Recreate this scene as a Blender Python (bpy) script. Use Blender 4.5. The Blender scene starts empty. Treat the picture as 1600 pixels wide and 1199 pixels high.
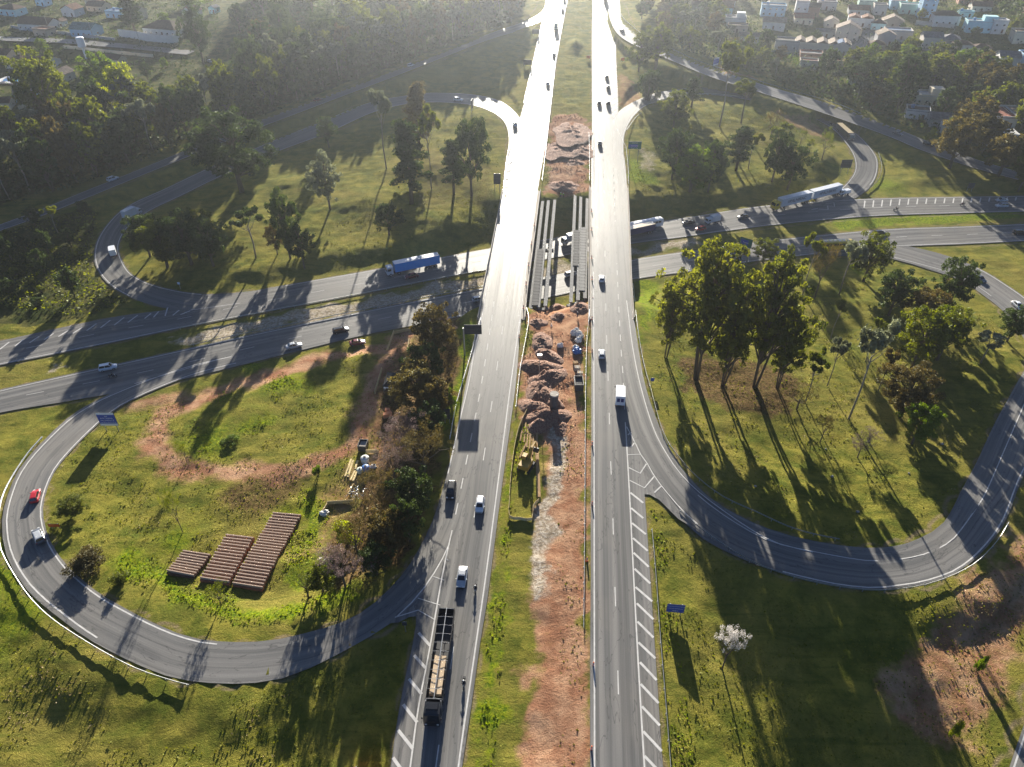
import bpy, bmesh, math, random
import numpy as np
from math import radians, sin, cos, tan, atan2, pi, hypot, sqrt
from mathutils import Vector, Matrix
scene = bpy.context.scene
COL = scene.collection
# ------------------------------------------------------------------ camera
F = 1109.0; CX = 800.0; CY = 599.5; PITCH = radians(38.2); CAMH = 107.0
cam_d = bpy.data.cameras.new('camera'); cam = bpy.data.objects.new('camera', cam_d); COL.objects.link(cam)
cam_d.sensor_width = 36.0; cam_d.lens = F / 1600.0 * 36.0
cam_d.clip_start = 1.0; cam_d.clip_end = 20000.0
cam.location = (0, 0, CAMH); cam.rotation_euler = (pi / 2 - PITCH, 0, 0)
scene.camera = cam
# ------------------------------------------------------------------ light
SUN_EL = radians(14.5); SUN_AZ = radians(-0.25)
world = bpy.data.worlds.new('World'); scene.world = world; world.use_nodes = True
wn = world.node_tree.nodes; wl = world.node_tree.links
sky = wn.new('ShaderNodeTexSky'); sky.sky_type = 'NISHITA'; sky.sun_disc = False
sky.air_density = 0.45; sky.dust_density = 0.6; sky.ozone_density = 3.0; sky.sun_elevation = SUN_EL; sky.sun_rotation = SUN_AZ
wn['Background'].inputs['Strength'].default_value = 0.05
wl.new(sky.outputs['Color'], wn['Background'].inputs['Color'])
sun_d = bpy.data.lights.new('sun', 'SUN'); sun = bpy.data.objects.new('sun', sun_d); COL.objects.link(sun)
sun_d.energy = 5.0; sun_d.angle = radians(0.5); sun_d.color = (1.0, 0.93, 0.80)
sun.rotation_euler = (-(pi / 2 - SUN_EL), 0, -SUN_AZ)
SUNV = Vector((sin(SUN_AZ) * cos(SUN_EL), cos(SUN_AZ) * cos(SUN_EL), sin(SUN_EL)))
vs = scene.view_settings
vs.view_transform = 'Standard'; vs.look = 'None'; vs.gamma = 1.0; vs.use_curve_mapping = False
vs.exposure = 1.85
HAZE_DENSITY = 0.00017; HAZE_ANISO = 0.86
scene.cycles.max_bounces = 6; scene.cycles.diffuse_bounces = 2; scene.cycles.glossy_bounces = 2
scene.cycles.transmission_bounces = 3; scene.cycles.transparent_max_bounces = 6; scene.cycles.volume_bounces = 0
scene.cycles.use_adaptive_sampling = False
scene.cycles.use_denoising = True
rng = random.Random(11)
nrg = np.random.default_rng(5)

# ------------------------------------------------------------------ photo pixel -> world
fw = np.array([0, cos(PITCH), -sin(PITCH)]); up = np.array([0, sin(PITCH), cos(PITCH)]); rt = np.array([1.0, 0, 0])
def ray(px, py):
    d = fw * F + rt * (px - CX) - up * (py - CY)
    return d
def zU(y):                      # long profile of the upper highway
    if y < 238: return 0.0
    t = y - 238.0
    if t < 60: return 0.0725 * t * t / 120.0
    z = 0.0725 * (t - 30.0)
    if z > 22: z = 22 + 6 * (1 - math.exp(-(z - 22) / 6.0))
    return z
def G(px, py, z=0.0):
    d = ray(px, py)
    if z == 'U':
        zz = 0.0
        for _ in range(30):
            t = (zz - CAMH) / d[2]; zz = 0.5 * zz + 0.5 * zU(t * d[1])
        z = zz
    t = (z - CAMH) / d[2]
    return np.array([t * d[0], t * d[1], z])
def proj(p):
    v = np.array(p, float) - np.array([0, 0, CAMH])
    zc = v @ fw
    return CX + F * (v @ rt) / zc, CY - F * (v @ up) / zc
def catmull(P, n):
    P = np.array(P, float); m = len(P); out = []
    Q = np.vstack([2 * P[0] - P[1], P, 2 * P[-1] - P[-2]])
    for i in range(m - 1):
        p0, p1, p2, p3 = Q[i], Q[i + 1], Q[i + 2], Q[i + 3]
        k = n if isinstance(n, int) else max(2, int(np.linalg.norm((p2 - p1)[:2]) / n))
        for j in range(k):
            t = j / k
            out.append(0.5 * (2 * p1 + (p2 - p0) * t + (2 * p0 - 5 * p1 + 4 * p2 - p3) * t * t + (3 * p1 - p0 - 3 * p2 + p3) * t ** 3))
    out.append(P[-1])
    return np.array(out)
# numpy value noise
def _h(i, j, s):
    n = (i.astype(np.int64) * 374761393 + j.astype(np.int64) * 668265263 + s * 974711) & 0x7fffffff
    n = ((n ^ (n >> 13)) * 1274126177) & 0x7fffffff
    n = n ^ (n >> 16)
    return (n & 0xffff) / 65535.0
def vnoise(x, y, sc, s=0):
    x = np.asarray(x, float) / sc; y = np.asarray(y, float) / sc
    i = np.floor(x); j = np.floor(y); u = x - i; v = y - j
    u = u * u * (3 - 2 * u); v = v * v * (3 - 2 * v)
    a = _h(i, j, s); b = _h(i + 1, j, s); c = _h(i, j + 1, s); d = _h(i + 1, j + 1, s)
    return (a * (1 - u) + b * u) * (1 - v) + (c * (1 - u) + d * u) * v - 0.5

# ------------------------------------------------------------------ object helpers
def clean(v): return tuple(float(a) for a in v)
def thing(name, label, cat, loc=(0, 0, 0), rotz=0.0, group=None):
    o = bpy.data.objects.new(name, None); COL.objects.link(o); o.empty_display_size = 0.5
    o.location = clean(loc); o.rotation_euler = (0, 0, float(rotz)); tag(o, label, cat, group); return o
def tag(o, label=None, cat=None, group=None, kind=None):
    if label: o['label'] = label
    if cat: o['category'] = cat
    if group: o['group'] = group
    if kind: o['kind'] = kind
    return o
def link(name, me, parent=None, loc=None, rotz=None, mats=None):
    o = bpy.data.objects.new(name, me); COL.objects.link(o)
    if parent is not None: o.parent = parent
    if loc is not None: o.location = clean(loc)
    if rotz is not None: o.rotation_euler = (0, 0, float(rotz))
    if mats is not None:
        for i, m in enumerate(mats):
            o.material_slots[i].link = 'OBJECT'; o.material_slots[i].material = m
    return o
class MB:
    def __init__(s): s.v = []; s.f = []; s.m = []
    def add(s, vs, fs, mi=0):
        b = len(s.v); s.v += [tuple(map(float, p)) for p in vs]
        for f in fs: s.f.append(tuple(b + i for i in f)); s.m.append(mi)
        return s
    def box(s, c, d, rz=0.0, mi=0, taper=(1, 1), ry=0.0, rx=0.0):
        hx, hy, hz = d[0] / 2, d[1] / 2, d[2] / 2
        tx, ty = taper
        P = [(-hx, -hy, -hz), (hx, -hy, -hz), (hx, hy, -hz), (-hx, hy, -hz),
             (-hx * tx, -hy * ty, hz), (hx * tx, -hy * ty, hz), (hx * tx, hy * ty, hz), (-hx * tx, hy * ty, hz)]
        if rx or ry or rz:
            M = Matrix.Rotation(rz, 3, 'Z') @ Matrix.Rotation(ry, 3, 'Y') @ Matrix.Rotation(rx, 3, 'X')
            P = [M @ Vector(p) for p in P]
        P = [(p[0] + c[0], p[1] + c[1], p[2] + c[2]) for p in P]
        return s.add(P, [(0, 3, 2, 1), (4, 5, 6, 7), (0, 1, 5, 4), (1, 2, 6, 5), (2, 3, 7, 6), (3, 0, 4, 7)], mi)
    def tube(s, pts, rad, n=6, mi=0, cap=True):
        pts = [Vector(clean(p)) for p in pts]; k = len(pts)
        if not hasattr(rad, '__len__'): rad = [rad] * k
        V = []; prev = None
        for i in range(k):
            d = (pts[min(i + 1, k - 1)] - pts[max(i - 1, 0)])
            if d.length < 1e-9: d = Vector((0, 0, 1))
            d.normalize()
            a = d.orthogonal() if prev is None else (prev - d * prev.dot(d))
            if a.length < 1e-6: a = d.orthogonal()
            a.normalize(); prev = a; b = d.cross(a)
            for j in range(n):
                t = 2 * pi * j / n
                V.append(pts[i] + a * (rad[i] * cos(t)) + b * (rad[i] * sin(t)))
        Fs = []
        for i in range(k - 1):
            for j in range(n):
                j2 = (j + 1) % n
                Fs.append((i * n + j, i * n + j2, (i + 1) * n + j2, (i + 1) * n + j))
        if cap: Fs.append(tuple(range(n - 1, -1, -1))); Fs.append(tuple((k - 1) * n + j for j in range(n)))
        return s.add(V, Fs, mi)
    def prism(s, poly, z0, z1, mi=0):
        n = len(poly)
        V = [(p[0], p[1], z0) for p in poly] + [(p[0], p[1], z1) for p in poly]
        Fs = [tuple(range(n - 1, -1, -1)), tuple(range(n, 2 * n))]
        for i in range(n): j = (i + 1) % n; Fs.append((i, j, n + j, n + i))
        return s.add(V, Fs, mi)
    def loft(s, rings, mi=0, closed=True, caps=True):
        n = len(rings[0]); V = [p for r in rings for p in r]; Fs = []
        for i in range(len(rings) - 1):
            for j in range(n if closed else n - 1):
                j2 = (j + 1) % n
                Fs.append((i * n + j, i * n + j2, (i + 1) * n + j2, (i + 1) * n + j))
        if caps: Fs.append(tuple(range(n - 1, -1, -1))); Fs.append(tuple((len(rings) - 1) * n + j for j in range(n)))
        return s.add(V, Fs, mi)
    def mesh(s, name, mats, smooth=False):
        me = bpy.data.meshes.new(name); me.from_pydata(s.v, [], s.f)
        for m in mats: me.materials.append(m)
        if len(mats) > 1: me.polygons.foreach_set('material_index', s.m)
        if smooth: me.polygons.foreach_set('use_smooth', [True] * len(s.f))
        me.update(); return me
    def build(s, name, mats, parent=None, loc=None, rotz=None, smooth=False):
        if not isinstance(mats, (list, tuple)): mats = [mats]
        return link(name, s.mesh(name, mats, smooth), parent, loc, rotz)

# ------------------------------------------------------------------ materials
def newmat(name):
    m = bpy.data.materials.new(name); m.use_nodes = True
    return m, m.node_tree.nodes, m.node_tree.links, m.node_tree.nodes['Principled BSDF']
def pm(name, col, rough=0.6, metal=0.0, var=0.0, scale=2.0, spec=0.5, obj=True, coat=0.0):
    """plain painted / solid surface with procedural unevenness"""
    m, n, l, b = newmat(name)
    b.inputs['Roughness'].default_value = rough; b.inputs['Metallic'].default_value = metal
    b.inputs['Specular IOR Level'].default_value = spec if rough < .78 else min(spec, .12)
    if coat: b.inputs['Coat Weight'].default_value = coat; b.inputs['Coat Roughness'].default_value = 0.08
    if var > 0:
        tc = n.new('ShaderNodeTexCoord'); nz = n.new('ShaderNodeTexNoise'); nz.inputs['Scale'].default_value = scale
        nz.inputs['Detail'].default_value = 4
        l.new(tc.outputs['Object' if obj else 'Generated'], nz.inputs['Vector'])
        mx = n.new('ShaderNodeMix'); mx.data_type = 'RGBA'
        mx.inputs['A'].default_value = tuple(c * (1 - var) for c in col) + (1,)
        mx.inputs['B'].default_value = tuple(min(1, c * (1 + var)) for c in col) + (1,)
        l.new(nz.outputs['Fac'], mx.inputs['Factor']); l.new(mx.outputs['Result'], b.inputs['Base Color'])
    else: b.inputs['Base Color'].default_value = tuple(col) + (1,)
    return m
class NT:
    """tiny helper to write node maths shortly"""
    def __init__(s, n, l): s.n = n; s.l = l
    def noise(s, vec, scale, detail=5, rough=0.6, dist=0.0):
        q = s.n.new('ShaderNodeTexNoise'); q.inputs['Scale'].default_value = scale; q.inputs['Detail'].default_value = detail
        q.inputs['Roughness'].default_value = rough; q.inputs['Distortion'].default_value = dist
        if vec is not None: s.l.new(vec, q.inputs['Vector'])
        return q.outputs['Fac']
    def ramp(s, x, a, b):
        q = s.n.new('ShaderNodeMapRange'); q.interpolation_type = 'SMOOTHSTEP'
        q.inputs['From Min'].default_value = a; q.inputs['From Max'].default_value = b
        s.l.new(x, q.inputs['Value']); return q.outputs['Result']
    def mix(s, f, a, b):
        q = s.n.new('ShaderNodeMix'); q.data_type = 'RGBA'
        for k, v in (('A', a), ('B', b)):
            if isinstance(v, tuple): q.inputs[k].default_value = v + (1,) if len(v) == 3 else v
            else: s.l.new(v, q.inputs[k])
        if isinstance(f, (int, float)): q.inputs['Factor'].default_value = f
        else: s.l.new(f, q.inputs['Factor'])
        return q.outputs['Result']
    def math(s, op, a, b=None):
        q = s.n.new('ShaderNodeMath'); q.operation = op
        for i, v in enumerate((a, b)):
            if v is None: continue
            if isinstance(v, (int, float)): q.inputs[i].default_value = v
            else: s.l.new(v, q.inputs[i])
        return q.outputs[0]
    def bump(s, h, strength, dist, bsdf):
        q = s.n.new('ShaderNodeBump'); q.inputs['Strength'].default_value = strength; q.inputs['Distance'].default_value = dist
        s.l.new(h, q.inputs['Height']); s.l.new(q.outputs['Normal'], bsdf.inputs['Normal'])
# ================================================================== ROADS
UPPER_R = [(921,1260,1044,1260),(922,1199,1036,1199),(922,1050,1026,1050),(923,900,1016,900),(923,770,1007,770),(924,690,1001,690),
 (924,640,997,640),(924,540,992,540),(924,460,986,460),(924,380,983,380),(924,300,980,300),(924,250,976,250),(925,200,966,200),
 (925,160,966,160),(925,100,963,100),(925,50,962,50),(926,20,961,20),(926,0,959,0),(926,-40,955,-40),(926,-80,950,-80),(926,-120,945,-120)]
UPPER_L = [(600,1260,714,1260),(610,1199,722,1199),(625,1100,737,1100),(646,1000,751,1000),(660,940,761,940),(674,870,770,870),
 (690,800,779,800),(699,740,787,740),(713,675,796,675),(728,600,806,600),(740,540,811,540),(750,490,815,490),(757,450,819,450),
 (771,380,829,380),(785,305,839,305),(791,250,848,250),(800,225,853,225),(811,190,858,190),(819,160,862,160),(832,100,869,100),
 (841,60,875,60),(848,25,882,25),(853,0,887,0),(860,-40,892,-40),(867,-80,897,-80),(875,-120,902,-120)]
RAMP_LL = [(712,690,760,690,0),(700,735,742,735,0),(684,790,722,795,0),(664,840,708,850,0),(625,902,677,906,0),(560,960,620,968,-.1),
 (475,990,487,1043,-1.0),(400,1003,400,1067,-1.8),(312,999,295,1064,-2.5),(250,978,225,1043,-3),(187,946,147,1004,-3.4),(148,922,98,970,-3.7),
 (105,884,42,922,-4),(80,848,10,868,-4.3),(68,810,3,815,-4.6),(70,778,12,774,-4.9),(85,738,30,733,-5.2),(112,704,62,695,-5.6),
 (148,668,105,654,-6),(187,636,150,626,-6.4),(250,606,225,594,-6.5),(310,584,295,570,-6.5),(370,569,360,555,-6.5)]
LOWER_N = [(-120,638,-120,684),(-60,625,-60,663),(0,609,0,645),(130,580,130,623),(250,554,250,601),(400,521,400,565),(550,490,550,528),(650,470,650,508),
 (755,450,755,488),(870,429,870,462),(987,406,990,437),(1080,392,1080,424),(1200,376,1200,406),(1375,359,1387,387),(1500,354,1500,382),
 (1600,350,1600,377),(1680,347,1680,373),(1760,344,1760,370)]
LOWER_F = [(-120,562,-120,598),(-60,547,-60,584),(0,533,0,571),(170,497,170,537),(280,481,280,514),(400,454,400,491),(575,423,575,458),(685,403,685,436),
 (762,389,762,422),(870,371,870,402),(985,352,985,382),(1065,341,1065,371),(1200,321,1200,353),(1350,311,1350,339),(1480,308,1480,334),
 (1600,306,1600,331),(1680,304,1680,329),(1760,302,1760,327)]
RAMP_UL = [(838,275,800,275,2.0),(830,240,792,247,2.6),(822,205,795,211,3.6),(809,180,787,188,4.3),(780,158,762,172,4.5),(740,148,728,163,4.2),(675,145,675,160,3.4),(637,149,634,163,2.8),
 (575,161,580,177,2.0),(500,191,512,208,.6),(425,221,437,236,-1),(330,261,345,276,-3),(262,293,290,303,-4.5),(196,324,232,331,-5.6),
 (161,359,200,356,-6),(147,392,186,386,-6.3),(152,422,196,416,-6.5),(174,448,213,433,-6.5),(211,468,246,447,-6.5),(259,482,300,458,-6.5),
 (310,486,350,459,-6.5),(390,476,410,453,-6.5)]
ROAD_TL = [(-120,386,-120,399,-4),(-40,366,-40,378,-3.8),(0,351,0,361,-3.6),(60,329,60,340,-3.4),(130,300,130,312,-3),(230,260,230,271,-2),(322,222,322,234,-.5),(400,191,400,202,1),
 (500,154,500,164,4),(600,116,600,126,7.5),(700,78,700,87,11),(775,48,775,57,14),(815,31,820,39,16),(846,14,852,22,17.5),(856,-6,872,2,19)]
RAMP_UR1 = [(955,262,976,262,1.6),(956,240,975,243,2.2),(958,203,976,208,3.5),(966,176,990,182,4.2),(1012,150,1014,163,4.4),(1050,141,1050,152,4.0),(1100,137,1100,148,3),
 (1150,141,1150,153,1.6),(1210,152,1205,165,0),(1270,169,1255,179,-1.8),(1307,189,1292,196,-3),(1341,211,1314,215,-4),(1367,240,1332,241,-5),
 (1372,262,1336,263,-5.8),(1364,286,1327,281,-6.4),(1338,309,1308,297,-6.5),(1290,325,1266,306,-6.5)]
ROAD_UR2 = [(962,-40,940,-40,19),(967,-12,948,-12,18),(969,8,950,14,17),(972,29,956,38,16),(991,47,968,56,14.8),(1010,61,992,71,13.5),(1050,81,1043,92,11.5),(1120,109,1110,120,8.5),
 (1200,135,1195,147,5),(1300,164,1290,178,1),(1400,201,1390,214,-2),(1450,221,1440,235,-3),(1525,249,1520,262,-4),(1600,271,1600,284,-4.5),
 (1680,294,1680,308,-5),(1760,316,1760,331,-5)]
RAMP_LR = [(1270,398,1260,379,-6.5),(1330,401,1320,374,-6.5),(1385,403,1390,380,-6.5),(1450,421,1463,395,-6.5),(1500,438,1527,418,-6.4),(1537,462,1577,448,-6.2),(1570,489,1613,474,-6),
 (1598,526,1648,510,-5.6),(1608,560,1672,562,-5.1),(1588,600,1665,622,-4.6),(1555,660,1627,695,-4),(1527,720,1597,748,-3.5),(1504,763,1567,822,-3),
 (1475,816,1513,883,-2.6),(1437,841,1460,908,-2.2),(1400,853,1408,918,-1.9),(1350,856,1348,922,-1.6),(1275,846,1262,907,-1.2),(1200,826,1182,883,-.8),
 (1130,792,1098,842,-.4),(1087,757,1054,799,-.1),(1057,718,1018,755,0),(1041,690,1002,718,0),(1027,658,992,676,0),(1014,622,978,640,0),
 (1005,588,972,600,0),(997,540,966,548,0),(991,500,962,505,0)]
ROAD_BR = [(1648,1010,1740,1010,-4),(1625,1060,1715,1060,-4),(1598,1138,1690,1138,-4),(1575,1205,1665,1205,-4),(1548,1290,1640,1290,-4),(1520,1380,1610,1380,-4)]
SPECS = {'UR': (UPPER_R, 'U', 0.0), 'UL': (UPPER_L, 'U', 0.0), 'LL': (RAMP_LL, None, 0.006), 'N': (LOWER_N, -6.5, 0.0), 'F': (LOWER_F, -6.5, 0.0),
         'UPL': (RAMP_UL, None, 0.006), 'TL': (ROAD_TL, None, 0.012), 'UP1': (RAMP_UR1, None, 0.006), 'UP2': (ROAD_UR2, None, 0.012),
         'LR': (RAMP_LR, None, 0.006), 'BR': (ROAD_BR, None, 0.0)}
ROADS = {}
def lift(px, py, z): return G(px, py, z)
def stations(rows, z, dz):
    L = []; Rr = []
    for r in rows:
        zz = z if z is not None else r[4]
        a = G(r[0], r[1], zz); b = G(r[2], r[3], zz)
        if z == 'U': b[2] = a[2] = 0.5 * (a[2] + b[2])
        L.append(a); Rr.append(b)
    return np.array(L), np.array(Rr)
for k, (rows, z, dz) in SPECS.items():
    L, Rr = stations(rows, z, dz)
    both = catmull(np.hstack([L, Rr]), 3.0)
    LL_, RR_ = both[:, :3].copy(), both[:, 3:].copy()
    if k == 'UPL' or k == 'UP1' or k == 'TL' or k == 'UP2':      # run level with the highway where they meet it
        for A in (LL_, RR_):
            for q in A:
                pass
    ROADS[k] = (LL_, RR_, dz)
# where a ramp lies over the upper highway take the highway's own height there
def snap_to_highway(k, n_from_start):
    L, Rr, dz = ROADS[k]
    d = np.concatenate([[0], np.cumsum(np.linalg.norm(np.diff((L + Rr) / 2, axis=0), axis=1))])
    for A in (L, Rr):
        for i in range(len(A)):
            w = 1 - min(1, max(0, (d[i] - n_from_start) / 45.0)); w = w * w * (3 - 2 * w)
            A[i, 2] = A[i, 2] * (1 - w) + zU(A[i, 1]) * w
for k, n in (('UPL', 45), ('UP1', 42), ('UP2', 75)): snap_to_highway(k, n)
def snap_end(k, n):
    L, Rr, dz = ROADS[k]
    c = (L + Rr) / 2; seg = np.linalg.norm(np.diff(c, axis=0), axis=1); d = np.concatenate([np.cumsum(seg[::-1])[::-1], [0]])
    for A in (L, Rr):
        for i in range(len(A)):
            w = 1 - min(1, max(0, (d[i] - n) / 60.0)); w = w * w * (3 - 2 * w)
            A[i, 2] = A[i, 2] * (1 - w) + zU(A[i, 1]) * w
snap_end('TL', 45)

# carry the roads on past the picture's borders
EXT = {k: 0 for k in ROADS}
def extend(k, start, end, step=6.0):
    L, Rr, dz = ROADS[k]; outL, outR = [L], [Rr]
    if start:
        n_ = int(start / step); EXT[k] = n_; d = (L[0] + Rr[0] - L[3] - Rr[3]); d[2] = 0; d /= np.linalg.norm(d)
        outL.insert(0, np.array([L[0] + d * step * (n_ - i) for i in range(n_)])); outR.insert(0, np.array([Rr[0] + d * step * (n_ - i) for i in range(n_)]))
    if end:
        n_ = int(end / step); d = (L[-1] + Rr[-1] - L[-4] - Rr[-4]); d[2] = 0; d /= np.linalg.norm(d)
        outL.append(np.array([L[-1] + d * step * (i + 1) for i in range(n_)])); outR.append(np.array([Rr[-1] + d * step * (i + 1) for i in range(n_)]))
    ROADS[k] = (np.vstack(outL), np.vstack(outR), dz)
for k, a, b in (('UR', 240, 300), ('UL', 240, 300), ('N', 240, 240), ('F', 240, 240), ('BR', 90, 180), ('TL', 160, 0), ('UP2', 0, 160)): extend(k, a, b)
# ---- terrain height field -------------------------------------------------------------
Y_NEAR = G(785, 492, 0)[1]; Y_FAR = G(810, 300, 'U')[1]            # abutments of the two bridges
smp = []
for k, (L, Rr, dz) in ROADS.items():
    c = (L + Rr) / 2; hw = np.linalg.norm(L - Rr, axis=1) / 2
    for i in range(len(c)):
        if k in ('UR', 'UL') and Y_NEAR - 1 < c[i, 1] < Y_FAR + 1: continue
        smp.append((c[i, 0], c[i, 1], c[i, 2], hw[i]))
SMP = np.array(smp)
CTRL_PX = [(0,0,12),(120,60,9),(250,40,11),(400,20,15),(560,20,17),(680,15,17),(0,120,3),(120,150,3),(250,150,5),(420,110,8),(0,220,-1),(150,230,-1),(30,430,-6.5),(100,390,-6),
 (1180,30,9),(1300,10,10),(1300,70,6),(1420,60,6),(1500,20,10),(1590,20,12),(1590,100,3),(1480,130,1),(1400,120,2),(1300,120,4),(1560,190,-1),(1450,180,-1),(1230,100,6),
 (350,700,-5.2),(450,650,-5.2),(420,820,-5),(520,780,-4.6),(220,760,-5.4),(250,880,-5),(580,700,-4.2),(600,880,-3.8),(650,720,-3.2),(670,600,-4.5),(560,600,-5.6),(400,930,-4.4),
 (1250,700,-3.6),(1400,620,-4.6),(1130,600,-2.4),(1300,520,-5.4),(1450,540,-5.5),(1150,480,-5),(1350,780,-3),(1060,560,-2),
 (600,300,-1),(450,330,-3.6),(700,250,2),(300,350,-4.6),(550,380,-4.5),(680,330,-1.6),(480,270,-2),
 (1100,220,1),(1200,270,-2.5),(1060,260,0),(1280,240,-2.6),(1120,300,-4.4),
 (60,1150,-5),(0,1199,-5),(300,1140,-3.4),(480,1150,-2.2),(0,1000,-5),(150,1080,-4.4),(560,1120,-.9),(0,700,-6.4),
 (1150,1000,-2),(1300,1050,-3.2),(1300,1199,-3.6),(1450,1150,-3.8),(1120,1150,-2),(1520,1000,-4),(1590,900,-3.6),(1100,880,-1.8),
 (1010,322,-.6),(1060,316,-1.2),(1120,310,-1.8),(1180,300,-2.4),(1230,293,-3),(470,428,-3.0),(540,416,-2.4),(620,398,-1.6),(700,380,-.8),(400,436,-4.4),(880,600,-.3),(880,800,-.3),(880,1000,-.3),(870,200,4.0),(900,60,15),(1450,310,-6),(1450,270,-5)]
CTRL = np.array([tuple(G(a, b, c)) for a, b, c in CTRL_PX])
SUB = SMP[::3]
IDX = np.vstack([SUB[:, :2], CTRL[:, :2]]); IDZ = np.concatenate([SUB[:, 2] - 0.25, CTRL[:, 2]])
IHW = np.concatenate([SUB[:, 3], np.zeros(len(CTRL))]); IWT = np.concatenate([np.ones(len(SUB)), np.full(len(CTRL), 3.0)])
def T(x, y, corridor=True):
    x = np.atleast_1d(np.asarray(x, float)).ravel(); y = np.atleast_1d(np.asarray(y, float)).ravel()
    out = np.empty(len(x))
    for a in range(0, len(x), 4000):
        X = x[a:a + 4000, None].astype(np.float32); Yy = y[a:a + 4000, None].astype(np.float32)
        d = np.sqrt((X - IDX[None, :, 0]) ** 2 + (Yy - IDX[None, :, 1]) ** 2)
        d = np.maximum(d - IHW[None], 0) + 1.5
        w = IWT[None] / d ** 3.2
        z = (w @ IDZ) / w.sum(1)
        if corridor:
            D = np.sqrt((X - SMP[None, :, 0]) ** 2 + (Yy - SMP[None, :, 1]) ** 2) - SMP[None, :, 3]
            j = D.argmin(1); dm = D[np.arange(len(j)), j]
            t = np.clip((dm - 1.6) / 11.0, 0, 1); t = t * t * (3 - 2 * t)
            z = (SMP[j, 2] - 0.19) * (1 - t) + z * t
        out[a:a + 4000] = z
    return out
def GT(px, py, it=14):
    z = -2.0; zz = z
    for _ in range(it):
        p = G(px, py, zz); zt = float(T(p[0], p[1])[0]); zz = 0.45 * zz + 0.55 * zt
    p = G(px, py, zz); p[2] = float(T(p[0], p[1])[0]); return p
def road_dir(k, p):
    L, Rr, dz = ROADS[k]; c = (L + Rr) / 2
    i = int(np.argmin(np.hypot(c[:, 0] - p[0], c[:, 1] - p[1]))); i = min(max(i, 1), len(c) - 2)
    d = c[i + 1] - c[i - 1]; return atan2(d[1], d[0]), c[i, 2]
# ================================================================== GROUND
def axis(vals): return np.array(vals)
ys = [18.0]
while ys[-1] < 640: ys.append(ys[-1] + max(0.75, 0.0042 * ys[-1]))
while ys[-1] < 5500: ys.append(ys[-1] + (ys[-1] - 600) * 0.16 + 3)
yb = [18.0]
while yb[-1] > -900: yb.append(yb[-1] - 2.5 - max(0, (18 - yb[-1]) - 270) * 0.2)
ys = np.array(yb[:0:-1] + ys)
xs = [0.0]
while xs[-1] < 125: xs.append(xs[-1] + 0.85)
while xs[-1] < 470: xs.append(xs[-1] + 0.85 + (xs[-1] - 125) * 0.010)
while xs[-1] < 5500: xs.append(xs[-1] + (xs[-1] - 440) * 0.16 + 4)
xs = np.array(xs); xs = np.concatenate([-xs[:0:-1], xs])
GX, GY = np.meshgrid(xs, ys); gx = GX.ravel(); gy = GY.ravel()
gz = np.empty(len(gx)); gd = np.full(len(gx), 999.0)
core = (gy > -250) & (gy < 700) & (np.abs(gx) < 520)
gz[core] = T(gx[core], gy[core])
far = ~core
gz[far] = T(np.clip(gx[far], -520, 520), np.clip(gy[far], -250, 700))
fd = np.hypot(np.maximum(np.abs(gx) - 520, 0), np.maximum(gy - 700, 0)) + np.maximum(-250 - gy, 0)
gz[far] += np.minimum(fd[far], 3000) * 0.02
ci = np.where(core)[0]
for a in range(0, len(ci), 6000):
    q = ci[a:a + 6000]
    D = np.sqrt((gx[q, None].astype(np.float32) - SMP[None, ::2, 0]) ** 2 + (gy[q, None].astype(np.float32) - SMP[None, ::2, 1]) ** 2) - SMP[None, ::2, 3]
    gd[q] = D.min(1)
rough = np.clip((gd - 1.8) / 4, 0, 1) * np.where(gy < 12, .3, 1.0)
gz += rough * (vnoise(gx, gy, 7.0, 1) * 0.5 + vnoise(gx, gy, 2.6, 2) * 0.32 + vnoise(gx, gy, 1.3, 3) * 0.2)
jx = gx + vnoise(gx, gy, 5, 11) * 4.0 + vnoise(gx, gy, 1.7, 12) * 1.6
jy = gy + vnoise(gx, gy, 5, 13) * 4.0 + vnoise(gx, gy, 1.7, 14) * 1.6
def P2(pts): return np.array([GT(a, b)[:2] for a, b in pts])
def in_poly(P, X=None, Y=None):
    if X is None:
        acc = 0
        for s_ in range(5): acc = acc + in_poly(P, jx + vnoise(gx, gy, 2.2, 40 + s_) * 5.0, jy + vnoise(gx, gy, 2.2, 50 + s_) * 5.0)
        return acc / 5
    c = np.zeros(len(X), bool); n = len(P); j = n - 1
    for i in range(n):
        xi, yi = P[i]; xj, yj = P[j]
        cond = ((yi > Y) != (yj > Y)) & (X < (xj - xi) * (Y - yi) / (yj - yi + 1e-12) + xi)
        c ^= cond; j = i
    return c.astype(float)
def along(P, w, X=jx, Y=jy, soft=1.5):
    P = catmull(np.array(P), 2.0); out = np.full(len(X), 999.0)
    bx = (X > P[:, 0].min() - 15) & (X < P[:, 0].max() + 15) & (Y > P[:, 1].min() - 15) & (Y < P[:, 1].max() + 15)
    q = np.where(bx)[0]
    for a in range(0, len(q), 20000):
        s = q[a:a + 20000]
        out[s] = np.sqrt((X[s, None] - P[None, :, 0]) ** 2 + (Y[s, None] - P[None, :, 1]) ** 2).min(1)
    return np.clip((w - out) / soft + 0.5, 0, 1)
Z = lambda: np.zeros(len(gx))
dirt = Z(); lush = Z(); litter = Z(); pale = Z(); weed = Z()
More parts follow.
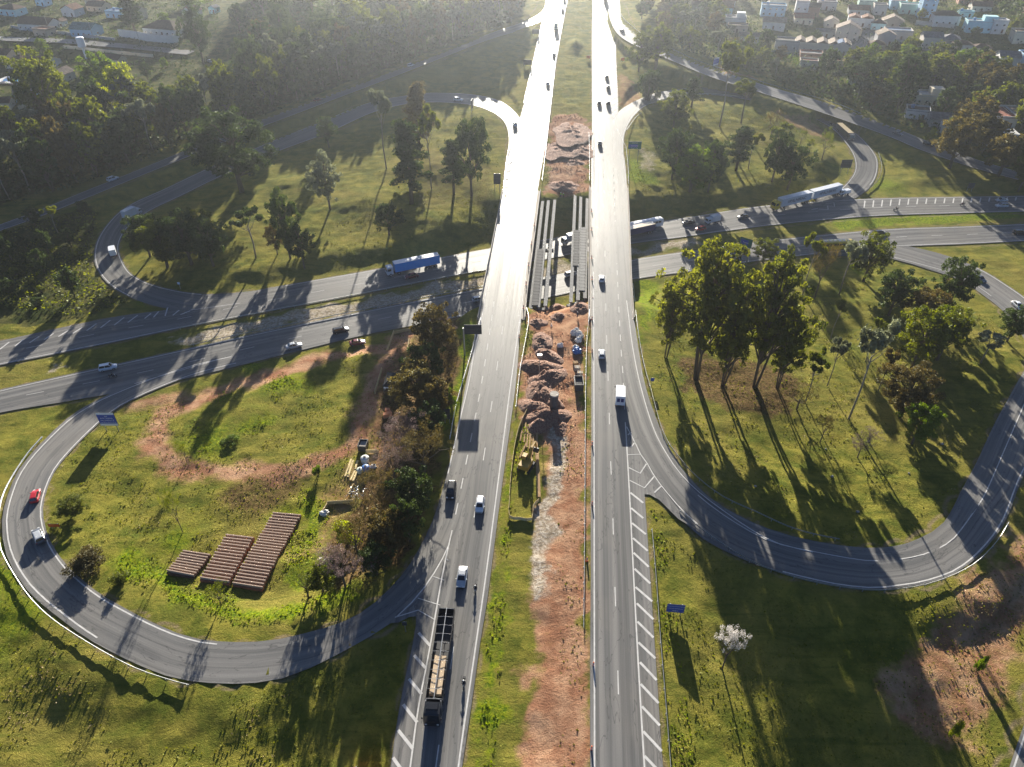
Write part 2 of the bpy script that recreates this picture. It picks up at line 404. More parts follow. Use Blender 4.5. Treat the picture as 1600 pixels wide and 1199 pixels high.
# worn vehicle track looping round the work yard
trk = [(640,520),(600,560),(585,600),(572,650),(548,690),(490,722),(420,738),(350,742),(295,736),(255,712),(238,685),(245,655),(290,632),(350,612),(420,588),(490,566),(560,552),(610,545)]
dirt = np.maximum(dirt, along(P2(trk), 2.8, soft=3.6) * 0.95)
dirt = np.maximum(dirt, along(P2([(585,590),(575,640),(590,700),(560,740),(530,780),(500,840),(470,870)]), 3.0, soft=6.0) * 0.6)
dirt = np.maximum(dirt, along(P2([(215,640),(300,618),(400,588)]), 2.5, soft=3) * 0.7)
litter = np.maximum(litter, along(P2([(440,760),(400,790),(370,780),(430,745)]), 4.0, soft=6) * 0.7)
# red earth of the works in the median
for P in ([(862,184),(905,177),(920,196),(920,250),(915,282),(925,300),(850,303),(858,262),(855,225)],
          [(828,500),(842,478),(922,470),(920,520),(915,570),(912,640),(917,700),(916,1260),(808,1260),(830,1020),(842,890),(848,770),(846,690),(818,655),(822,600),(820,545)],):
    dirt = np.maximum(dirt, in_poly(P2(P)))
pale = np.maximum(pale, along(P2([(868,655),(864,720),(857,800),(850,880),(847,930)]), 1.6, soft=1.4) * 0.9)
pale = np.maximum(pale, in_poly(P2([(848,262),(905,250),(905,262),(872,300),(848,300)])) * 0.35)
# sandy strip between the two lower carriageways
pale = np.maximum(pale, in_poly(P2([(255,533),(400,498),(500,479),(600,460),(700,441),(870,412),(985,389),(1080,373),(1110,380),(985,402),(870,428),(765,446),(700,459),(600,480),(500,499),(400,519),(300,540)])) * 0.8)
pale = np.maximum(pale, in_poly(P2([(65,582),(95,566),(107,572),(88,584)])) * 0.9)
for tp_ in ([(905,660),(902,760),(899,860),(897,980),(893,1240)],[(893,660),(889,760),(885,860),(880,980),(873,1240)],[(872,900),(866,980),(858,1080),(846,1240)]):
    litter = np.maximum(litter, along(P2(tp_), .45, X=gx + vnoise(gx, gy, 8, 71) * 1.2, Y=gy, soft=.8) * .8)
# patch of dry ground bottom right, dry patches elsewhere
bare = in_poly(P2([(1385,1085),(1425,1000),(1490,945),(1535,895),(1590,820),(1650,870),(1612,1010),(1550,1120),(1500,1175),(1430,1150)]))
dirt = np.maximum(dirt, bare * 0.72)
for P in ([(960,120),(975,112),(1000,150),(990,165),(968,170)],[(1120,100),(1200,125),(1130,118)],[(1200,170),(1290,200),(1300,225),(1240,200)],[(815,165),(825,160),(818,200)]):
    dirt = np.maximum(dirt, in_poly(P2(P)) * 0.6)
pale = np.maximum(pale, in_poly(P2([(1003,235),(1015,233),(1028,262),(1020,270),(1004,262)])) * 0.55)
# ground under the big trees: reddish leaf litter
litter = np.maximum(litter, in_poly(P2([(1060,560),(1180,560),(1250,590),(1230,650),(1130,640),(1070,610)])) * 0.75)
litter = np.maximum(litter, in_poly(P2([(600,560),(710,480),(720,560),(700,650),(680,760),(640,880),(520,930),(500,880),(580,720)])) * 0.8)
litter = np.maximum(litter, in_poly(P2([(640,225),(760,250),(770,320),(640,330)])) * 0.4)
# lush belts
for P in ([(190,850),(260,905),(380,950),(470,945),(560,905),(560,940),(470,965),(380,975),(260,940),(180,900)],
          [(470,760),(520,790),(500,870),(460,930),(440,900),(470,830)],
          [(1300,345),(1430,330),(1600,318),(1600,340),(1400,350),(1310,362)],
          [(720,505),(748,505),(735,600),(712,680),(700,690),(708,600)],
          [(1000,430),(1030,440),(1020,470),(1010,560),(998,500)],
          [(810,560),(820,540),(806,700),(800,800),(770,1150),(735,1199),(775,900)],
          [(975,245),(1000,255),(1040,290),(985,290)]):
    lush = np.maximum(lush, in_poly(P2(P)) * 0.85)
for (a, b, r) in ((440,600,9),(330,690,10),(470,605,5),(405,660,6),(270,840,6),(200,880,6),(540,830,5),(490,860,5),(0,900,14),(20,960,10),(390,570,5),(230,470,7),(60,480,9),(1380,290,12),(1340,420,6),(450,810,5)):
    c = GT(a, b); lush = np.maximum(lush, np.clip(1.2 - np.hypot(jx - c[0], jy - c[1]) / r, 0, 1) * 0.7)
# rank dark weeds left of the upper-left loop and by the houses
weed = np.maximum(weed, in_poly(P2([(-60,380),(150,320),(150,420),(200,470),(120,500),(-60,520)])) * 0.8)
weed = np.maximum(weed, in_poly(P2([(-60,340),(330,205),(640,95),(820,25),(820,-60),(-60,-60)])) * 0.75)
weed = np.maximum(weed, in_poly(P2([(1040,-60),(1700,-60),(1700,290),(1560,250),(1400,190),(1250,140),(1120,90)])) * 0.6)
shoulder = np.clip(1 - np.abs(gd - 0.4 + vnoise(gx, gy, 3, 21) * 1.0) / 1.1, 0, 1)
me = bpy.data.meshes.new('ground')
nx, ny = len(xs), len(ys)
ii = (np.arange(ny - 1)[:, None] * nx + np.arange(nx - 1)[None]).ravel()
quads = np.stack([ii, ii + 1, ii + nx + 1, ii + nx], 1)
me.vertices.add(nx * ny); me.vertices.foreach_set('co', np.stack([gx, gy, gz], 1).astype(np.float32).ravel())
me.loops.add(len(quads) * 4); me.loops.foreach_set('vertex_index', quads.astype(np.int32).ravel())
me.polygons.add(len(quads)); me.polygons.foreach_set('loop_start', np.arange(0, len(quads) * 4, 4, dtype=np.int32))
me.polygons.foreach_set('loop_total', np.full(len(quads), 4, np.int32))
me.polygons.foreach_set('use_smooth', np.ones(len(quads), bool)); me.update()
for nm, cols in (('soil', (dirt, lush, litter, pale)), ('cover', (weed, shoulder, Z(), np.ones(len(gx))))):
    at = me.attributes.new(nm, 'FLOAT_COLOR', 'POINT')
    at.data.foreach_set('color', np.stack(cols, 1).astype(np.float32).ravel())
# ground material: real surface covers chosen by what grows or lies there
gm, n, l, b = newmat('grass_and_soil'); q = NT(n, l)
tc = n.new('ShaderNodeTexCoord').outputs['Object']
a1 = n.new('ShaderNodeAttribute'); a1.attribute_name = 'soil'; a2 = n.new('ShaderNodeAttribute'); a2.attribute_name = 'cover'
s1 = n.new('ShaderNodeSeparateColor'); l.new(a1.outputs['Color'], s1.inputs[0]); s2 = n.new('ShaderNodeSeparateColor'); l.new(a2.outputs['Color'], s2.inputs[0])
n_big = q.noise(tc, 0.035, 5, 0.6, 0.4); n_mid = q.noise(tc, 0.22, 6, 0.65, 0.3); n_fine = q.noise(tc, 1.6, 6, 0.7); n_vf = q.noise(tc, 6.0, 3, 0.7)
mp = n.new('ShaderNodeMapping'); mp.inputs['Scale'].default_value = (0.05, 0.7, 0.3); l.new(tc, mp.inputs['Vector']); n_row = q.noise(mp.outputs[0], 1.0, 4, 0.6, 0.5)
g = q.mix(q.ramp(n_mid, 0.34, 0.66), (0.092, 0.108, 0.017), (0.225, 0.200, 0.036))
g = q.mix(q.math('MULTIPLY', q.ramp(n_big, 0.42, 0.68), 0.7), g, (0.245, 0.200, 0.050))
g = q.mix(q.math('MULTIPLY', q.ramp(n_row, 0.48, 0.72), 0.5), g, (0.062, 0.088, 0.014))
g = q.mix(q.math('MULTIPLY', q.ramp(n_fine, 0.54, 0.72), 0.75), g, (0.045, 0.070, 0.010))
g = q.mix(q.math('MULTIPLY', q.ramp(n_vf, 0.62, 0.78), 0.5), g, (0.30, 0.245, 0.11))
lushc = q.mix(q.ramp(n_fine, 0.35, 0.65), (0.055, 0.115, 0.008), (0.24, 0.27, 0.015))
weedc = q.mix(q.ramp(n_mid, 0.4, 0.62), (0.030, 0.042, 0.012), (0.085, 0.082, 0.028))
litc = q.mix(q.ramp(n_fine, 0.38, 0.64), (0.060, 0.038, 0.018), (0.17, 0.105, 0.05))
dirtc = q.mix(q.ramp(n_mid, 0.35, 0.68), (0.29, 0.140, 0.080), (0.45, 0.275, 0.168))
dirtc = q.mix(q.math('MULTIPLY', q.ramp(n_fine, 0.55, 0.7), 0.55), dirtc, (0.20, 0.095, 0.055))
dirtc = q.mix(q.math('MULTIPLY', q.ramp(n_vf, 0.60, 0.75), 0.4), dirtc, (0.55, 0.42, 0.31))
palec = q.mix(q.ramp(n_fine, 0.4, 0.62), (0.27, 0.215, 0.15), (0.52, 0.455, 0.37))
def brk(m, lo=0.12, hi=0.92):            # ragged edges to the soil patches
    return q.ramp(q.math('ADD', m, q.math('MULTIPLY', q.math('SUBTRACT', q.noise(tc, 0.9, 5, 0.75), 0.5), 0.9)), lo, hi)
c = q.mix(brk(s1.outputs[1]), g, lushc)
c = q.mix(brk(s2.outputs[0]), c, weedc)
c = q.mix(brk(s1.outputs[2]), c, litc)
c = q.mix(q.math('MULTIPLY', brk(s2.outputs[1], 0.4, 0.95), 0.75), c, (0.235, 0.175, 0.115))
c = q.mix(brk(s1.outputs[0]), c, dirtc)
c = q.mix(brk(a1.outputs['Alpha']), c, palec)
c = q.mix(q.math('MULTIPLY', q.math('MULTIPLY', s1.outputs[0], s1.outputs[2]), 0.8), c, (0.17, 0.085, 0.052))
l.new(c, b.inputs['Base Color']); b.inputs['Roughness'].default_value = 1.0; b.inputs['Specular IOR Level'].default_value = 0.02
hgt = q.math('ADD', q.math('MULTIPLY', n_fine, 0.6), q.math('MULTIPLY', n_vf, 0.35)); q.bump(hgt, 0.85, 0.55, b)
me.materials.append(gm)
ground = bpy.data.objects.new('ground', me); COL.objects.link(ground); tag(ground, kind='structure')

# ================================================================== ROAD SURFACES
am, n, l, b = newmat('asphalt'); q = NT(n, l)
uv = n.new('ShaderNodeUVMap').outputs['UV']; tc = n.new('ShaderNodeTexCoord').outputs['Object']
mp = n.new('ShaderNodeMapping'); mp.inputs['Scale'].default_value = (0.85, 0.012, 1); l.new(uv, mp.inputs['Vector'])
streak = q.noise(mp.outputs[0], 1.0, 5, 0.55); blot = q.noise(tc, 0.06, 5, 0.6, 0.5); fine = q.noise(tc, 7.0, 3, 0.7)
mp2 = n.new('ShaderNodeMapping'); mp2.inputs['Scale'].default_value = (0.28, 0.035, 1); l.new(uv, mp2.inputs['Vector']); patch = q.noise(mp2.outputs[0], 1.0, 3, 0.5)
c = q.mix(q.ramp(streak, 0.36, 0.66), (0.142, 0.141, 0.137), (0.228, 0.221, 0.209))
c = q.mix(q.math('MULTIPLY', q.ramp(blot, 0.45, 0.68), 0.5), c, (0.22, 0.205, 0.182))
c = q.mix(q.math('MULTIPLY', q.ramp(patch, 0.60, 0.66), 0.35), c, (0.095, 0.095, 0.096))
c = q.mix(q.math('MULTIPLY', q.ramp(fine, 0.35, 0.75), 0.3), c, (0.08, 0.078, 0.076))
mp3 = n.new('ShaderNodeMapping'); mp3.inputs['Scale'].default_value = (0.22, 0.05, 1); l.new(uv, mp3.inputs['Vector'])
crk = q.math('ABSOLUTE', q.math('SUBTRACT', q.noise(mp3.outputs[0], 1.0, 4, 0.6, 0.3), 0.5)); crk = q.math('SUBTRACT', 1.0, q.ramp(crk, 0.0, 0.008))
c = q.mix(q.math('MULTIPLY', crk, 0.55), c, (0.05, 0.05, 0.05))
mp4 = n.new('ShaderNodeMapping'); mp4.inputs['Scale'].default_value = (1.7, 0.006, 1); l.new(uv, mp4.inputs['Vector']); trk_ = q.noise(mp4.outputs[0], 1.0, 2, 0.5)
c = q.mix(q.math('MULTIPLY', q.ramp(trk_, 0.5, 0.68), 0.45), c, (0.075, 0.074, 0.073))
l.new(c, b.inputs['Base Color']); b.inputs['Specular IOR Level'].default_value = 0.042
rr = q.math('ADD', 0.46, q.math('MULTIPLY', q.ramp(streak, 0.3, 0.7), 0.10)); l.new(rr, b.inputs['Roughness'])
q.bump(fine, 0.35, 0.012, b)
def strip(name, L, Rr, mat, dz, m=6, tagkind='structure'):
    n_ = len(L); V = []; UV = []
    s = np.concatenate([[0], np.cumsum(np.linalg.norm(np.diff((L + Rr) / 2, axis=0), axis=1))])
    for i in range(n_):
        w = np.linalg.norm(L[i] - Rr[i])
        for j in range(m + 1):
            t = j / m; p = L[i] * (1 - t) + Rr[i] * t; V.append((p[0], p[1], p[2] + dz)); UV.append((t * w, s[i]))
    Fs = [(i * (m + 1) + j, i * (m + 1) + j + 1, (i + 1) * (m + 1) + j + 1, (i + 1) * (m + 1) + j) for i in range(n_ - 1) for j in range(m)]
    me = bpy.data.meshes.new(name); me.from_pydata([clean(v) for v in V], [], Fs); ul = me.uv_layers.new(name='UVMap')
    idx = np.empty(len(me.loops), np.int32); me.loops.foreach_get('vertex_index', idx)
    ul.data.foreach_set('uv', np.array(UV, np.float32)[idx].ravel())
    me.polygons.foreach_set('use_smooth', [True] * len(Fs))
    me.materials.append(mat)
    if me.polygons[0].normal.z < 0: me.flip_normals()
    o = bpy.data.objects.new(name, me); COL.objects.link(o)
    if tagkind: tag(o, kind=tagkind)
    return o
RN = {'UR': 'highway', 'UL': 'highway', 'N': 'road', 'F': 'road', 'LL': 'ramp', 'UPL': 'ramp', 'UP1': 'ramp', 'UP2': 'road', 'LR': 'ramp', 'TL': 'road', 'BR': 'road'}
for k, (L, Rr, dz) in ROADS.items(): strip(RN[k], L, Rr, am, dz)
def pave(pts, z, dz):
    V = [G(a_, b_, z) for a_, b_ in pts]; c0 = sum(V) / len(V); n_ = len(V)
    me = bpy.data.meshes.new('road_gore'); me.from_pydata([(float(v[0]), float(v[1]), float(v[2]) + dz) for v in V], [], [tuple(range(n_))]); me.materials.append(am)
    ul = me.uv_layers.new(name='UVMap'); idx = [l_.vertex_index for l_ in me.loops]
    for k_, i_ in enumerate(idx): ul.data[k_].uv = (float(V[i_][0]), float(V[i_][1]))
    if me.polygons[0].normal.z < 0: me.flip_normals()
    o = bpy.data.objects.new('road_gore', me); COL.objects.link(o); tag(o, kind='structure')
pave([(706,838),(690,905),(665,965),(652,1002),(645,1005),(650,976),(650,963),(640,964),(622,973),(606,974),(655,922)], 0, -.02)
pave([(976,655),(1000,690),(1020,752),(1058,797),(1085,826),(1060,811),(1030,781),(1015,773),(1005,772),(985,772)], 0, -.02)
# ---- painted markings
wm = pm('road_paint', (0.53, 0.52, 0.50), 0.8, var=0.32, scale=1.1)
MK = MB()
def wpath(pts, z, n=2.5):
    Q = []
    for p in pts:
        if z == 'U': Q.append(G(p[0], p[1], 'U'))
        elif z == 'T': g_ = GT(p[0], p[1]); Q.append(np.array([g_[0], g_[1], g_[2] + 0.14]))
        else: Q.append(G(p[0], p[1], z))
    return catmull(np.array(Q), n)
def ribbon(mb, Pts, w, dz, dash=None, off=0.0):
    Pts = np.array(Pts); n_ = len(Pts)
    d = np.gradient(Pts, axis=0)[:, :2]; d /= np.linalg.norm(d, axis=1)[:, None] + 1e-9
    nr = np.stack([-d[:, 1], d[:, 0]], 1)
    s = np.concatenate([[0], np.cumsum(np.linalg.norm(np.diff(Pts[:, :2], axis=0), axis=1))])
    def at(t):
        return np.array([np.interp(t, s, Pts[:, i]) for i in range(3)] + [np.interp(t, s, nr[:, i]) for i in range(2)])
    segs = []
    if dash:
        t = dash[2] if len(dash) > 2 else 0.0
        while t < s[-1]: segs.append((max(t, 0), min(t + dash[0], s[-1]))); t += dash[0] + dash[1]
    else: segs = [(0, s[-1])]
    for a, b_ in segs:
        k = max(1, int((b_ - a) / 3.0)); V = []
        for i in range(k + 1):
            v = at(a + (b_ - a) * i / k)
            for sg in (-1, 1): V.append((v[0] + v[3] * (off + sg * w / 2), v[1] + v[4] * (off + sg * w / 2), v[2] + dz))
        mb.add(V, [(2 * i, 2 * i + 1, 2 * i + 3, 2 * i + 2)[::-1] for i in range(k)])
def edge(k, side, inset, w=0.22, i0=0, i1=None, dash=None, dz=0.014):
    L, Rr, z0 = ROADS[k]; A, B = (L, Rr) if side == 'L' else (Rr, L)
    d = B - A; d = d / np.linalg.norm(d, axis=1)[:, None]
    i0 += EXT[k] if i0 else 0; i1 = (i1 + EXT[k]) if (i1 and i1 > 0) else i1
    ribbon(MK, (A + d * inset)[i0:i1], w, z0 + dz, dash)
def hatch(A, B, z, step, w=0.5, slant=0.0, dz=0.016):
    A = wpath(A, z); B = wpath(B, z)
    def arc(P):
        s = np.concatenate([[0], np.cumsum(np.linalg.norm(np.diff(P, axis=0), axis=1))]); return s
    sa, sb = arc(A), arc(B); n_ = int(sa[-1] / step)
    for i in range(n_ + 1):
        ta = i * step; tb = (ta / sa[-1]) * sb[-1] + slant
        if tb < 0 or tb > sb[-1]: continue
        a = np.array([np.interp(ta, sa, A[:, j]) for j in range(3)]); b_ = np.array([np.interp(tb, sb, B[:, j]) for j in range(3)])
        ribbon(MK, [a, (a + b_) / 2, b_], w, dz)
def seg(pts, z, w=0.5, dz=0.016): ribbon(MK, [G(p[0], p[1], z) for p in pts], w, dz)
# right carriageway
ribbon(MK, wpath([(929,1280),(929,1199),(928.5,900),(928,600),(927.5,440),(927.5,300),(927.5,160),(927.5,0),(927.5,-100)], 'U'), .24, .014)
ribbon(MK, wpath([(1013,1280),(1007,1199),(998,1050),(990,900),(984,780),(979,692),(977,660)], 'U'), .24, .014)
ribbon(MK, wpath([(973,1280),(968.5,1169),(964.5,1019),(960,894),(957,790),(953.5,704),(951.5,630),(948,530),(946,450),(945,380),(943.5,300),(941,210),(939,120),(937.5,0)], 'U'), .17, .014, (4, 12, 1.8))
ribbon(MK, wpath([(976,640),(973,580),(970,540),(965,440),(961,340),(958,260)], 'U'), .2, .014, (3, 4))
ribbon(MK, wpath([(979,470),(983,500),(988,540),(1000,600),(1020,667),(1040,707),(1067,745),(1112,785),(1200,843),(1270,863)], 0), .2, .03)
ribbon(MK, wpath([(979,667),(985,678),(992,691),(1000,709),(1011,724),(1022,744),(1034,760),(1065,797),(1090,819)], 0), .2, .03)
ribbon(MK, wpath([(702,850),(690,876),(675,901),(650,935),(620,964)], 0), .22, .03)
for a in ([(981,711),(992.5,720),(1000,710)],[(982.5,731),(999,742),(1010,725)],[(984,751),(1005,765),(1022,745)],[(1022.5,770),(1033,760)],[(986,699),(992.5,691)],[(981,680),(986,676)]): seg(a, 0, .28, .03)
for a, c_ in (((985,770),(1005,786)),((986,794),(1005,810)),((987.5,817.5),(1009,835)),((989,841),(1012,861)),((990,864),(1013.5,886)),((991.5,889),(1016,912)),((993,917.5),(1019,940)),((995,943),(1021,968)),((996,971.5),(1021,996.5)),((997.5,1004),(1024,1029)),((1000,1035),(1026,1063)),((1001,1069),(1029,1099)),((1003,1104),(1031,1134)),((1005,1143),(1034,1174)),((1007,1181.5),(1036,1212)),((1010,1222),(1040,1254))): seg([a, c_], 0, .42)
ribbon(MK, wpath([(977,228),(966,205),(963,200)], 'U'), .2, .02)
ribbon(MK, wpath([(955,185),(953,130),(951,60),(949,22)], 'U'), .2, .014)
hatch([(956,186),(953,130),(951,60),(950,36)], [(966,180),(965,130),(963,90),(960,46)], 'U', 7.5, .5, 3)
# left carriageway
ribbon(MK, wpath([(708,1280),(716,1199),(742,1018),(760,893),(780,740),(798,600),(812,500),(826,395),(838,300),(851,215),(861,150),(872,80),(886,0),(900,-90)], 'U'), .24, .014)
ribbon(MK, wpath([(629,1280),(641,1199),(653,1110),(672,1010),(690,905),(702,848)], 0), .24, .014)
ribbon(MK, wpath([(702,848),(710,813),(720,765),(730,715),(740,665),(745,640),(754,590),(765,520),(772,470)], 0), .2, .014, (3, 4))
ribbon(MK, wpath([(671,1280),(682,1190),(706,1030),(726,900),(739,820),(755,720),(767,640),(783,530),(797,430),(811,330),(822,262),(840,160),(855,75),(868,0)], 'U'), .17, .014, (4, 12, 6))
ribbon(MK, wpath([(700,740),(716,668),(732,600),(742,545),(754,490),(762,440),(776,368),(790,300),(797,255),(806,232)], 'U'), .22, .014)
for a in ([(617,965),(662,951),(680,969)],[(653,935),(676,930),(688,946)],[(677,901),(686,898),(694,907)],[(696,874),(699,872),(701,876)]): seg(a, 0, .2, .03)
for a, c_ in (((654,989),(672,1009)),((647,1024),(665,1044)),((639,1061),(659,1085)),((630,1101),(652,1129)),((622,1141),(645,1170)),((614,1184),(635,1214)),((605,1228),(628,1260))): seg([a, c_], 0, .48)
ribbon(MK, wpath([(822,196),(828,160),(838,100),(848,50),(852,28)], 'U'), .2, .014)
hatch([(821,168),(827,130),(838,70),(847,30)], [(829,158),(835,118),(846,58),(854,20)], 'U', 5.5, .45, -2)
hatch([(796,246),(787,300)], [(803,240),(793,300)], 'U', 7, .5, 0)
for k_, s_, in_ in (('UR', 'L', .7), ('UR', 'R', 3.2), ('UL', 'R', .7), ('UL', 'L', 3.2)):
    A_, B_ = (ROADS[k_][0], ROADS[k_][1]) if s_ == 'L' else (ROADS[k_][1], ROADS[k_][0])
    ribbon(MK, (A_ + (B_ - A_) / np.linalg.norm(B_ - A_, axis=1)[:, None] * in_)[:EXT[k_]], .24, .014)
for k_ in ('UR', 'UL'): ribbon(MK, ((ROADS[k_][0] + ROADS[k_][1]) / 2)[:EXT[k_]], .17, .014, (4, 12))
# ramps and lower roads
edge('LL', 'L', 0.55, .24, 20); edge('LL', 'R', 0.9, .26, 26)
edge('UPL', 'L', 0.5, .22, 8, -12); edge('UPL', 'R', 0.5, .2, 8, -6)
edge('UP1', 'L', 0.5, .2, 10, -10); edge('UP1', 'R', 0.5, .2, 6, -6)
edge('UP2', 'L', 0.4, .2); edge('UP2', 'R', 0.4, .2)
edge('TL', 'L', 0.35, .2); edge('TL', 'R', 0.35, .2)
edge('BR', 'L', 0.7, .25)
edge('LR', 'R', 0.55, .25, 14, -24)
ribbon(MK, wpath([(1380,398),(1450,416),(1500,432),(1545,460),(1580,490)], -6.2), .2, .03)
ribbon(MK, wpath([(1600,632),(1562,720),(1540,770),(1525,795),(1490,842),(1460,861),(1425,872),(1388,877),(1350,877),(1275,864),(1200,846),(1130,806),(1090,775)], 'T'), .2, .10)
edge('N', 'L', 0.7, .22); edge('N', 'R', 0.7, .22, 40, None)
edge('F', 'R', 0.7, .22); edge('F', 'L', 0.6, .22, 30, 165)
ribbon(MK, (ROADS['N'][0] * 0.52 + ROADS['N'][1] * 0.48), .16, .014, (4, 9, 2))
ribbon(MK, (ROADS['F'][0] * 0.46 + ROADS['F'][1] * 0.54), .16, .014, (4, 9, 4))
hatch([(0,546),(60,533),(120,520),(175,509),(215,501)], [(8,536),(70,524),(120,514),(175,500),(225,491)], -6.5, 3.6, .4, 1.0)
for a in ([(258,494),(265,488),(262,481)],[(270,493),(280,485)],[(282,492),(297,486)],[(240,496),(248,487)],[(226,498),(236,490)]): seg(a, -6.5, .4, .03)
ribbon(MK, wpath([(297,485),(340,479),(375,474)], -6.5), .2, .03)
hatch([(1350,325),(1420,320),(1500,317),(1600,313)], [(1350,314),(1420,311),(1500,310),(1600,308)], -6.5, 3.6, .4, 0.4)
for a in ([(1292,322),(1304,324),(1303,317),(1290,318)],[(1280,327),(1294,328),(1293,322)],[(1268,328),(1278,326)]): seg(a, -6.5, .3, .03)
ribbon(MK, wpath([(210,600),(250,588),(300,574),(345,561)], -6.5), .2, .03)
mk = MK.build('road_markings', wm); tag(mk, kind='structure')
# ================================================================== BRIDGES
conc = pm('weathered_concrete', (0.38, 0.345, 0.30), 0.8, var=0.25, scale=0.35)
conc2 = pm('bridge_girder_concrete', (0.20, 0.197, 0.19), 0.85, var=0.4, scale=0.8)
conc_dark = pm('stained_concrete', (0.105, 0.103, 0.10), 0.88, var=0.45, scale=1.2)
steel = pm('galvanised_steel', (0.42, 0.43, 0.44), 0.42, metal=0.75, var=0.15, scale=1.0)
dark_steel = pm('weathered_dark_steel', (0.055, 0.055, 0.058), 0.6, var=0.2, scale=2)
def bridge(k, label, ledge_side):
    L, Rr, dz = ROADS[k]; c = (L + Rr) / 2
    idx = [i for i in range(len(c)) if Y_NEAR - 4 < c[i, 1] < Y_FAR + 4]
    A = L[idx]; B = Rr[idx]; d = B - A; w = np.linalg.norm(d, axis=1)[:, None]; d = d / w
    # wider on the median side: a narrow concrete ledge outside the traffic lanes
    ex = (0.9, 0.45) if ledge_side == 'L' else (0.45, 1.2)
    A2 = A - d * ex[0]; B2 = B + d * ex[1]
    t = thing('road_bridge', label, 'bridge', (0, 0, 0))
    rings = [[(a[0], a[1], a[2] - .05), (b_[0], b_[1], b_[2] - .05), (b_[0], b_[1], b_[2] - .4), (b_[0] - dd[0] * 1.1, b_[1] - dd[1] * 1.1, b_[2] - 1.5),
              (a[0] + dd[0] * 1.1, a[1] + dd[1] * 1.1, a[2] - 1.5), (a[0], a[1], a[2] - .4)] for a, b_, dd in zip(A2, B2, d)]
    MB().loft(rings).build('deck', conc, t)
    for P, s in ((A2, 1), (B2, -1)):
        rr_ = []
        for p, dd in zip(P, d):
            q_ = p + dd * (.04 * s); r_ = p + dd * (.30 * s); u_ = p + dd * (.22 * s)
            rr_.append([(q_[0], q_[1], q_[2] - .04), (q_[0], q_[1], q_[2] + .86), (u_[0], u_[1], u_[2] + .86), (r_[0], r_[1], r_[2] - .04)])
        MB().loft(rr_).build('parapet', conc, t)
    # kerb between lanes and ledge
    P = A if ledge_side == 'L' else B; s = -1 if ledge_side == 'L' else 1
    rr_ = [[(p + dd * (.02 * s) + np.array([0, 0, h]))[:3] if e == 0 else (p + dd * (0.55 * s) + np.array([0, 0, h])) for e, h in ((0, -.04), (0, .16), (1, .16), (1, -.04))] for p, dd in zip(P, d)]
    MB().loft([[clean(v) for v in r] for r in rr_]).build('ledge', conc, t)
    for fy in (0.16, 0.40, 0.62, 0.84):
        i = int(fy * (len(A) - 1)); a, b_ = A2[i], B2[i]; zt = a[2] - 1.5
        zb = float(T(*(a + b_)[:2] / 2, corridor=True)[0]) - .5
        if zt - zb < 1.2: continue
        yaw = atan2(d[i][1], d[i][0]); cx_, cy_ = (a + b_)[:2] / 2; wid = float(np.linalg.norm(b_ - a))
        m = MB().box((cx_, cy_, zt - .45), (wid - 2.4, 1.3, .88), rz=yaw)
        m.build('cap_beam', conc, t)
        for f_ in (-.34, 0, .34):
            px_, py_ = cx_ + cos(yaw) * wid * f_, cy_ + sin(yaw) * wid * f_
            MB().tube([(px_, py_, zb), (px_, py_, zt - .91)], .48, 12).build('pier', conc, t)
    # end walls that hold back the embankments
    for i in (0, len(A) - 1):
        a, b_ = A2[i], B2[i]; yaw = atan2(d[i][1], d[i][0]); cx_, cy_ = (a + b_)[:2] / 2
        MB().box((cx_, cy_, a[2] - 3.0), (float(np.linalg.norm(b_ - a)) + .3, .9, 2.95), rz=yaw).build('abutment', conc, t)
    return t
bridge('UL', 'left concrete road bridge carrying the carriageway of oncoming traffic over the lower road', 'R')
bridge('UR', 'right concrete road bridge carrying the carriageway of departing traffic over the lower road', 'L')

# ---- new girders standing between the two bridges
gpm = {}
def girder_mesh(ln):
    prof = [(-.52, 0), (.52, 0), (.52, -.14), (.12, -.3), (.12, -1.25), (.34, -1.42), (.34, -1.65), (-.34, -1.65), (-.34, -1.42), (-.12, -1.25), (-.12, -.3), (-.52, -.14)]
    return MB().loft([[(0, p[0], p[1]), ] [0:1][0:1] and (0, p[0], p[1]) for p in prof] if False else [[(0, p[0], p[1]) for p in prof], [(ln, p[0], p[1]) for p in prof]]).mesh('girder', [conc2])
GZ = -0.75
side = {'l': ([(829,482),(841,480),(852,478)], [(848,314),(857,313),(867,312)], 383), 'r': ([(892,472),(903,469),(914,466)], [(899,297),(908,294),(918,292)], 374)}
GL = {}
onames = {'l': ('left', ('nearest the left bridge', 'middle of its three', 'beside the open gap')), 'r': ('right', ('beside the open gap', 'middle of its three', 'nearest the right bridge'))}
for sd, (nb, nt_, jy_) in side.items():
    for i, (pb, pt) in enumerate(zip(nb, nt_)):
        a = G(pb[0], pb[1], GZ); b_ = G(pt[0], pt[1], GZ); f = (pb[1] - jy_) / (pb[1] - pt[1])
        jp = G(pb[0] + (pt[0] - pb[0]) * f, jy_, GZ); tt = (jp[1] - a[1]) / (b_[1] - a[1]); j = a + (b_ - a) * tt
        GL[(sd, i)] = (a, j, b_)
        for (p, q2, nm) in ((a, j, 'near'), (j, b_, 'far')):
            dv = q2 - p; ln = float(np.hypot(dv[0], dv[1])) - .12
            o = link('bridge_girder', girder_mesh(ln), None, p, atan2(dv[1], dv[0]))
            tag(o, f'bare concrete girder of the {nm} span, {onames[sd][1][i]}, in the {onames[sd][0]} row', 'girder', 'concrete girders between the two bridges')
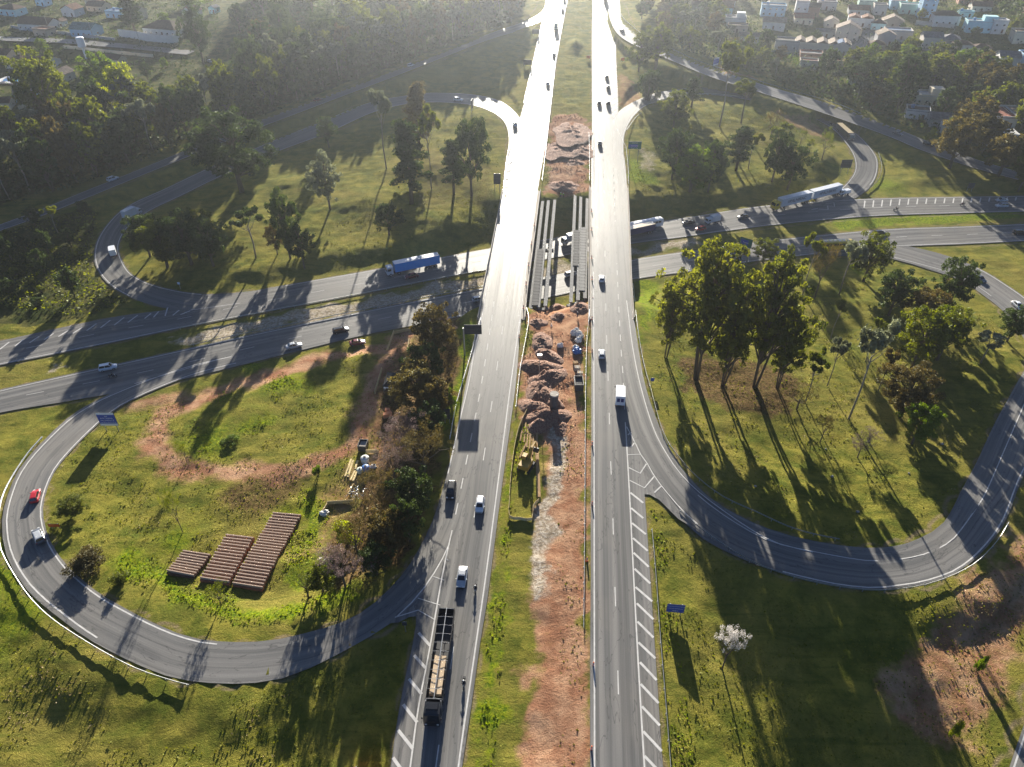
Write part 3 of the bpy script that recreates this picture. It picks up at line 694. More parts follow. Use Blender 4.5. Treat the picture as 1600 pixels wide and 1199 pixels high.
# cross beams carrying the girders
for sd in 'lr':
    for e, nm in ((0, 'near'), (1, 'middle'), (2, 'far')):
        a = GL[(sd, 0)][e]; c_ = GL[(sd, 2)][e]; dv = c_ - a; m_ = (a + c_) / 2; yaw = atan2(dv[1], dv[0]); ln = float(np.hypot(dv[0], dv[1])) + 2.0
        zb = float(T(m_[0], m_[1])[0]) - .4; off = 1.2 if e == 0 else (-1.2 if e == 2 else 0)
        t = thing('pier_frame', f'concrete pier frame under the {nm} ends of the {onames[sd][0]} girders', 'pier', (m_[0], m_[1] + off, 0), yaw)
        MB().box((0, 0, GZ - 1.66 - .4), (ln, 1.2, .8)).build('cap_beam', conc2, t)
        if GZ - 2.46 - zb > .5:
            for s in (-1, 1): MB().tube([(s * ln * .33, 0, zb), (s * ln * .33, 0, GZ - 2.47)], .42, 12).build('pier', conc2, t)
# precast deck slabs already laid on the girders
slab_m = {}
def slabs(sd, i, y0, y1, mat, label):
    a0, b0 = GL[(sd, i)][0], GL[(sd, i)][2]; a1, b1 = GL[(sd, i + 1)][0], GL[(sd, i + 1)][2]
    Ya, Yb = G(850, y1, GZ)[1], G(850, y0, GZ)[1]; n_ = int((Yb - Ya) / 1.9)
    for k in range(n_):
        y = Ya + (k + .5) * 1.9
        xl = np.interp(y, [a0[1], b0[1]], [a0[0], b0[0]]) + .12; xr = np.interp(y, [a1[1], b1[1]], [a1[0], b1[0]]) - .12
        w = round(xr - xl, 1); key = (w, mat.name)
        if key not in slab_m: slab_m[key] = MB().box((0, 0, .09), (w, 1.78, .18)).box((-w * .46, 0, .22), (.08, 1.5, .08)).box((w * .46, 0, .22), (.08, 1.5, .08)).mesh('deck_slab', [mat])
        o = link('deck_slab', slab_m[key], None, ((xl + xr) / 2, y, GZ + .004), radians(-2) + rng.uniform(-.01, .01)); tag(o, label, 'concrete slab', 'precast slabs on the ' + onames[sd][0] + ' girders')
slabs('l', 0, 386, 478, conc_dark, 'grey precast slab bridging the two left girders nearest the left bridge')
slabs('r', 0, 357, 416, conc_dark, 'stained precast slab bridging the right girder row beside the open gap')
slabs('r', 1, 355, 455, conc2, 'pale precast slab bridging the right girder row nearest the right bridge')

# ================================================================== GUARDRAILS
post_mesh = MB().box((0, 0, .36), (.12, .15, .74)).mesh('post', [steel])
def guardrail(pts, z, label, off=0.0, dark=False, h=.72, pitch=4.0):
    P = wpath(pts, z, 2.0)
    if z == 'U': P[:, 2] += 0.0
    s = np.concatenate([[0], np.cumsum(np.linalg.norm(np.diff(P[:, :2], axis=0), axis=1))])
    c0 = P[len(P) // 2]; t = thing('guardrail', label, 'guardrail', c0)
    d = np.gradient(P, axis=0)[:, :2]; d /= np.linalg.norm(d, axis=1)[:, None] + 1e-9; nr = np.stack([-d[:, 1], d[:, 0]], 1)
    prof = [(.0, .40), (.07, .46), (.0, .55), (.07, .64), (.0, .72), (-.03, .72), (-.03, .40)]
    rings = [[(p[0] + m_[0] * u - c0[0], p[1] + m_[1] * u - c0[1], p[2] + v * h / .72 - c0[2]) for u, v in prof] for p, m_ in zip(P, nr)]
    MB().loft(rings).build('rail', steel, t)
    step = max(pitch, s[-1] / 95.0); k = 0.4
    while k < s[-1]:
        p = [np.interp(k, s, P[:, j]) for j in range(3)]; m_ = [np.interp(k, s, nr[:, j]) for j in range(2)]
        link('post', post_mesh, t, (p[0] - m_[0] * .11 - c0[0], p[1] - m_[1] * .11 - c0[1], p[2] - c0[2]), atan2(m_[1], m_[0])); k += step
    return t
guardrail([(921,458),(921,490),(917,530),(915,600),(914,700),(913.5,800),(912.5,900),(911.5,985)], 'T', 'long steel guardrail along the median edge of the right carriageway', pitch=3.4)
guardrail([(822,482),(826,502),(820,540),(812,585),(806,640)], 'T', 'steel guardrail on the median edge of the left carriageway below the bridge')
guardrail([(871,70),(868,100),(864,135),(858,190),(853,235),(847,285)], 'U', 'steel guardrail beside the left carriageway beyond the bridges, median side')
guardrail([(920,210),(921,240),(921,285)], 'U', 'short steel guardrail beside the red earth cut, right bridge far end')
guardrail([(752,500),(744,522),(738,550),(726,590),(712,640),(703,690)], 'T', 'steel guardrail on the outer edge of the left carriageway by the tall sign')
guardrail([(1018,830),(1024,900),(1031,1000),(1040,1110),(1049,1230)], 'T', 'long steel guardrail in the grass right of the hatched shoulder')
guardrail([(989,446),(994,500),(1003,560),(1016,610),(1036,680),(1062,720),(1090,750),(1130,780),(1180,803),(1230,826),(1270,838),(1310,846)], 'T', 'long curved steel guardrail on the inside of the right loop ramp')
guardrail([(1060,800),(1090,826),(1130,855),(1185,886),(1262,911),(1350,925),(1410,923),(1462,912),(1518,886),(1555,850),(1574,820)], 'T', 'curved steel guardrail on the outside of the right loop ramp')
guardrail([(68,686),(45,712),(20,750),(5,782),(0,812),(1,850),(8,872),(25,902),(50,938),(87,973),(150,1014),(212,1047),(270,1067),(297,1074)], 'T', 'curved steel guardrail on the outside of the left loop ramp')
guardrail([(818,163),(826,128),(834,95),(840,68),(850,26)], 'U', 'steel guardrail on the outer hatched shoulder of the left carriageway far beyond the bridge')
guardrail([(800,213),(798,228),(793,245),(789,275),(786,303)], 'U', 'steel guardrail at the end of the upper left loop beside the left carriageway')
guardrail([(735,166),(765,176),(783,188),(793,200)], 2.5, 'steel guardrail curving inside the far end of the upper left loop')
guardrail([(978,232),(981,260),(982,290)], 'U', 'short steel guardrail below the green sign at the right bridge end')
guardrail([(979,205),(995,184),(1020,166),(1045,154)], 3.6, 'curved steel guardrail on the inside of the upper right loop')
guardrail([(966,0),(971,26),(990,45),(1010,59),(1050,79),(1085,95),(1120,107)], 'T', 'steel guardrail on the outer side of the far right slip road')
guardrail([(1120,107),(1200,133),(1300,162),(1345,180)], 'T', 'dark steel guardrail above the road by the wooded village edge')
guardrail([(1372,240),(1377,262),(1371,284),(1352,302)], 'T', 'curved steel guardrail outside the tight bend of the upper right loop')
guardrail([(1010,166),(1060,153),(1110,149),(1160,154)], 'T', 'low steel guardrail on the grass edge inside the upper right loop')
guardrail([(280,515),(400,492),(575,459),(685,437),(760,424)], -6.5, 'steel guardrail on the median side of the far lower carriageway', h=.6)
guardrail([(300,541),(400,519),(550,489),(650,469),(755,449)], -6.5, 'steel guardrail on the median side of the near lower carriageway', h=.6)

# ================================================================== SIGNS AND POSTS
blue = pm('blue_sign_face', (0.012, 0.060, 0.36), 0.5); green = pm('green_sign_face', (0.0, 0.13, 0.095), 0.5)
white = pm('white_sign_face', (0.62, 0.66, 0.70), 0.5); orange = pm('orange_sign_face', (0.72, 0.13, 0.02), 0.5)
black = pm('sign_back', (0.035, 0.037, 0.040), 0.6, var=.15)
def text_mesh(s, size, mat):
    cu = bpy.data.curves.new('lettering', 'FONT'); cu.body = s; cu.size = size; cu.align_x = 'CENTER'; cu.align_y = 'CENTER'; cu.extrude = 0.006; cu.resolution_u = 2
    o = bpy.data.objects.new('lettering', cu); COL.objects.link(o)
    dg = bpy.context.evaluated_depsgraph_get(); me = bpy.data.meshes.new_from_object(o.evaluated_get(dg))
    bpy.data.objects.remove(o); bpy.data.curves.remove(cu); me.materials.clear(); me.materials.append(mat); me.name = 'lettering'; return me
def sign(base, w, hb, ht, face, label, rot=0.0, posts=2, z='T', bands=None, lines=(), shift=0.0, back=None, panel=None):
    """upright board, its printed face towards -Y (the oncoming driver) unless turned; back=True: only its back faces the lens"""
    p = GT(*base) if z == 'T' else G(base[0], base[1], z)
    t = thing('road_sign', label, 'sign', p, rot)
    h = ht - hb
    MB().box((shift, 0, (hb + ht) / 2), (w, .06, h)).build('board', black, t)
    fs = 1 if back else -1
    m = MB().box((shift, fs * .045, (hb + ht) / 2), (w * .985, .02, h * .985)); fo = m.build('sign_face', face, t)
    if bands:
        for (a, b_) in bands: MB().box((shift, fs * .06, hb + h * (a + b_) / 2), (w * .97, .012, h * (b_ - a))).build('white_band', white, t)
    if panel: MB().box((shift + w * panel[4] if len(panel) > 4 else shift, fs * .06, hb + h * (panel[0] + panel[1]) / 2), (w * panel[2], .012, h * (panel[1] - panel[0]))).build('inset_panel', panel[3], t)
    if not back:
        for (s, fz, sz) in lines:
            o = link('lettering', text_mesh(s, sz, white), t); o.location = (shift, -.075, hb + h * fz); o.rotation_euler = (pi / 2, 0, 0)
    else:
        for k in range(3): MB().box((shift, -.06, hb + h * (.2 + .3 * k)), (w * .96, .05, .09)).build('stiffener', dark_steel, t)
    pw = .07 if w < 2 else .11
    if posts == 1: MB().tube([(0, .1, -.3), (0, .1, ht)], pw, 8).build('post', steel, t)
    elif posts == 2:
        for s in (-.34, .34): MB().tube([(shift + s * w, .1, -.3), (shift + s * w, .1, ht - .05)], pw, 8).build('post', steel, t)
    elif posts == 'arm':
        MB().tube([(0, .15, -.3), (0, .15, hb + h * .4), (0, .15, hb + h * .62)], [.24, .18, .16], 10).build('post', steel, t)
        for dz in (.3, .62): MB().tube([(0, .15, hb + h * dz), (shift + w * .48 * (1 if shift > 0 else -1), .12, hb + h * dz)], .09, 8).build('arm', steel, t)
    return t
sign((176,674), 4.2, 1.85, 5.7, blue, 'large blue sign with white bands above and below its lettering beside the left loop ramp', bands=((.0,.16),(.86,1.0)),
     lines=(('VIA', .73, .5), ('DOM GABRIEL', .58, .46), ('VIA CAMPINAS SP', .42, .42), ('CAMPO LIMPO PTA', .26, .42)))
sign((1053,962), 3.0, 1.0, 3.2, blue, 'small blue sign with three rows of lettering on the grass by the long guardrail', rot=radians(-6),
     lines=(('POLICIA RODOVIARIA', .78, .30), ('MILITAR ESTADUAL', .5, .28), ('BASE 2', .22, .3)))
sign((699,662), 1.5, 1.4, 4.3, orange, 'tall narrow sign seen from its black back on the grass left of the left carriageway', back=True)
_pz = GT(726,556)[2]
sign((726,556), 4.4, 6.5 - _pz, 9.3 - _pz, blue, 'big cantilever sign seen from its dark back above the left bridge end', posts='arm', shift=2.4, back=True)
sign((777,300), 2.6, 3.0, 7.0, orange, 'black-backed upright sign on two posts beside the upper left loop guardrail', back=True)
sign((738,174), 3.2, 1.2, 5.2, green, 'tall sign standing edge-on by the far bend of the upper left loop', rot=radians(78), back=True)
sign((989,254), 5.2, 5.4, 8.4, green, 'green sign with a blue strip of lettering beside the right bridge', posts=2, panel=(.22, .62, .66, blue, -.12),
     lines=(('SAIDA 61', .82, .55), ('Dom Gabriel', .42, .5), ('Varzea Paulista', .12, .46)))
sign((1166,411), 4.2, 5.4, 8.4, green, 'green sign turned sideways on a leaning post by the lower road', rot=radians(-38), posts='arm', shift=-1.6, panel=(.25, .8, .6, blue, -.1), lines=(('Itupeva', .5, .6),))
sign((1117,107), 4.2, 1.2, 4.8, blue, 'blue sign with a white lower band standing turned beside the far right slip road', rot=radians(38), bands=((.0,.18),(.86,1.)))
sign((1318,272), 4.4, 2.6, 6.0, green, 'wide black-backed sign on the grass inside the bend of the upper right loop', back=True)
sign((1514,299), 2.6, 1.2, 3.4, green, 'small dark-backed sign by the far road at the right border', back=True)
sign((919,94), 2.0, .7, 2.2, orange, 'small orange works sign in the median grass', rot=radians(4), posts=2)
sign((973,97), 2.0, .7, 2.2, orange, 'small orange works sign beside the hatched right shoulder', rot=radians(-4), posts=2)
sign((837,56), 4.0, .8, 3.2, green, 'dark-backed sign nearest the top beside the left hatched shoulder', back=True, posts=2)
sign((824,104), 4.2, .8, 3.2, green, 'dark-backed sign beside the left hatched shoulder, lower of the two', back=True, posts=2)
sign((568,1214), 2.4, .8, 2.6, orange, 'dark sign leaning on the grass at the bottom border left of the highway', back=True, rot=radians(-12))
sign((634,988), .8, 2.0, 2.9, white, 'small round-shouldered roadside sign on one post at the grass tip of the left ramp', back=True, posts=1)
sign((1018,603), .9, 1.5, 2.4, blue, 'small blue square sign on one post beside the right loop guardrail', posts=1)
sign((282,452), .8, 1.7, 2.5, white, 'small white round sign on one post inside the upper left loop', posts=1)
sign((87,826), 2.3, .5, 1.35, orange, 'low orange works board in the shade at the edge of the left loop ramp', posts=2)
drum_m = MB().tube([(0,0,0),(0,0,.12),(0,0,.13),(0,0,.7),(0,0,1.1),(0,0,1.18)], [.26,.26,.17,.15,.12,.05], 10).mesh('body', [orange])
band_m = MB().tube([(0,0,.42),(0,0,.60)], [.172,.166], 10).tube([(0,0,.80),(0,0,.94)], [.152,.145], 10).mesh('white_band', [white])
for (a, b_, z) in ((925,696,'T'),(925,790,'T'),(917,877,'T'),(927,1041,'T'),(924,1172,'T'),(925,500,'T'),(925,551,'T'),(926,470,'T'),(811,528,'T'),(818,482,.0),(822,445,.0),(826,415,.0),(830,382,.0),(835,352,.0),(924.5,331,.0),(924.5,360,.0),(924.5,404,.0),(925,437,.0)):
    p = GT(a, b_) if z == 'T' else G(a, b_, z + .12)
    t = thing('traffic_post', 'orange traffic post with white bands standing along a carriageway edge', 'traffic post', p, rng.uniform(0, 6), 'orange posts along the highway edges')
    link('body', drum_m, t); link('white_band', band_m, t)
# ================================================================== TREES
def leafmat(name, dark, light, trans=0.35, gloss=0.25):
    m = bpy.data.materials.new(name); m.use_nodes = True; n = m.node_tree.nodes; l = m.node_tree.links; n.clear(); q = NT(n, l)
    out = n.new('ShaderNodeOutputMaterial'); at = n.new('ShaderNodeAttribute'); at.attribute_name = 'tint'
    oi = n.new('ShaderNodeObjectInfo'); f = q.math('ADD', q.math('MULTIPLY', at.outputs['Fac'], .8), q.math('MULTIPLY', oi.outputs['Random'], .25))
    c = q.mix(f, dark, light)
    d = n.new('ShaderNodeBsdfDiffuse'); t = n.new('ShaderNodeBsdfTranslucent'); g_ = n.new('ShaderNodeBsdfGlossy'); g_.inputs['Roughness'].default_value = .55
    g_.inputs['Color'].default_value = (.55, .6, .5, 1)
    l.new(c, d.inputs['Color']); hs = n.new('ShaderNodeHueSaturation'); hs.inputs['Saturation'].default_value = 1.15; hs.inputs['Value'].default_value = 1.35; l.new(c, hs.inputs['Color']); l.new(hs.outputs['Color'], t.inputs['Color'])
    m1 = n.new('ShaderNodeMixShader'); m1.inputs[0].default_value = trans; l.new(d.outputs[0], m1.inputs[1]); l.new(t.outputs[0], m1.inputs[2])
    m2 = n.new('ShaderNodeMixShader'); m2.inputs[0].default_value = gloss * .16; l.new(m1.outputs[0], m2.inputs[1]); l.new(g_.outputs[0], m2.inputs[2])
    l.new(m2.outputs[0], out.inputs['Surface']); return m
LM = {'gum': leafmat('gum_leaves', (.048, .061, .010), (.215, .212, .036), .50), 'olive': leafmat('olive_leaves', (.034, .050, .008), (.175, .185, .022), .45), 'dark': leafmat('dark_leaves', (.018, .032, .009), (.080, .108, .026), .30),
      'green': leafmat('fresh_green_leaves', (.045, .085, .008), (.19, .25, .020), .42), 'silver': leafmat('silvery_leaves', (.055, .062, .030), (.24, .25, .15), .32, .6),
      'dry': leafmat('dry_orange_leaves', (.052, .046, .013), (.19, .145, .044), .35), 'straw': leafmat('dry_straw', (.17, .125, .06), (.40, .31, .17), .2, .1), 'pink': leafmat('pinkish_twigs_and_flowers', (.050, .040, .030), (.33, .235, .215), .22),
      'brown': leafmat('brownish_leaves', (.045, .036, .014), (.17, .125, .038), .30), 'white': leafmat('white_flowers', (.40, .37, .34), (.80, .76, .72), .2), 'yellow': leafmat('yellow_green_leaves', (.12, .14, .012), (.38, .40, .03), .45)}
bark = pm('bark', (.135, .105, .075), .9, var=.35, scale=3); bark_pale = pm('pale_bark', (.25, .215, .17), .85, var=.3, scale=2)
def leaf_mesh(name, cl, n, size, seed, mat, flat=.8):
    """n leaf-sized faces spread through the clumps cl = (x,y,z,r); each clump has its own leaf tone"""
    g_ = np.random.default_rng(seed); cl = np.array(cl); w = cl[:, 3] ** 2; w = w / w.sum()
    k = g_.choice(len(cl), n, p=w); u = g_.normal(size=(n, 3)); u /= np.linalg.norm(u, axis=1)[:, None]
    r = cl[k, 3] * (0.35 + 0.65 * g_.random(n) ** .5) * (1 + .25 * g_.normal(size=n) * (g_.random(n) < .25))
    P = cl[k, :3] + u * r[:, None] * np.array([1, 1, flat])
    a = g_.normal(size=(n, 3)); a /= np.linalg.norm(a, axis=1)[:, None]; b_ = np.cross(a, g_.normal(size=(n, 3))); b_ /= np.linalg.norm(b_, axis=1)[:, None]
    s = size * (.6 + .8 * g_.random(n)); a *= s[:, None] * .5; b_ *= (s * (.45 + .35 * g_.random(n)))[:, None] * .5
    V = np.stack([P - a, P + b_ * .9 - a * .1, P + a, P - b_ * .9 + a * .1], 1).reshape(-1, 3)
    me = bpy.data.meshes.new(name); me.vertices.add(4 * n); me.vertices.foreach_set('co', V.astype(np.float32).ravel())
    me.loops.add(4 * n); me.loops.foreach_set('vertex_index', np.arange(4 * n, dtype=np.int32)); me.polygons.add(n)
    me.polygons.foreach_set('loop_start', np.arange(0, 4 * n, 4, dtype=np.int32)); me.polygons.foreach_set('loop_total', np.full(n, 4, np.int32)); me.update()
    tint = np.clip(g_.random(len(cl))[k] * .75 + .25 * g_.random(n), 0, 1)
    at = me.attributes.new('tint', 'FLOAT', 'POINT'); at.data.foreach_set('value', np.repeat(tint, 4).astype(np.float32))
    me.materials.append(mat); return me
def proto(kind, seed, mat, n, leaf, H=14.0, bk=None):
    r_ = random.Random(seed); tr = MB(); cl = []; bk = bk or bark
    def limb(p, d, ln, r0, lev, maxlev, spread, nb, cr):
        pts = [Vector(p)]; d = Vector(d).normalized(); k = 4
        for i in range(k):
            d = (d + Vector((r_.uniform(-.16, .16), r_.uniform(-.16, .16), r_.uniform(-.02, .12)))).normalized(); pts.append(pts[-1] + d * ln / k)
        tr.tube(pts, [r0 * (1 - .62 * i / k) for i in range(k + 1)], 6 if lev else 8, cap=False)
        if lev >= maxlev:
            cl.append((*pts[-1], cr * r_.uniform(.75, 1.25)));
            if r_.random() < .6: cl.append((*(pts[-2] + Vector((r_.uniform(-.6, .6), r_.uniform(-.6, .6), r_.uniform(-.3, .5)))), cr * r_.uniform(.5, .9)))
            return
        for j in range(nb):
            az = 2 * pi * (j + r_.uniform(-.3, .3)) / nb + lev; el = r_.uniform(*spread)
            base = pts[-1] if j % 2 == 0 else pts[-2]
            limb(base, (cos(az) * cos(el), sin(az) * cos(el), sin(el)), ln * r_.uniform(.5, .8), r0 * .42, lev + 1, maxlev, spread, nb, cr)
    def dome(n_, cz, sx, sz, r0, r1, shell=.62, gap=.0):
        k = 0
        while k < n_:
            u = Vector((r_.gauss(0, 1), r_.gauss(0, 1), r_.gauss(0, 1))).normalized(); q_ = r_.uniform(shell, 1.0)
            az = atan2(u.y, u.x); wob = 1 + .22 * sin(3 * az + seed) + .14 * sin(5 * az + 2.1 * seed) + .10 * sin(4 * u.z + seed)
            if u.z < -.75 and r_.random() < .6: continue
            p = Vector((u.x * sx * q_ * wob, u.y * sx * q_ * wob, cz + u.z * sz * q_ * (1 + .1 * sin(2 * az + seed)))) * H
            k += 1; cl.append((*p, H * r_.uniform(r0, r1)))
            if k % 5 == 0: tr.tube([(0, 0, H * max(.18, min(.55, p.z / H - .2))), p * .55 + Vector((0, 0, p.z * .40)), p], [H * .010, H * .006, H * .002], 5, cap=False)
    if kind == 'euc':
        for s in range(3):
            az = s * 2.1 + r_.random(); top = Vector((cos(az) * H * .09, sin(az) * H * .09, H * r_.uniform(.5, .7)))
            tr.tube([(cos(az) * .2, sin(az) * .2, -.4), top * .45 + Vector((r_.uniform(-.4, .4), r_.uniform(-.4, .4), 0)), top], [H * .0115, H * .0085, H * .004], 8)
        dome(230, .60, .29, .36, .018, .042, .4); dome(26, .36, .22, .14, .02, .04, .6)
    elif kind == 'round':
        tr.tube([(0, 0, -.4), (r_.uniform(-.2, .2), r_.uniform(-.2, .2), H * .2), (0, 0, H * .5)], [H * .026, H * .020, H * .008], 8)
        dome(125, .55, .34, .40, .036, .072, .5)
    elif kind == 'tall':
        tr.tube([(0, 0, -.4), (.15, .1, H * .4), (.0, .1, H * .94)], [H * .022, H * .016, H * .004], 8)
        for j in range(26):
            f = .22 + .74 * j / 26; az = j * 2.4; rr_ = H * (.17 * (1 - f) ** .6 + .035) * r_.uniform(.5, 1.2)
            e = Vector((cos(az) * rr_, sin(az) * rr_, H * f + rr_ * .3)); tr.tube([(0, 0.1, H * f), e], [H * .005, H * .002], 5, cap=False)
            cl.append((*e, H * r_.uniform(.045, .075))); cl.append((e.x * .5, e.y * .5, e.z + .2, H * .055))
    elif kind == 'sparse':
        tr.tube([(0, 0, -.4), (H * .02, 0, H * .3), (-H * .015, H * .01, H * .62)], [H * .016, H * .012, H * .009], 7)
        for j in range(5):
            az = j * 1.26 + r_.random() * .6; el = r_.uniform(.5, 1.2)
            limb((-H * .015, H * .01, H * r_.uniform(.48, .62)), (cos(az) * cos(el), sin(az) * cos(el), sin(el)), H * .22, H * .006, 0, 1, (.2, 1.1), 2, H * .062)
    elif kind == 'bare':
        tr.tube([(0, 0, -.4), (.1, 0, H * .2), (0, .1, H * .32)], [H * .022, H * .017, H * .013], 7)
        for j in range(6):
            az = j * 1.05 + r_.random() * .5; el = r_.uniform(.3, 1.2)
            limb((0, .1, H * r_.uniform(.18, .32)), (cos(az) * cos(el), sin(az) * cos(el), sin(el)), H * .27, H * .009, 0, 2, (.0, 1.2), 3, H * .055)
    elif kind == 'bush':
        for j in range(16):
            a = r_.uniform(0, 2 * pi); q_ = r_.uniform(0, .42) * H; z_ = H * r_.uniform(.18, .8) * (1 - .5 * (q_ / (.42 * H)) ** 2)
            cl.append((cos(a) * q_, sin(a) * q_, z_, H * r_.uniform(.12, .2))); tr.tube([(cos(a) * q_ * .2, sin(a) * q_ * .2, -.2), (cos(a) * q_, sin(a) * q_, z_)], [.05, .02], 5, cap=False)
    xs_ = np.array(cl); ext = np.percentile(np.hypot(xs_[:, 0], xs_[:, 1]) + xs_[:, 3] * .8, 92) * 2; top_ = np.percentile(xs_[:, 2] + xs_[:, 3] * .7, 97)
    return dict(crown=leaf_mesh('crown', cl, n, leaf, seed, mat), trunk=tr.mesh('trunk', [bk], True), w=float(ext), h=float(top_))
PR = {}
def get(kind, colour, lod, v=0):
    key = (kind, colour, lod, v)
    if key not in PR:
        base = {'euc': 6500, 'round': 6500, 'tall': 4400, 'sparse': 2200, 'bare': 2200, 'bush': 2200}[kind]
        n, s = {0: (int(base * (2.1 if kind == 'euc' else 2.8)), .32), 1: (int(base * 1.3), .46), 2: (int(base * .5), .85)}[lod]
        if kind == 'bare': s *= .55
        if kind == 'bush': s *= .55
        PR[key] = proto(kind, hash((kind, lod, v)) % 9973 if False else (sum(map(ord, kind + colour)) * 31 + v * 101 + lod * 7), LM[colour], n, s, 14.0 if kind != 'bush' else 4.0, bark_pale if kind == 'sparse' else bark)
    return PR[key]
def plant(p, Hm, Wm, kind, colour, lod, label, group=None, v=0, name=None):
    pr = get(kind, colour, lod, v)
    nm = name or {'euc': 'eucalyptus_tree', 'round': 'broadleaf_tree', 'tall': 'tall_tree', 'sparse': 'slender_tree', 'bare': 'bare_tree', 'bush': 'shrub'}[kind]
    t = thing(nm, label, 'shrub' if kind == 'bush' else 'tree', p, rng.uniform(0, 6.28), group)
    sz = Hm / pr['h']; sx = (Wm / pr['w']) if Wm else sz * rng.uniform(.85, 1.15); t.scale = (sx, sx, sz)
    link('crown', pr['crown'], t); link('trunk' if kind != 'bush' else 'stems', pr['trunk'], t); return t
def depth_row(p): return p[1] * cos(PITCH) + (CAMH - p[2]) * sin(PITCH)
def zrow(Y, py): return CAMH - Y * tan(PITCH + math.atan((py - CY) / F))
SHAPE = {'euc': (.60, .40), 'round': (.55, .42), 'tall': (.55, .45), 'sparse': (.72, .26), 'bare': (.60, .36), 'bush': (.42, .46)}
def tree(bx, by, topy, wpx, kind, colour, label, group=None, v=0, lod=None):
    """height from how far the crown rises above its foot in the photo, allowing for the crown's own breadth seen from above"""
    p = GT(bx, by); D_ = depth_row(p); Wm = wpx / F * D_; A = (by - topy) / F * D_; dep = math.atan((CAMH - p[2]) / p[1]); zc, cz = SHAPE[kind]; lo, hi = .3 * Wm if kind == 'bush' else .55 * Wm, 60.0
    if kind == 'tall' : lo = 1.2 * Wm
    if kind == 'bush': lo = .25 * Wm
    f_ = lambda H_: zc * H_ * cos(dep) + sqrt((cz * H_ * cos(dep)) ** 2 + (.42 * Wm * sin(dep)) ** 2)
    for _ in range(40):
        m_ = (lo + hi) / 2
        if f_(m_) < A: lo = m_
        else: hi = m_
    if lod is None: lod = 0 if wpx > 70 else (1 if wpx > 34 else 2)
    return plant(p, lo, Wm, kind, colour, lod, label, group, v)
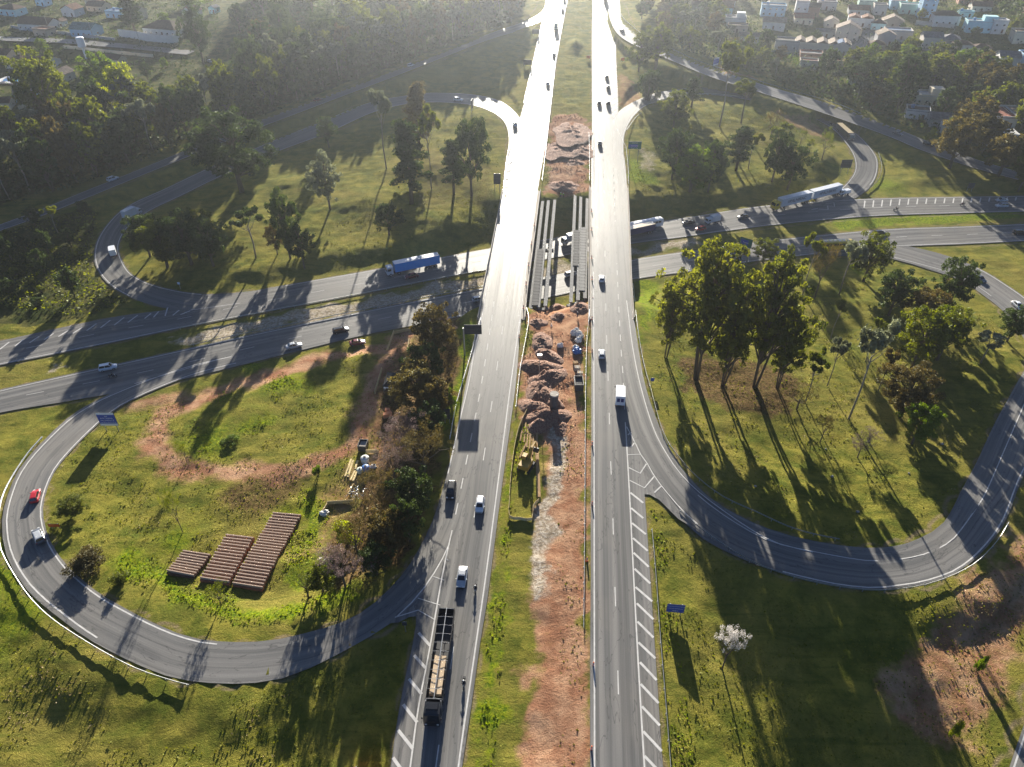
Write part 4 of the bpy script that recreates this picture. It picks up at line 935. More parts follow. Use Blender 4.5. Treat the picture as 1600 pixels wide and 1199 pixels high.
TREES = [
 # inside the right loop
 (1088,592,405,116,'euc','gum','tallest and broadest eucalyptus inside the right loop, nearest the bridge'),
 (1178,604,428,108,'euc','gum','second big eucalyptus with forked pale trunks, right of the tallest one',None,1),
 (1040,560,452,62,'euc','gum','smaller eucalyptus crown at the left foot of the tallest one',None,2,0),
 (1128,604,466,80,'euc','gum','narrow eucalyptus between the two biggest ones',None,3,0),
 (1214,608,500,64,'euc','olive','lower eucalyptus at the right foot of the forked one',None,4,0),
 (1192,410,376,42,'round','olive','small round tree by the green sign on the lower road edge'),
 (1254,461,376,36,'sparse','olive','slim two-tuft tree, leftmost of three in front of the yellow bus'),
 (1273,466,387,44,'bare','brown','thin brown half-bare tree, middle of three in front of the yellow bus'),
 (1311,461,382,46,'sparse','silver','slim pale tree, rightmost of three in front of the yellow bus',None,1),
 (1349,439,372,62,'round','olive','bushy olive tree by the road just right of the yellow bus',None,1),
 (1388,494,428,62,'round','dark','dark dense tree in the middle of the row right of the bus'),
 (1476,492,412,60,'round','dark','dark tree nearest the bend of the right slip road'),
 (1438,508,454,62,'round','brown','brownish rounded tree between two dark trees inside the right loop',None,2),
 (1424,576,490,74,'round','olive','crooked olive tree with a bent trunk inside the right loop',None,2,1),
 (1464,562,488,78,'round','olive','olive rounded crown right of the crooked tree inside the right loop',None,3,1),
 (1573,534,483,54,'round','dark','dark tree standing close to the ramp at the right border',None,2),
 (1532,567,520,52,'sparse','silver','thin pale open tree near the right border inside the loop',None,3,1),
 (1326,655,516,58,'sparse','silver','thin tall greyish tree in the middle of the right loop grass',None,4,1),
 (1405,652,574,96,'round','brown','wide dark brownish tree low in the right loop',None,3,0),
 (1424,694,634,58,'round','green','bright green bushy tree below the wide dark one',None,4,1),
 (1340,714,682,34,'bare','pink','low bare pinkish shrub-like tree in the loop grass, upper of two',None,1,1),
 (1281,692,650,34,'bare','brown','low bare twiggy tree by the shadows of the eucalyptus',None,2,1),
 (1357,690,668,36,'bare','pink','small pinkish bare tree just left of the bright green one',None,3,1),
 (1245,640,600,60,'bare','brown','brown dead tangle of branches below the forked eucalyptus',None,4,1),
 (1258,628,556,34,'sparse','olive','thin tree nearest the right foot of the eucalyptus group',None,13,1),(1292,604,536,30,'sparse','silver','slim pale tree between the eucalyptus group and the tall greyish one',None,14,1),
 (1352,566,500,32,'sparse','olive','slim tree left of the dark middle tree inside the right loop',None,15,1),(1372,612,552,30,'sparse','brown','slim brownish tree above the wide dark brownish one',None,16,1),(1298,528,470,28,'sparse','olive','slim tree standing alone right of the forked eucalyptus crown',None,17,1),
 # inside the upper-left loop
 (378,300,188,124,'round','dark','biggest dense dark tree beside the upper left ramp',None,5),
 (514,230,188,34,'round','dark','lone small dark tree against the upper left ramp edge',None,6,1),
 (516,327,249,54,'round','silver','silvery round tree, palest in the upper left loop',None,7,1),
 (604,265,157,36,'sparse','silver','pale thin tree with a long bare trunk in the upper left loop',None,5,1),
 (656,238,141,48,'tall','brown','tall grey-brown tree against the far ramp in the upper left loop',None,1,1),
 (643,318,203,62,'tall','dark','tall dark double-trunk tree in the upper left loop',None,2,1),
 (674,296,178,40,'sparse','olive','slim light olive tree right of the tall dark double-trunk one',None,6,1),
 (737,306,203,66,'round','dark','dark domed tree near the black-backed sign, larger of two',None,8,1),
 (709,303,226,42,'tall','dark','narrow dark tree touching the domed tree on its left',None,3,1),
 (608,367,320,46,'round','dark','round dark tree low in the upper left loop near the blue truck',None,9,1),
 (235,402,340,54,'round','dark','leftmost dark tree of the thicket by the white trucks',None,10,1),
 (262,418,350,74,'round','olive','front dark tree of the thicket with yellowish top by the ramp bend',None,11,0),
 (300,414,338,82,'round','dark','highest tree in the middle of the thicket',None,12,0),
 (334,416,352,64,'round','dark','rightmost tree of the thicket inside the upper left loop',None,13,1),
 (318,390,334,50,'round','olive','rear tree of the thicket, behind its highest tree',None,14,1),
 (400,404,329,48,'sparse','dark','leaning dark tree standing alone right of the thicket',None,7,1),
 (434,398,356,28,'round','brown','small dark tree left of a taller pair near the lower road',None,15,1),
 (454,404,314,50,'round','dark','taller dark tree of a pair near the lower road',None,16,1),
 (476,420,358,48,'round','dark','lower dark tree of a pair near the lower road',None,17,1),
 # inside the upper-right loop
 (1052,200,148,50,'round','olive','rounded tree with light rim nearest the green sign in the upper right loop',None,18,1),
 (1124,198,84,52,'sparse','olive','tallest open tree of the upper right loop',None,8,1),
 (1080,168,126,32,'tall','dark','narrow dark tree on the far ramp edge, upper right loop',None,4,1),
 (1158,192,134,50,'sparse','olive','light open tree right of the tallest one in the upper right loop',None,9,1),
 (1050,280,212,52,'round','dark','dark tree at the left end of the green thicket',None,19,1),
 (1078,300,236,82,'round','green','broad light-topped thicket tree above the white van',None,20,0),
 (1106,300,228,48,'round','dark','dark tree at the right end of the green thicket',None,21,1),
 (1150,266,204,42,'tall','dark','dark upright tree in the middle of the upper right loop',None,5,1),
 (1169,264,212,30,'sparse','olive','thin-trunked tree just right of the dark upright one',None,10,1),
 (1212,250,198,40,'sparse','olive','pale open tree left of the dark pair, upper right loop',None,11,1),
 (1230,296,232,58,'round','dark','wide dark tree above the yellow truck',None,22,1),
 (1206,284,214,40,'round','dark','smaller dark tree behind the wide one above the yellow truck',None,23,1),
 (1204,216,176,34,'bare','brown','bare twiggy tree by the sandy path, upper right loop',None,5,1),
 (1284,250,206,30,'bare','olive','small bare tree by the drain, right end of the upper right loop',None,6,1),
 (1250,226,204,20,'bare','olive','tiny bare tree left of the drain',None,7,2),
 (1262,244,220,16,'bare','olive','tiniest bare tree below the red car',None,8,2),
 (998,112,62,44,'round','olive','rounded tree by the orange sign, left of a pair between the slip roads',None,24,1),
 (1024,108,50,54,'euc','olive','open-crowned tree, right of a pair between the slip roads',None,4,1),
 (1012,158,118,40,'bush','dark','dark low shrubs beside the sandy patch by the right carriageway',None,1,1),
 # left loop, road side
 (116,803,786,50,'round','olive','green tree at the edge of the left ramp beside the red car',None,25,0),
 (142,884,852,74,'bush','brown','wide yellowish and pink bush on the inner edge of the left ramp',None,2,0),
 (190,912,893,40,'bush','olive','small olive bush below the yellowish one',None,3,1),
 (346,946,912,40,'bare','olive','young thin tree in front of the concrete beams',None,12,1),
 (1128,1046,990,46,'bare','white','small tree in white blossom standing in deep shade',None,9,1),
 (1486,1152,1132,20,'bush','yellow','little bright yellow-green bush at the bottom right',None,4,1),
 (1526,1050,1028,18,'bush','green','little green sapling on the dry patch at the bottom right',None,5,1),
 (498,742,728,18,'bush','green','lone sapling on the work yard grass near the planks',None,6,1),
 (286,832,770,26,'bare','olive','thin half-bare sapling above the stacked beams',None,10,1),
 (292,722,690,20,'bare','olive','thin sapling at the bend of the dirt track',None,11,1),
]
for t_ in TREES: tree(*t_)
# the ragged belt of half-bare trees between the work yard and the left carriageway
BELT = [(682,562,480,72,'round','brown',26),(692,548,496,44,'bare','pink',12),(655,640,570,84,'round','dry',27),(682,648,596,54,'round','brown',28),(668,606,540,64,'round','dark',29),
 (640,706,642,80,'bare','pink',13),(664,744,668,76,'bare','brown',14),(618,762,690,72,'bare','pink',15),(650,800,736,70,'round','dark',31),(600,812,740,74,'bare','brown',17),
 (612,862,800,70,'round','brown',32),(560,870,800,70,'bare','brown',19),(640,846,786,56,'round','dark',33),(540,918,856,70,'bare','pink',21),(590,898,850,58,'round','dark',34),(482,934,890,60,'bare','olive',23),
 (672,684,634,60,'round','dark',30),(625,720,660,60,'bare','pink',24),(505,925,884,46,'round','olive',35)]
BL = {'round': 'leafy brownish tree in the dense belt beside the left carriageway', 'bare': 'half-bare twiggy tree in the dense belt beside the left carriageway'}
for (a, b_, t_, w, k, c_, v) in BELT: tree(a, b_, t_, w, k, c_, BL[k], 'belt of ' + ('leafy' if k == 'round' else 'half-bare') + ' trees by the carriageway', v % 5, 0 if k == 'bare' else 1)
for (a, b_, t_, w, c_, lb) in ((545,850,818,44,'yellow','bright yellow-green bush at the yard edge of the tree belt'),(522,880,862,34,'green','bright green low bush below the yellow-green one'),(360,690,678,30,'green','patch of tall weeds inside the dirt track loop'),(706,640,612,20,'green','bright green bush on the verge by the black-backed sign')):
    tree(a, b_, t_, w, 'bush', c_, lb, None, 2, 1)
# woods
def scatter(poly, n, dmin, seed, avoid=2.0):
    P = np.array([GT(a, b)[:2] for a, b in poly]); r_ = random.Random(seed); out = []; lo = P.min(0); hi = P.max(0); tries = 0
    while len(out) < n and tries < 40000:
        tries += 1; x, y = r_.uniform(lo[0], hi[0]), r_.uniform(lo[1], hi[1])
        if not in_poly(P, np.array([x]), np.array([y]))[0]: continue
        if any((x - a) ** 2 + (y - b) ** 2 < dmin * dmin for a, b in out): continue
        if float(np.min(np.hypot(SMP[:, 0] - x, SMP[:, 1] - y) - SMP[:, 3])) < avoid: continue
        out.append((x, y))
    return out
def wood(poly, n, dmin, seed, mixk, hr, label, group, wide=(.5, .75), avoid=4.0, keep=None):
    r_ = random.Random(seed + 5); pts = scatter(poly, n, dmin, seed, avoid); zs = T([p[0] for p in pts], [p[1] for p in pts])
    for (x, y), z in zip(pts, zs):
        if keep and any(abs(x - a) < w_ and abs(y - b) < d_ for a, b, w_, d_ in keep): continue
        k, c_ = r_.choice(mixk); Hm = r_.uniform(*hr) * (1 if k != 'bush' else .3)
        plant((x, y, float(z)), Hm, Hm * r_.uniform(*wide) * (1 if k != 'bush' else 2), k, c_, 2, label, group, r_.randrange(3))
# ================================================================== VEHICLES
glass = pm('tinted_glass', (.012, .016, .022), .08, spec=.8); tyre = pm('tyre_rubber', (.018, .018, .019), .85); rimm = pm('wheel_rim', (.42, .43, .45), .35, metal=.7)
lampw = pm('headlamp_lens', (.75, .76, .74), .15); lampr = pm('tail_lamp_lens', (.40, .012, .010), .2); chassis = pm('chassis_black', (.022, .022, .024), .7)
PAINT = {}
def paint(c):
    if c not in PAINT:
        col = {'white': (.74, .75, .76), 'silver': (.42, .44, .46), 'black': (.010, .011, .013), 'grey': (.085, .09, .10), 'red': (.42, .018, .022), 'darkred': (.16, .014, .022), 'blue': (.012, .13, .52),
               'navy': (.018, .022, .13), 'yellow': (.62, .43, .015), 'green': (.10, .30, .24), 'cream': (.62, .50, .30), 'skyblue': (.0, .29, .74), 'lightgrey': (.56, .60, .65)}[c]
        PAINT[c] = pm('paint_' + {'darkred': 'dark_red', 'skyblue': 'sky_blue', 'lightgrey': 'light_grey'}.get(c, c), col, .28, spec=.5, coat=.5, var=.06, scale=1.2)
    return PAINT[c]
def wheel_mesh(r, w):
    n_ = 16
    m = MB()
    R1 = [[(r_ * cos(2 * pi * j / n_), y, r_ * sin(2 * pi * j / n_)) for j in range(n_)] for y, r_ in ((-w / 2, r * .86), (-w / 2 * .8, r), (w / 2 * .8, r), (w / 2, r * .86))]
    return m.loft(R1).mesh('tyre', [tyre], True)
def rim_mesh(r, w):
    n_ = 16; m = MB()
    for s in (-1, 1): m.loft([[(q_ * r * cos(2 * pi * j / n_), s * w / 2 * (1.02 if q_ > .3 else 1.1), q_ * r * sin(2 * pi * j / n_)) for j in range(n_)] for q_ in (.62, .2)])
    return m.mesh('rim', [rimm])
WM = {}
def wheel(t, x, y, r, w):
    k = (r, w)
    if k not in WM: WM[k] = (wheel_mesh(r, w), rim_mesh(r, w))
    o = link('wheel', WM[k][0], t, (x, y, r)); link('rim', WM[k][1], o)
CARS = {'hatch': dict(L=3.95, W=1.70, H=1.50, belt=.92, hood=.80, cab=(-1.86, 1.02), roof=(-1.55, .30), tail=.98), 'sedan': dict(L=4.5, W=1.76, H=1.46, belt=.92, hood=.80, cab=(-1.72, 1.02), roof=(-1.0, .22), tail=.95),
        'suv': dict(L=4.45, W=1.84, H=1.70, belt=1.05, hood=.98, cab=(-2.08, 1.05), roof=(-1.85, .42), tail=1.10), 'wagon': dict(L=4.7, W=1.82, H=1.60, belt=1.0, hood=.9, cab=(-2.2, 1.15), roof=(-1.95, .45), tail=1.02)}
CM = {}
def car_parts(kind):
    if kind in CM: return CM[kind]
    c = CARS[kind]; L, W, H = c['L'], c['W'], c['H']; b = MB()
    def ring(x, w, z0, z1):
        return [(x, -w * .86, z0), (x, -w, z0 + .18), (x, -w, z1 - .16), (x, -w * .95, z1 - .05), (x, -w * .80, z1), (x, w * .80, z1), (x, w * .95, z1 - .05), (x, w, z1 - .16), (x, w, z0 + .18), (x, w * .86, z0)]
    h = W / 2; X0, X1 = -L / 2, L / 2
    st = [(X0, h * .84, .42, c['tail'] - .22), (X0 + .08, h * .94, .30, c['tail'] - .06), (X0 + .4, h * .99, .22, c['tail']), (c['cab'][0] + .5, h, .20, c['belt'] + .03), (0, h, .20, c['belt']),
          (c['cab'][1], h * .99, .20, c['belt'] - .02), (c['cab'][1] + .35, h * .97, .21, c['hood']), (X1 - .25, h * .93, .24, c['hood'] - .12), (X1 - .06, h * .84, .30, c['hood'] - .24), (X1, h * .74, .40, c['hood'] - .36)]
    b.loft([ring(*s) for s in st])
    wb, wr_ = h * .84, h * .68; zb, zr = c['belt'] - .06, H - .07
    fr = [(c['cab'][0], -wb, zb), (c['cab'][1], -wb, zb), (c['cab'][1], wb, zb), (c['cab'][0], wb, zb)]; tp = [(c['roof'][0], -wr_, zr), (c['roof'][1], -wr_, zr), (c['roof'][1], wr_, zr), (c['roof'][0], wr_, zr)]
    gl = MB().loft([fr, tp])
    r0, r1 = c['roof']; rf = [[(r0 - .05, -wr_ * .98, zr - .02), (r1 + .05, -wr_ * .98, zr - .02), (r1 + .05, wr_ * .98, zr - .02), (r0 - .05, wr_ * .98, zr - .02)], [(r0 - .02, -wr_ * 1.0, zr + .03), (r1 + .02, -wr_, zr + .03), (r1 + .02, wr_, zr + .03), (r0 - .02, wr_, zr + .03)],
          [(r0 + .2, -wr_ * .78, H), (r1 - .2, -wr_ * .78, H), (r1 - .2, wr_ * .78, H), (r0 + .2, wr_ * .78, H)]]
    roof = MB().loft(rf)
    for i in range(4): roof.tube([fr[i], tp[i]], .055, 5)
    for s in (-1, 1):
        xm = (c['cab'][0] + c['cab'][1]) / 2 - .1; roof.tube([(xm, s * wb * 1.01, zb), (xm, s * wr_ * 1.01, zr)], .05, 5)
        b.box((c['cab'][1] - .25, s * (h + .08), c['belt'] + .05), (.16, .2, .14))
    hl = MB().box((X1 - .13, 0, 0), (.26, .36, .15)).mesh('headlight', [lampw]); tl = MB().box((X0 + .05, 0, 0), (.12, .3, .2)).mesh('tail_light', [lampr])
    CM[kind] = (b.mesh('body', [paint('white')], True), gl.mesh('windows', [glass]), roof.mesh('roof', [paint('white')]), hl, tl, c); return CM[kind]
def car(kind, col, p, yaw, label, pickup=False, roofcol=None):
    b, g_, r_, hl, tl, c = car_parts(kind); t = thing('car', label, 'car', p, yaw)
    link('body', b, t, mats=[paint(col)]); link('windows', g_, t); link('roof', r_, t, mats=[paint(roofcol or col)])
    for s in (-1, 1):
        link('headlight', hl, t, (-.02, s * c['W'] * .31, c['hood'] - .22)); link('tail_light', tl, t, (.02, s * c['W'] * .38, c['tail'] - .24))
        for x in (-c['L'] * .31, c['L'] * .31): wheel(t, x, s * (c['W'] / 2 - .10), .32, .21)
    return t
def locate(k, px, py, sgn, z=None):
    if z is None: z = 'U' if k in ('UR', 'UL') else (-6.5 if k in ('N', 'F') else None)
    if z is None:
        p = GT(px, py)
        for _ in range(3):
            a, zr = road_dir(k, p); p = G(px, py, zr)
    else: p = G(px, py, z)
    a, zr = road_dir(k, p); p[2] = (zU(p[1]) if z == 'U' else zr) + ROADS[k][2] + .012
    return p, a if sgn > 0 else a + pi
VEH = [('suv','black','UL',705,770,-1,'black car in the outer lane of the left carriageway with a pale roof reflection'),
 ('hatch','white','UL',750,792,-1,'white hatchback driving towards the viewer on the left carriageway'),('sedan','silver','UL',722,905,-1,'silver car ahead of the motorcyclist, just before the black truck'),
 ('hatch','silver','UL',856,133,-1,'silver car alone on the far left carriageway between the two hatched shoulders'),('sedan','grey','UL',866,88,-1,'grey car on the far left carriageway just below the green truck'),
 ('hatch','silver','UL',879,18,-1,'silver car on the inner lane of the left carriageway above the green truck'),('sedan','grey','UL',882,3,-1,'farthest car on the left carriageway, at the top border'),
 ('hatch','white','UR',940,438,1,'white hatchback on the right bridge'),('hatch','silver','UR',940,556,1,'silver and black car on the right carriageway below the bridge'),
 ('sedan','grey','UR',937,226,1,'dark car with a bright roof alone beyond the right bridge'),('sedan','black','UR',936,163,1,'black car on the inner lane, left of a pair side by side'),('suv','black','UR',950,163,1,'black car on the outer lane, right of a pair side by side'),
 ('sedan','black','UR',950,138,1,'black car close behind another on the outer lane of the right carriageway'),('hatch','black','UR',948,122,1,'black car in front of three others on the right carriageway'),
 ('suv','black','UP2',972,51,1,'dark car on the slip road curving off at the top right'),('sedan','grey','UP2',1402,211,1,'grey car on the shaded village road above the truck bend'),('suv','black','UP2',1450,228,1,'dark car under the trees on the village road near the right border'),
 ('sedan','darkred','F',643,434,-1,'dark red car in the shade beside the blue truck'),('sedan','black','F',1075,350,-1,'black car in the shade right of the white bus'),('hatch','red','F',1094,360,-1,'red car in the shade below the small white van'),
 ('sedan','grey','F',1161,341,-1,'grey car on the sunlit strip ahead of the yellow truck'),('sedan','silver','F',1564,315,-1,'silver car in the upper lane near the right border'),('suv','silver','F',1564,324,-1,'silver car in the lower lane near the right border'),
 ('suv','lightgrey','N',170,577,1,'pale large car on the near lower road at the left, beside a motorcycle'),('sedan','silver','N',460,543,1,'silver car on the near lower road, left of two with long shadows'),
 ('wagon','black','N',533,519,1,'black car on the near lower road above the parked red car'),('hatch','lightgrey','N',748,470,1,'pale small car just going under the left bridge'),
 ('wagon','white','N',893,431,1,'white car seen through the gap between the girders'),('hatch','lightgrey','N',1102,410,1,'pale car roof peeping out behind the tallest eucalyptus'),
 ('suv','black','N',1374,367,1,'black car with a long shadow right of the yellow bus'),('suv','black','N',1592,366,1,'black car on the near lower road at the right border'),
 ('sedan','grey','LR',1530,438,1,'dark grey car entering the right loop ramp'),('sedan','white','LR',1589,480,1,'white car on the right loop ramp at the right border'),
 ('suv','lightgrey','UPL',716,158,-1,'pale-topped dark-bodied car on the far bend of the upper left loop'),('hatch','lightgrey','UPL',805,197,-1,'car coming off the upper left loop to join the highway'),
 ('suv','lightgrey','TL',177,282,1,'pale car in the shade on the straight left road, nearer one'),('hatch','lightgrey','TL',642,103,1,'pale car in the shade on the straight left road, farther one'),
 ('sedan','darkred','TL',497,158,1,'dim dark red car in deep shade on the straight left road'),
 ('hatch','red','LL',57,778,1,'bright red car climbing the left loop ramp'),('suv','grey','LL',62,841,1,'dark car with a silvery roof in the tree shadow on the left loop ramp'),
 ('hatch','red','UP1',1261,175,1,'red car on the shaded upper right loop')]
for k, c_, rd, px, py, sg, lb in VEH:
    p, a = locate(rd, px, py, sg); car(k, c_, p, a, lb, roofcol={'lightgrey': 'white'}.get(c_) if 'silvery' not in lb else 'silver')
p = GT(559, 538); car('sedan', 'darkred', p, radians(14), 'dark red car parked on the grass beside the near lower road')
p = GT(1475, 67); car('hatch', 'white', p, radians(60), 'white car parked by the village house with a grey roof')
p = GT(330, 98); car('hatch', 'silver', p, radians(-20), 'small pale car parked at the edge of the wood by the long white house')

def ends(front, rear, z):
    a = G(front[0], front[1], z); b_ = G(rear[0], rear[1], z); d = a - b_; return (a + b_) / 2, atan2(d[1], d[0]), float(np.hypot(d[0], d[1]))
def cab(t, x1, w, h, ln, col, z0=.55):
    """forward-control cab whose nose is at x1"""
    pr = [(x1 - ln, z0), (x1 - .06, z0), (x1, z0 + .25), (x1 - .02, z0 + h * .45), (x1 - .22, z0 + h * .93), (x1 - .5, z0 + h), (x1 - ln, z0 + h)]
    b = MB().loft([[(x, s * w / 2 * (.95 if z > z0 + h * .6 else 1), z) for x, z in pr] for s in (-1, 1)]); o = b.build('cab', paint(col), t)
    MB().loft([[(x1 - .02 + .03, s * w * .43, z0 + h * .47), (x1 - .215 + .03, s * w * .41, z0 + h * .88), (x1 - .25, s * w * .41, z0 + h * .88), (x1 - .06, s * w * .43, z0 + h * .47)] for s in (-1, 1)]).build('windscreen', glass, o)
    for s in (-1, 1):
        MB().box((x1 - ln * .45, s * (w / 2 - .015), z0 + h * .66), (ln * .5, .05, h * .32)).build('side_window', glass, o)
        MB().box((x1 + .01, s * w * .36, z0 + .32), (.08, .32, .18)).build('headlight', lampw, o)
        MB().box((x1 - .25, s * (w / 2 + .18), z0 + h * .62), (.1, .22, .45)).build('mirror', chassis, o)
    MB().box((x1 + .02, 0, z0 + .05), (.1, w * .96, .22)).build('bumper', chassis, o)
    return o
def axle(t, x, w, r=.5, dual=False):
    for s in (-1, 1): wheel(t, x, s * (w / 2 - .17), r, .34)
def box_truck(front, rear, z, label, cabcol, boxcol, hbox=2.6, ln=None, roofcol=None, rearpic=False, w=2.2, dims=None):
    p, a, L = ends(front, rear, z); L = ln or L; p[2] += .014; t = thing('box_truck', label, 'truck', p, a)
    cl = 1.9; x1 = L / 2; MB().box((0, 0, .62), (L - .3, .9, .22)).build('chassis', chassis, t); cab(t, x1, w * .92, 1.75, cl, cabcol, .5)
    xl = -L / 2; xr = x1 - cl - .18; bo = MB().box(((xl + xr) / 2, 0, .85 + hbox / 2), (xr - xl, w, hbox)).build('cargo_box', paint(boxcol), t)
    MB().box(((xl + xr) / 2, 0, .85 + hbox + .03), (xr - xl - .05, w - .05, .05)).build('roof', paint(roofcol or boxcol), bo)
    for s in (-1, 1): MB().box((xl - .02, s * w * .24, .85 + hbox * .5), (.04, w * .45, hbox * .9)).build('rear_door', paint(boxcol), bo)
    if rearpic:
        for s in (-1, 1): MB().box((xl - .05, s * w * .2, .85 + hbox * .60), (.02, w * .30, hbox * .42)).build('picture', paint('navy'), bo)
    axle(t, x1 - 1.1, w, .42); axle(t, xl + L * .2, w, .42)
    for s in (-1, 1): MB().box((xl - .03, s * w * .4, .7), (.06, .2, .14)).build('tail_light', lampr, t)
    return t
box_truck((968,612), (968,638), 0.0, 'white box truck with two dark pictures on its rear doors, right carriageway', 'white', 'white', 2.5, 6.2, rearpic=True)
box_truck((868,54), (869,38), 'U', 'green box truck on the far left carriageway', 'green', 'green', 2.7, 7.5)
box_truck((176,386), (180,410), -6.4, 'small white truck with a bright front half on the bend of the upper left loop', 'lightgrey', 'white', 1.9, 5.6, w=2.0)
box_truck((220,333), (196,345), -5.7, 'pale box truck on the upper left loop in the shade', 'lightgrey', 'lightgrey', 2.6, 7.2)
box_truck((1101,351), (1124,346), -6.5, 'small white box van in the shade above the red car', 'lightgrey', 'lightgrey', 1.9, 5.6, w=2.0)
box_truck((876,383), (906,375), -6.5, 'white truck on the shaded road seen between the girders', 'lightgrey', 'lightgrey', 2.3, 6.6)
box_truck((946,-8), (945,12), 'U', 'dark box truck at the top border on the right carriageway', 'grey', 'grey', 2.8, 8.0)
box_truck((1308,306), (1328,303), -6.5, 'pale small van right behind the yellow truck', 'lightgrey', 'white', 1.1, 4.6, w=1.9)
def trailer_box(t, x0, x1, w, h, z0, col, roofcol, nm='trailer'):
    b = MB().box(((x0 + x1) / 2, 0, z0 + h / 2), (x1 - x0, w, h)); n_ = int((x1 - x0) / 1.1)
    for s in (-1, 1):
        for i in range(n_ + 1): b.box((x0 + .05 + (x1 - x0 - .1) * i / n_, s * (w / 2 + .012), z0 + h / 2), (.06, .03, h * .98))
    o = b.build(nm, paint(col), t)
    r_ = MB().box(((x0 + x1) / 2, 0, z0 + h + .04), (x1 - x0 - .06, w - .06, .07))
    for i in range(1, n_): r_.box((x0 + (x1 - x0) * i / n_, 0, z0 + h + .09), (.05, w - .1, .03))
    r_.build('trailer_roof', paint(roofcol), o); MB().box(((x0 + x1) / 2, 0, z0 - .18), (x1 - x0 - .4, 1.0, .3)).build('trailer_frame', chassis, o); return o
# blue semi-trailer
p, a, L = ends((604, 431), (686, 414), -6.5); p[2] += .014
t = thing('semi_trailer_truck', 'white-cabbed truck pulling a long bright blue trailer in the shade', 'truck', p, a); cab(t, L / 2, 2.4, 2.5, 2.1, 'lightgrey', .65)
trailer_box(t, -L / 2, L / 2 - 2.7, 2.55, 2.85, 1.15, 'skyblue', 'lightgrey'); MB().box((L / 2 - 2.2, 0, .75), (4.2, .95, .3)).build('chassis', chassis, t)
for x in (L / 2 - 1.2, L / 2 - 3.9, -L / 2 + 1.4, -L / 2 + 2.7, -L / 2 + 4.0): axle(t, x, 2.45)
# yellow truck with two trailers
p, a, L = ends((1206, 329), (1309, 303), -6.5); p[2] += .014
t = thing('road_train', 'yellow truck pulling two white lettered trailers out of the upper right loop', 'truck', p, a); cab(t, L / 2, 2.45, 2.7, 2.4, 'yellow', .65); MB().box((L / 2 - 1.4, 0, 3.5), (1.5, 2.1, .35), taper=(.7, .9)).build('wind_deflector', paint('yellow'), t)
half = (L - 3.0 - 1.0) / 2; letter = pm('trailer_lettering', (.015, .016, .02), .5)
for x1 in (L / 2 - 3.0, L / 2 - 3.0 - half - 1.0):
    o = trailer_box(t, x1 - half, x1, 2.6, 2.9, 1.15, 'lightgrey', 'white')
    tm = link('lettering', text_mesh('\u2261PALHIRNC', 1.75, letter), o); tm.location = (x1 - half / 2, 1.36, 2.65); tm.rotation_euler = (pi / 2, 0, pi)
    for x in (x1 - half + 1.2, x1 - half + 2.4, x1 - 2.0): axle(t, x, 2.5)
    MB().box((x1 - half / 2, 0, .95), (half, .9, .3)).build('chassis', chassis, t)
axle(t, L / 2 - 1.3, 2.4)
# blue tarpaulin truck beside the bus
p, a, L = ends((948, 378), (1020, 362), -6.5); p[2] += .014
t = thing('covered_truck', 'dark blue sided truck with a pale top coming from under the right bridge', 'truck', p, a); cab(t, L / 2, 2.4, 2.4, 2.1, 'navy', .6)
trailer_box(t, -L / 2, L / 2 - 2.5, 2.5, 2.3, 1.1, 'navy', 'cream'); MB().box((0, 0, .75), (L - .5, .95, .3)).build('chassis', chassis, t)
for x in (L / 2 - 1.2, 0.5, -L / 2 + 1.4, -L / 2 + 2.7): axle(t, x, 2.45)
def bus(front, rear, z, label, col, roofc, k=0):
    p, a, L = ends(front, rear, z); p[2] += .014; t = thing('bus', label, 'bus', p, a); w = 2.5; h = 3.1
    pr = [(-w / 2, .4), (-w / 2, h - .35), (-w / 2 + .22, h - .06), (-.4, h), (.4, h), (w / 2 - .22, h - .06), (w / 2, h - .35), (w / 2, .4)]
    MB().loft([[(x, y * f, .4 + (z_ - .4) * g_) for y, z_ in pr] for x, f, g_ in ((-L / 2, .94, .94), (-L / 2 + .25, 1, 1), (L / 2 - .35, 1, 1), (L / 2, .93, .93))]).build('body', paint(col), t)
    for s in (-1, 1):
        n_ = int((L - 2.2) / 1.35)
        for i in range(n_): MB().box((-L / 2 + 1.0 + i * 1.35 + .6, s * (w / 2 + .004), 2.12), (1.2, .03, .85)).build('window', glass, t)
    MB().box((L / 2 - .03, 0, 1.95), (.12, w * .86, 1.25)).build('windscreen', glass, t); MB().box((-L / 2 + .02, 0, 2.2), (.1, w * .8, .75)).build('rear_window', glass, t)
    for i in range(int(L / 1.6)): MB().box((-L / 2 + 1.2 + i * 1.6, 0, h + .04), (.75, .9 if i % 3 else 1.5, .09)).build('roof_hatch', paint(roofc), t)
    for x in (L / 2 - 2.4, -L / 2 + 3.0): axle(t, x, w)
    return t
bus((974, 364), (1033, 352), -6.5, 'white bus beside the dark blue truck right of the bridge', 'white', 'lightgrey')
bus((1330, 388), (1281, 390), -6.5, 'yellow bus behind the trees on the near lower road', 'yellow', 'cream')
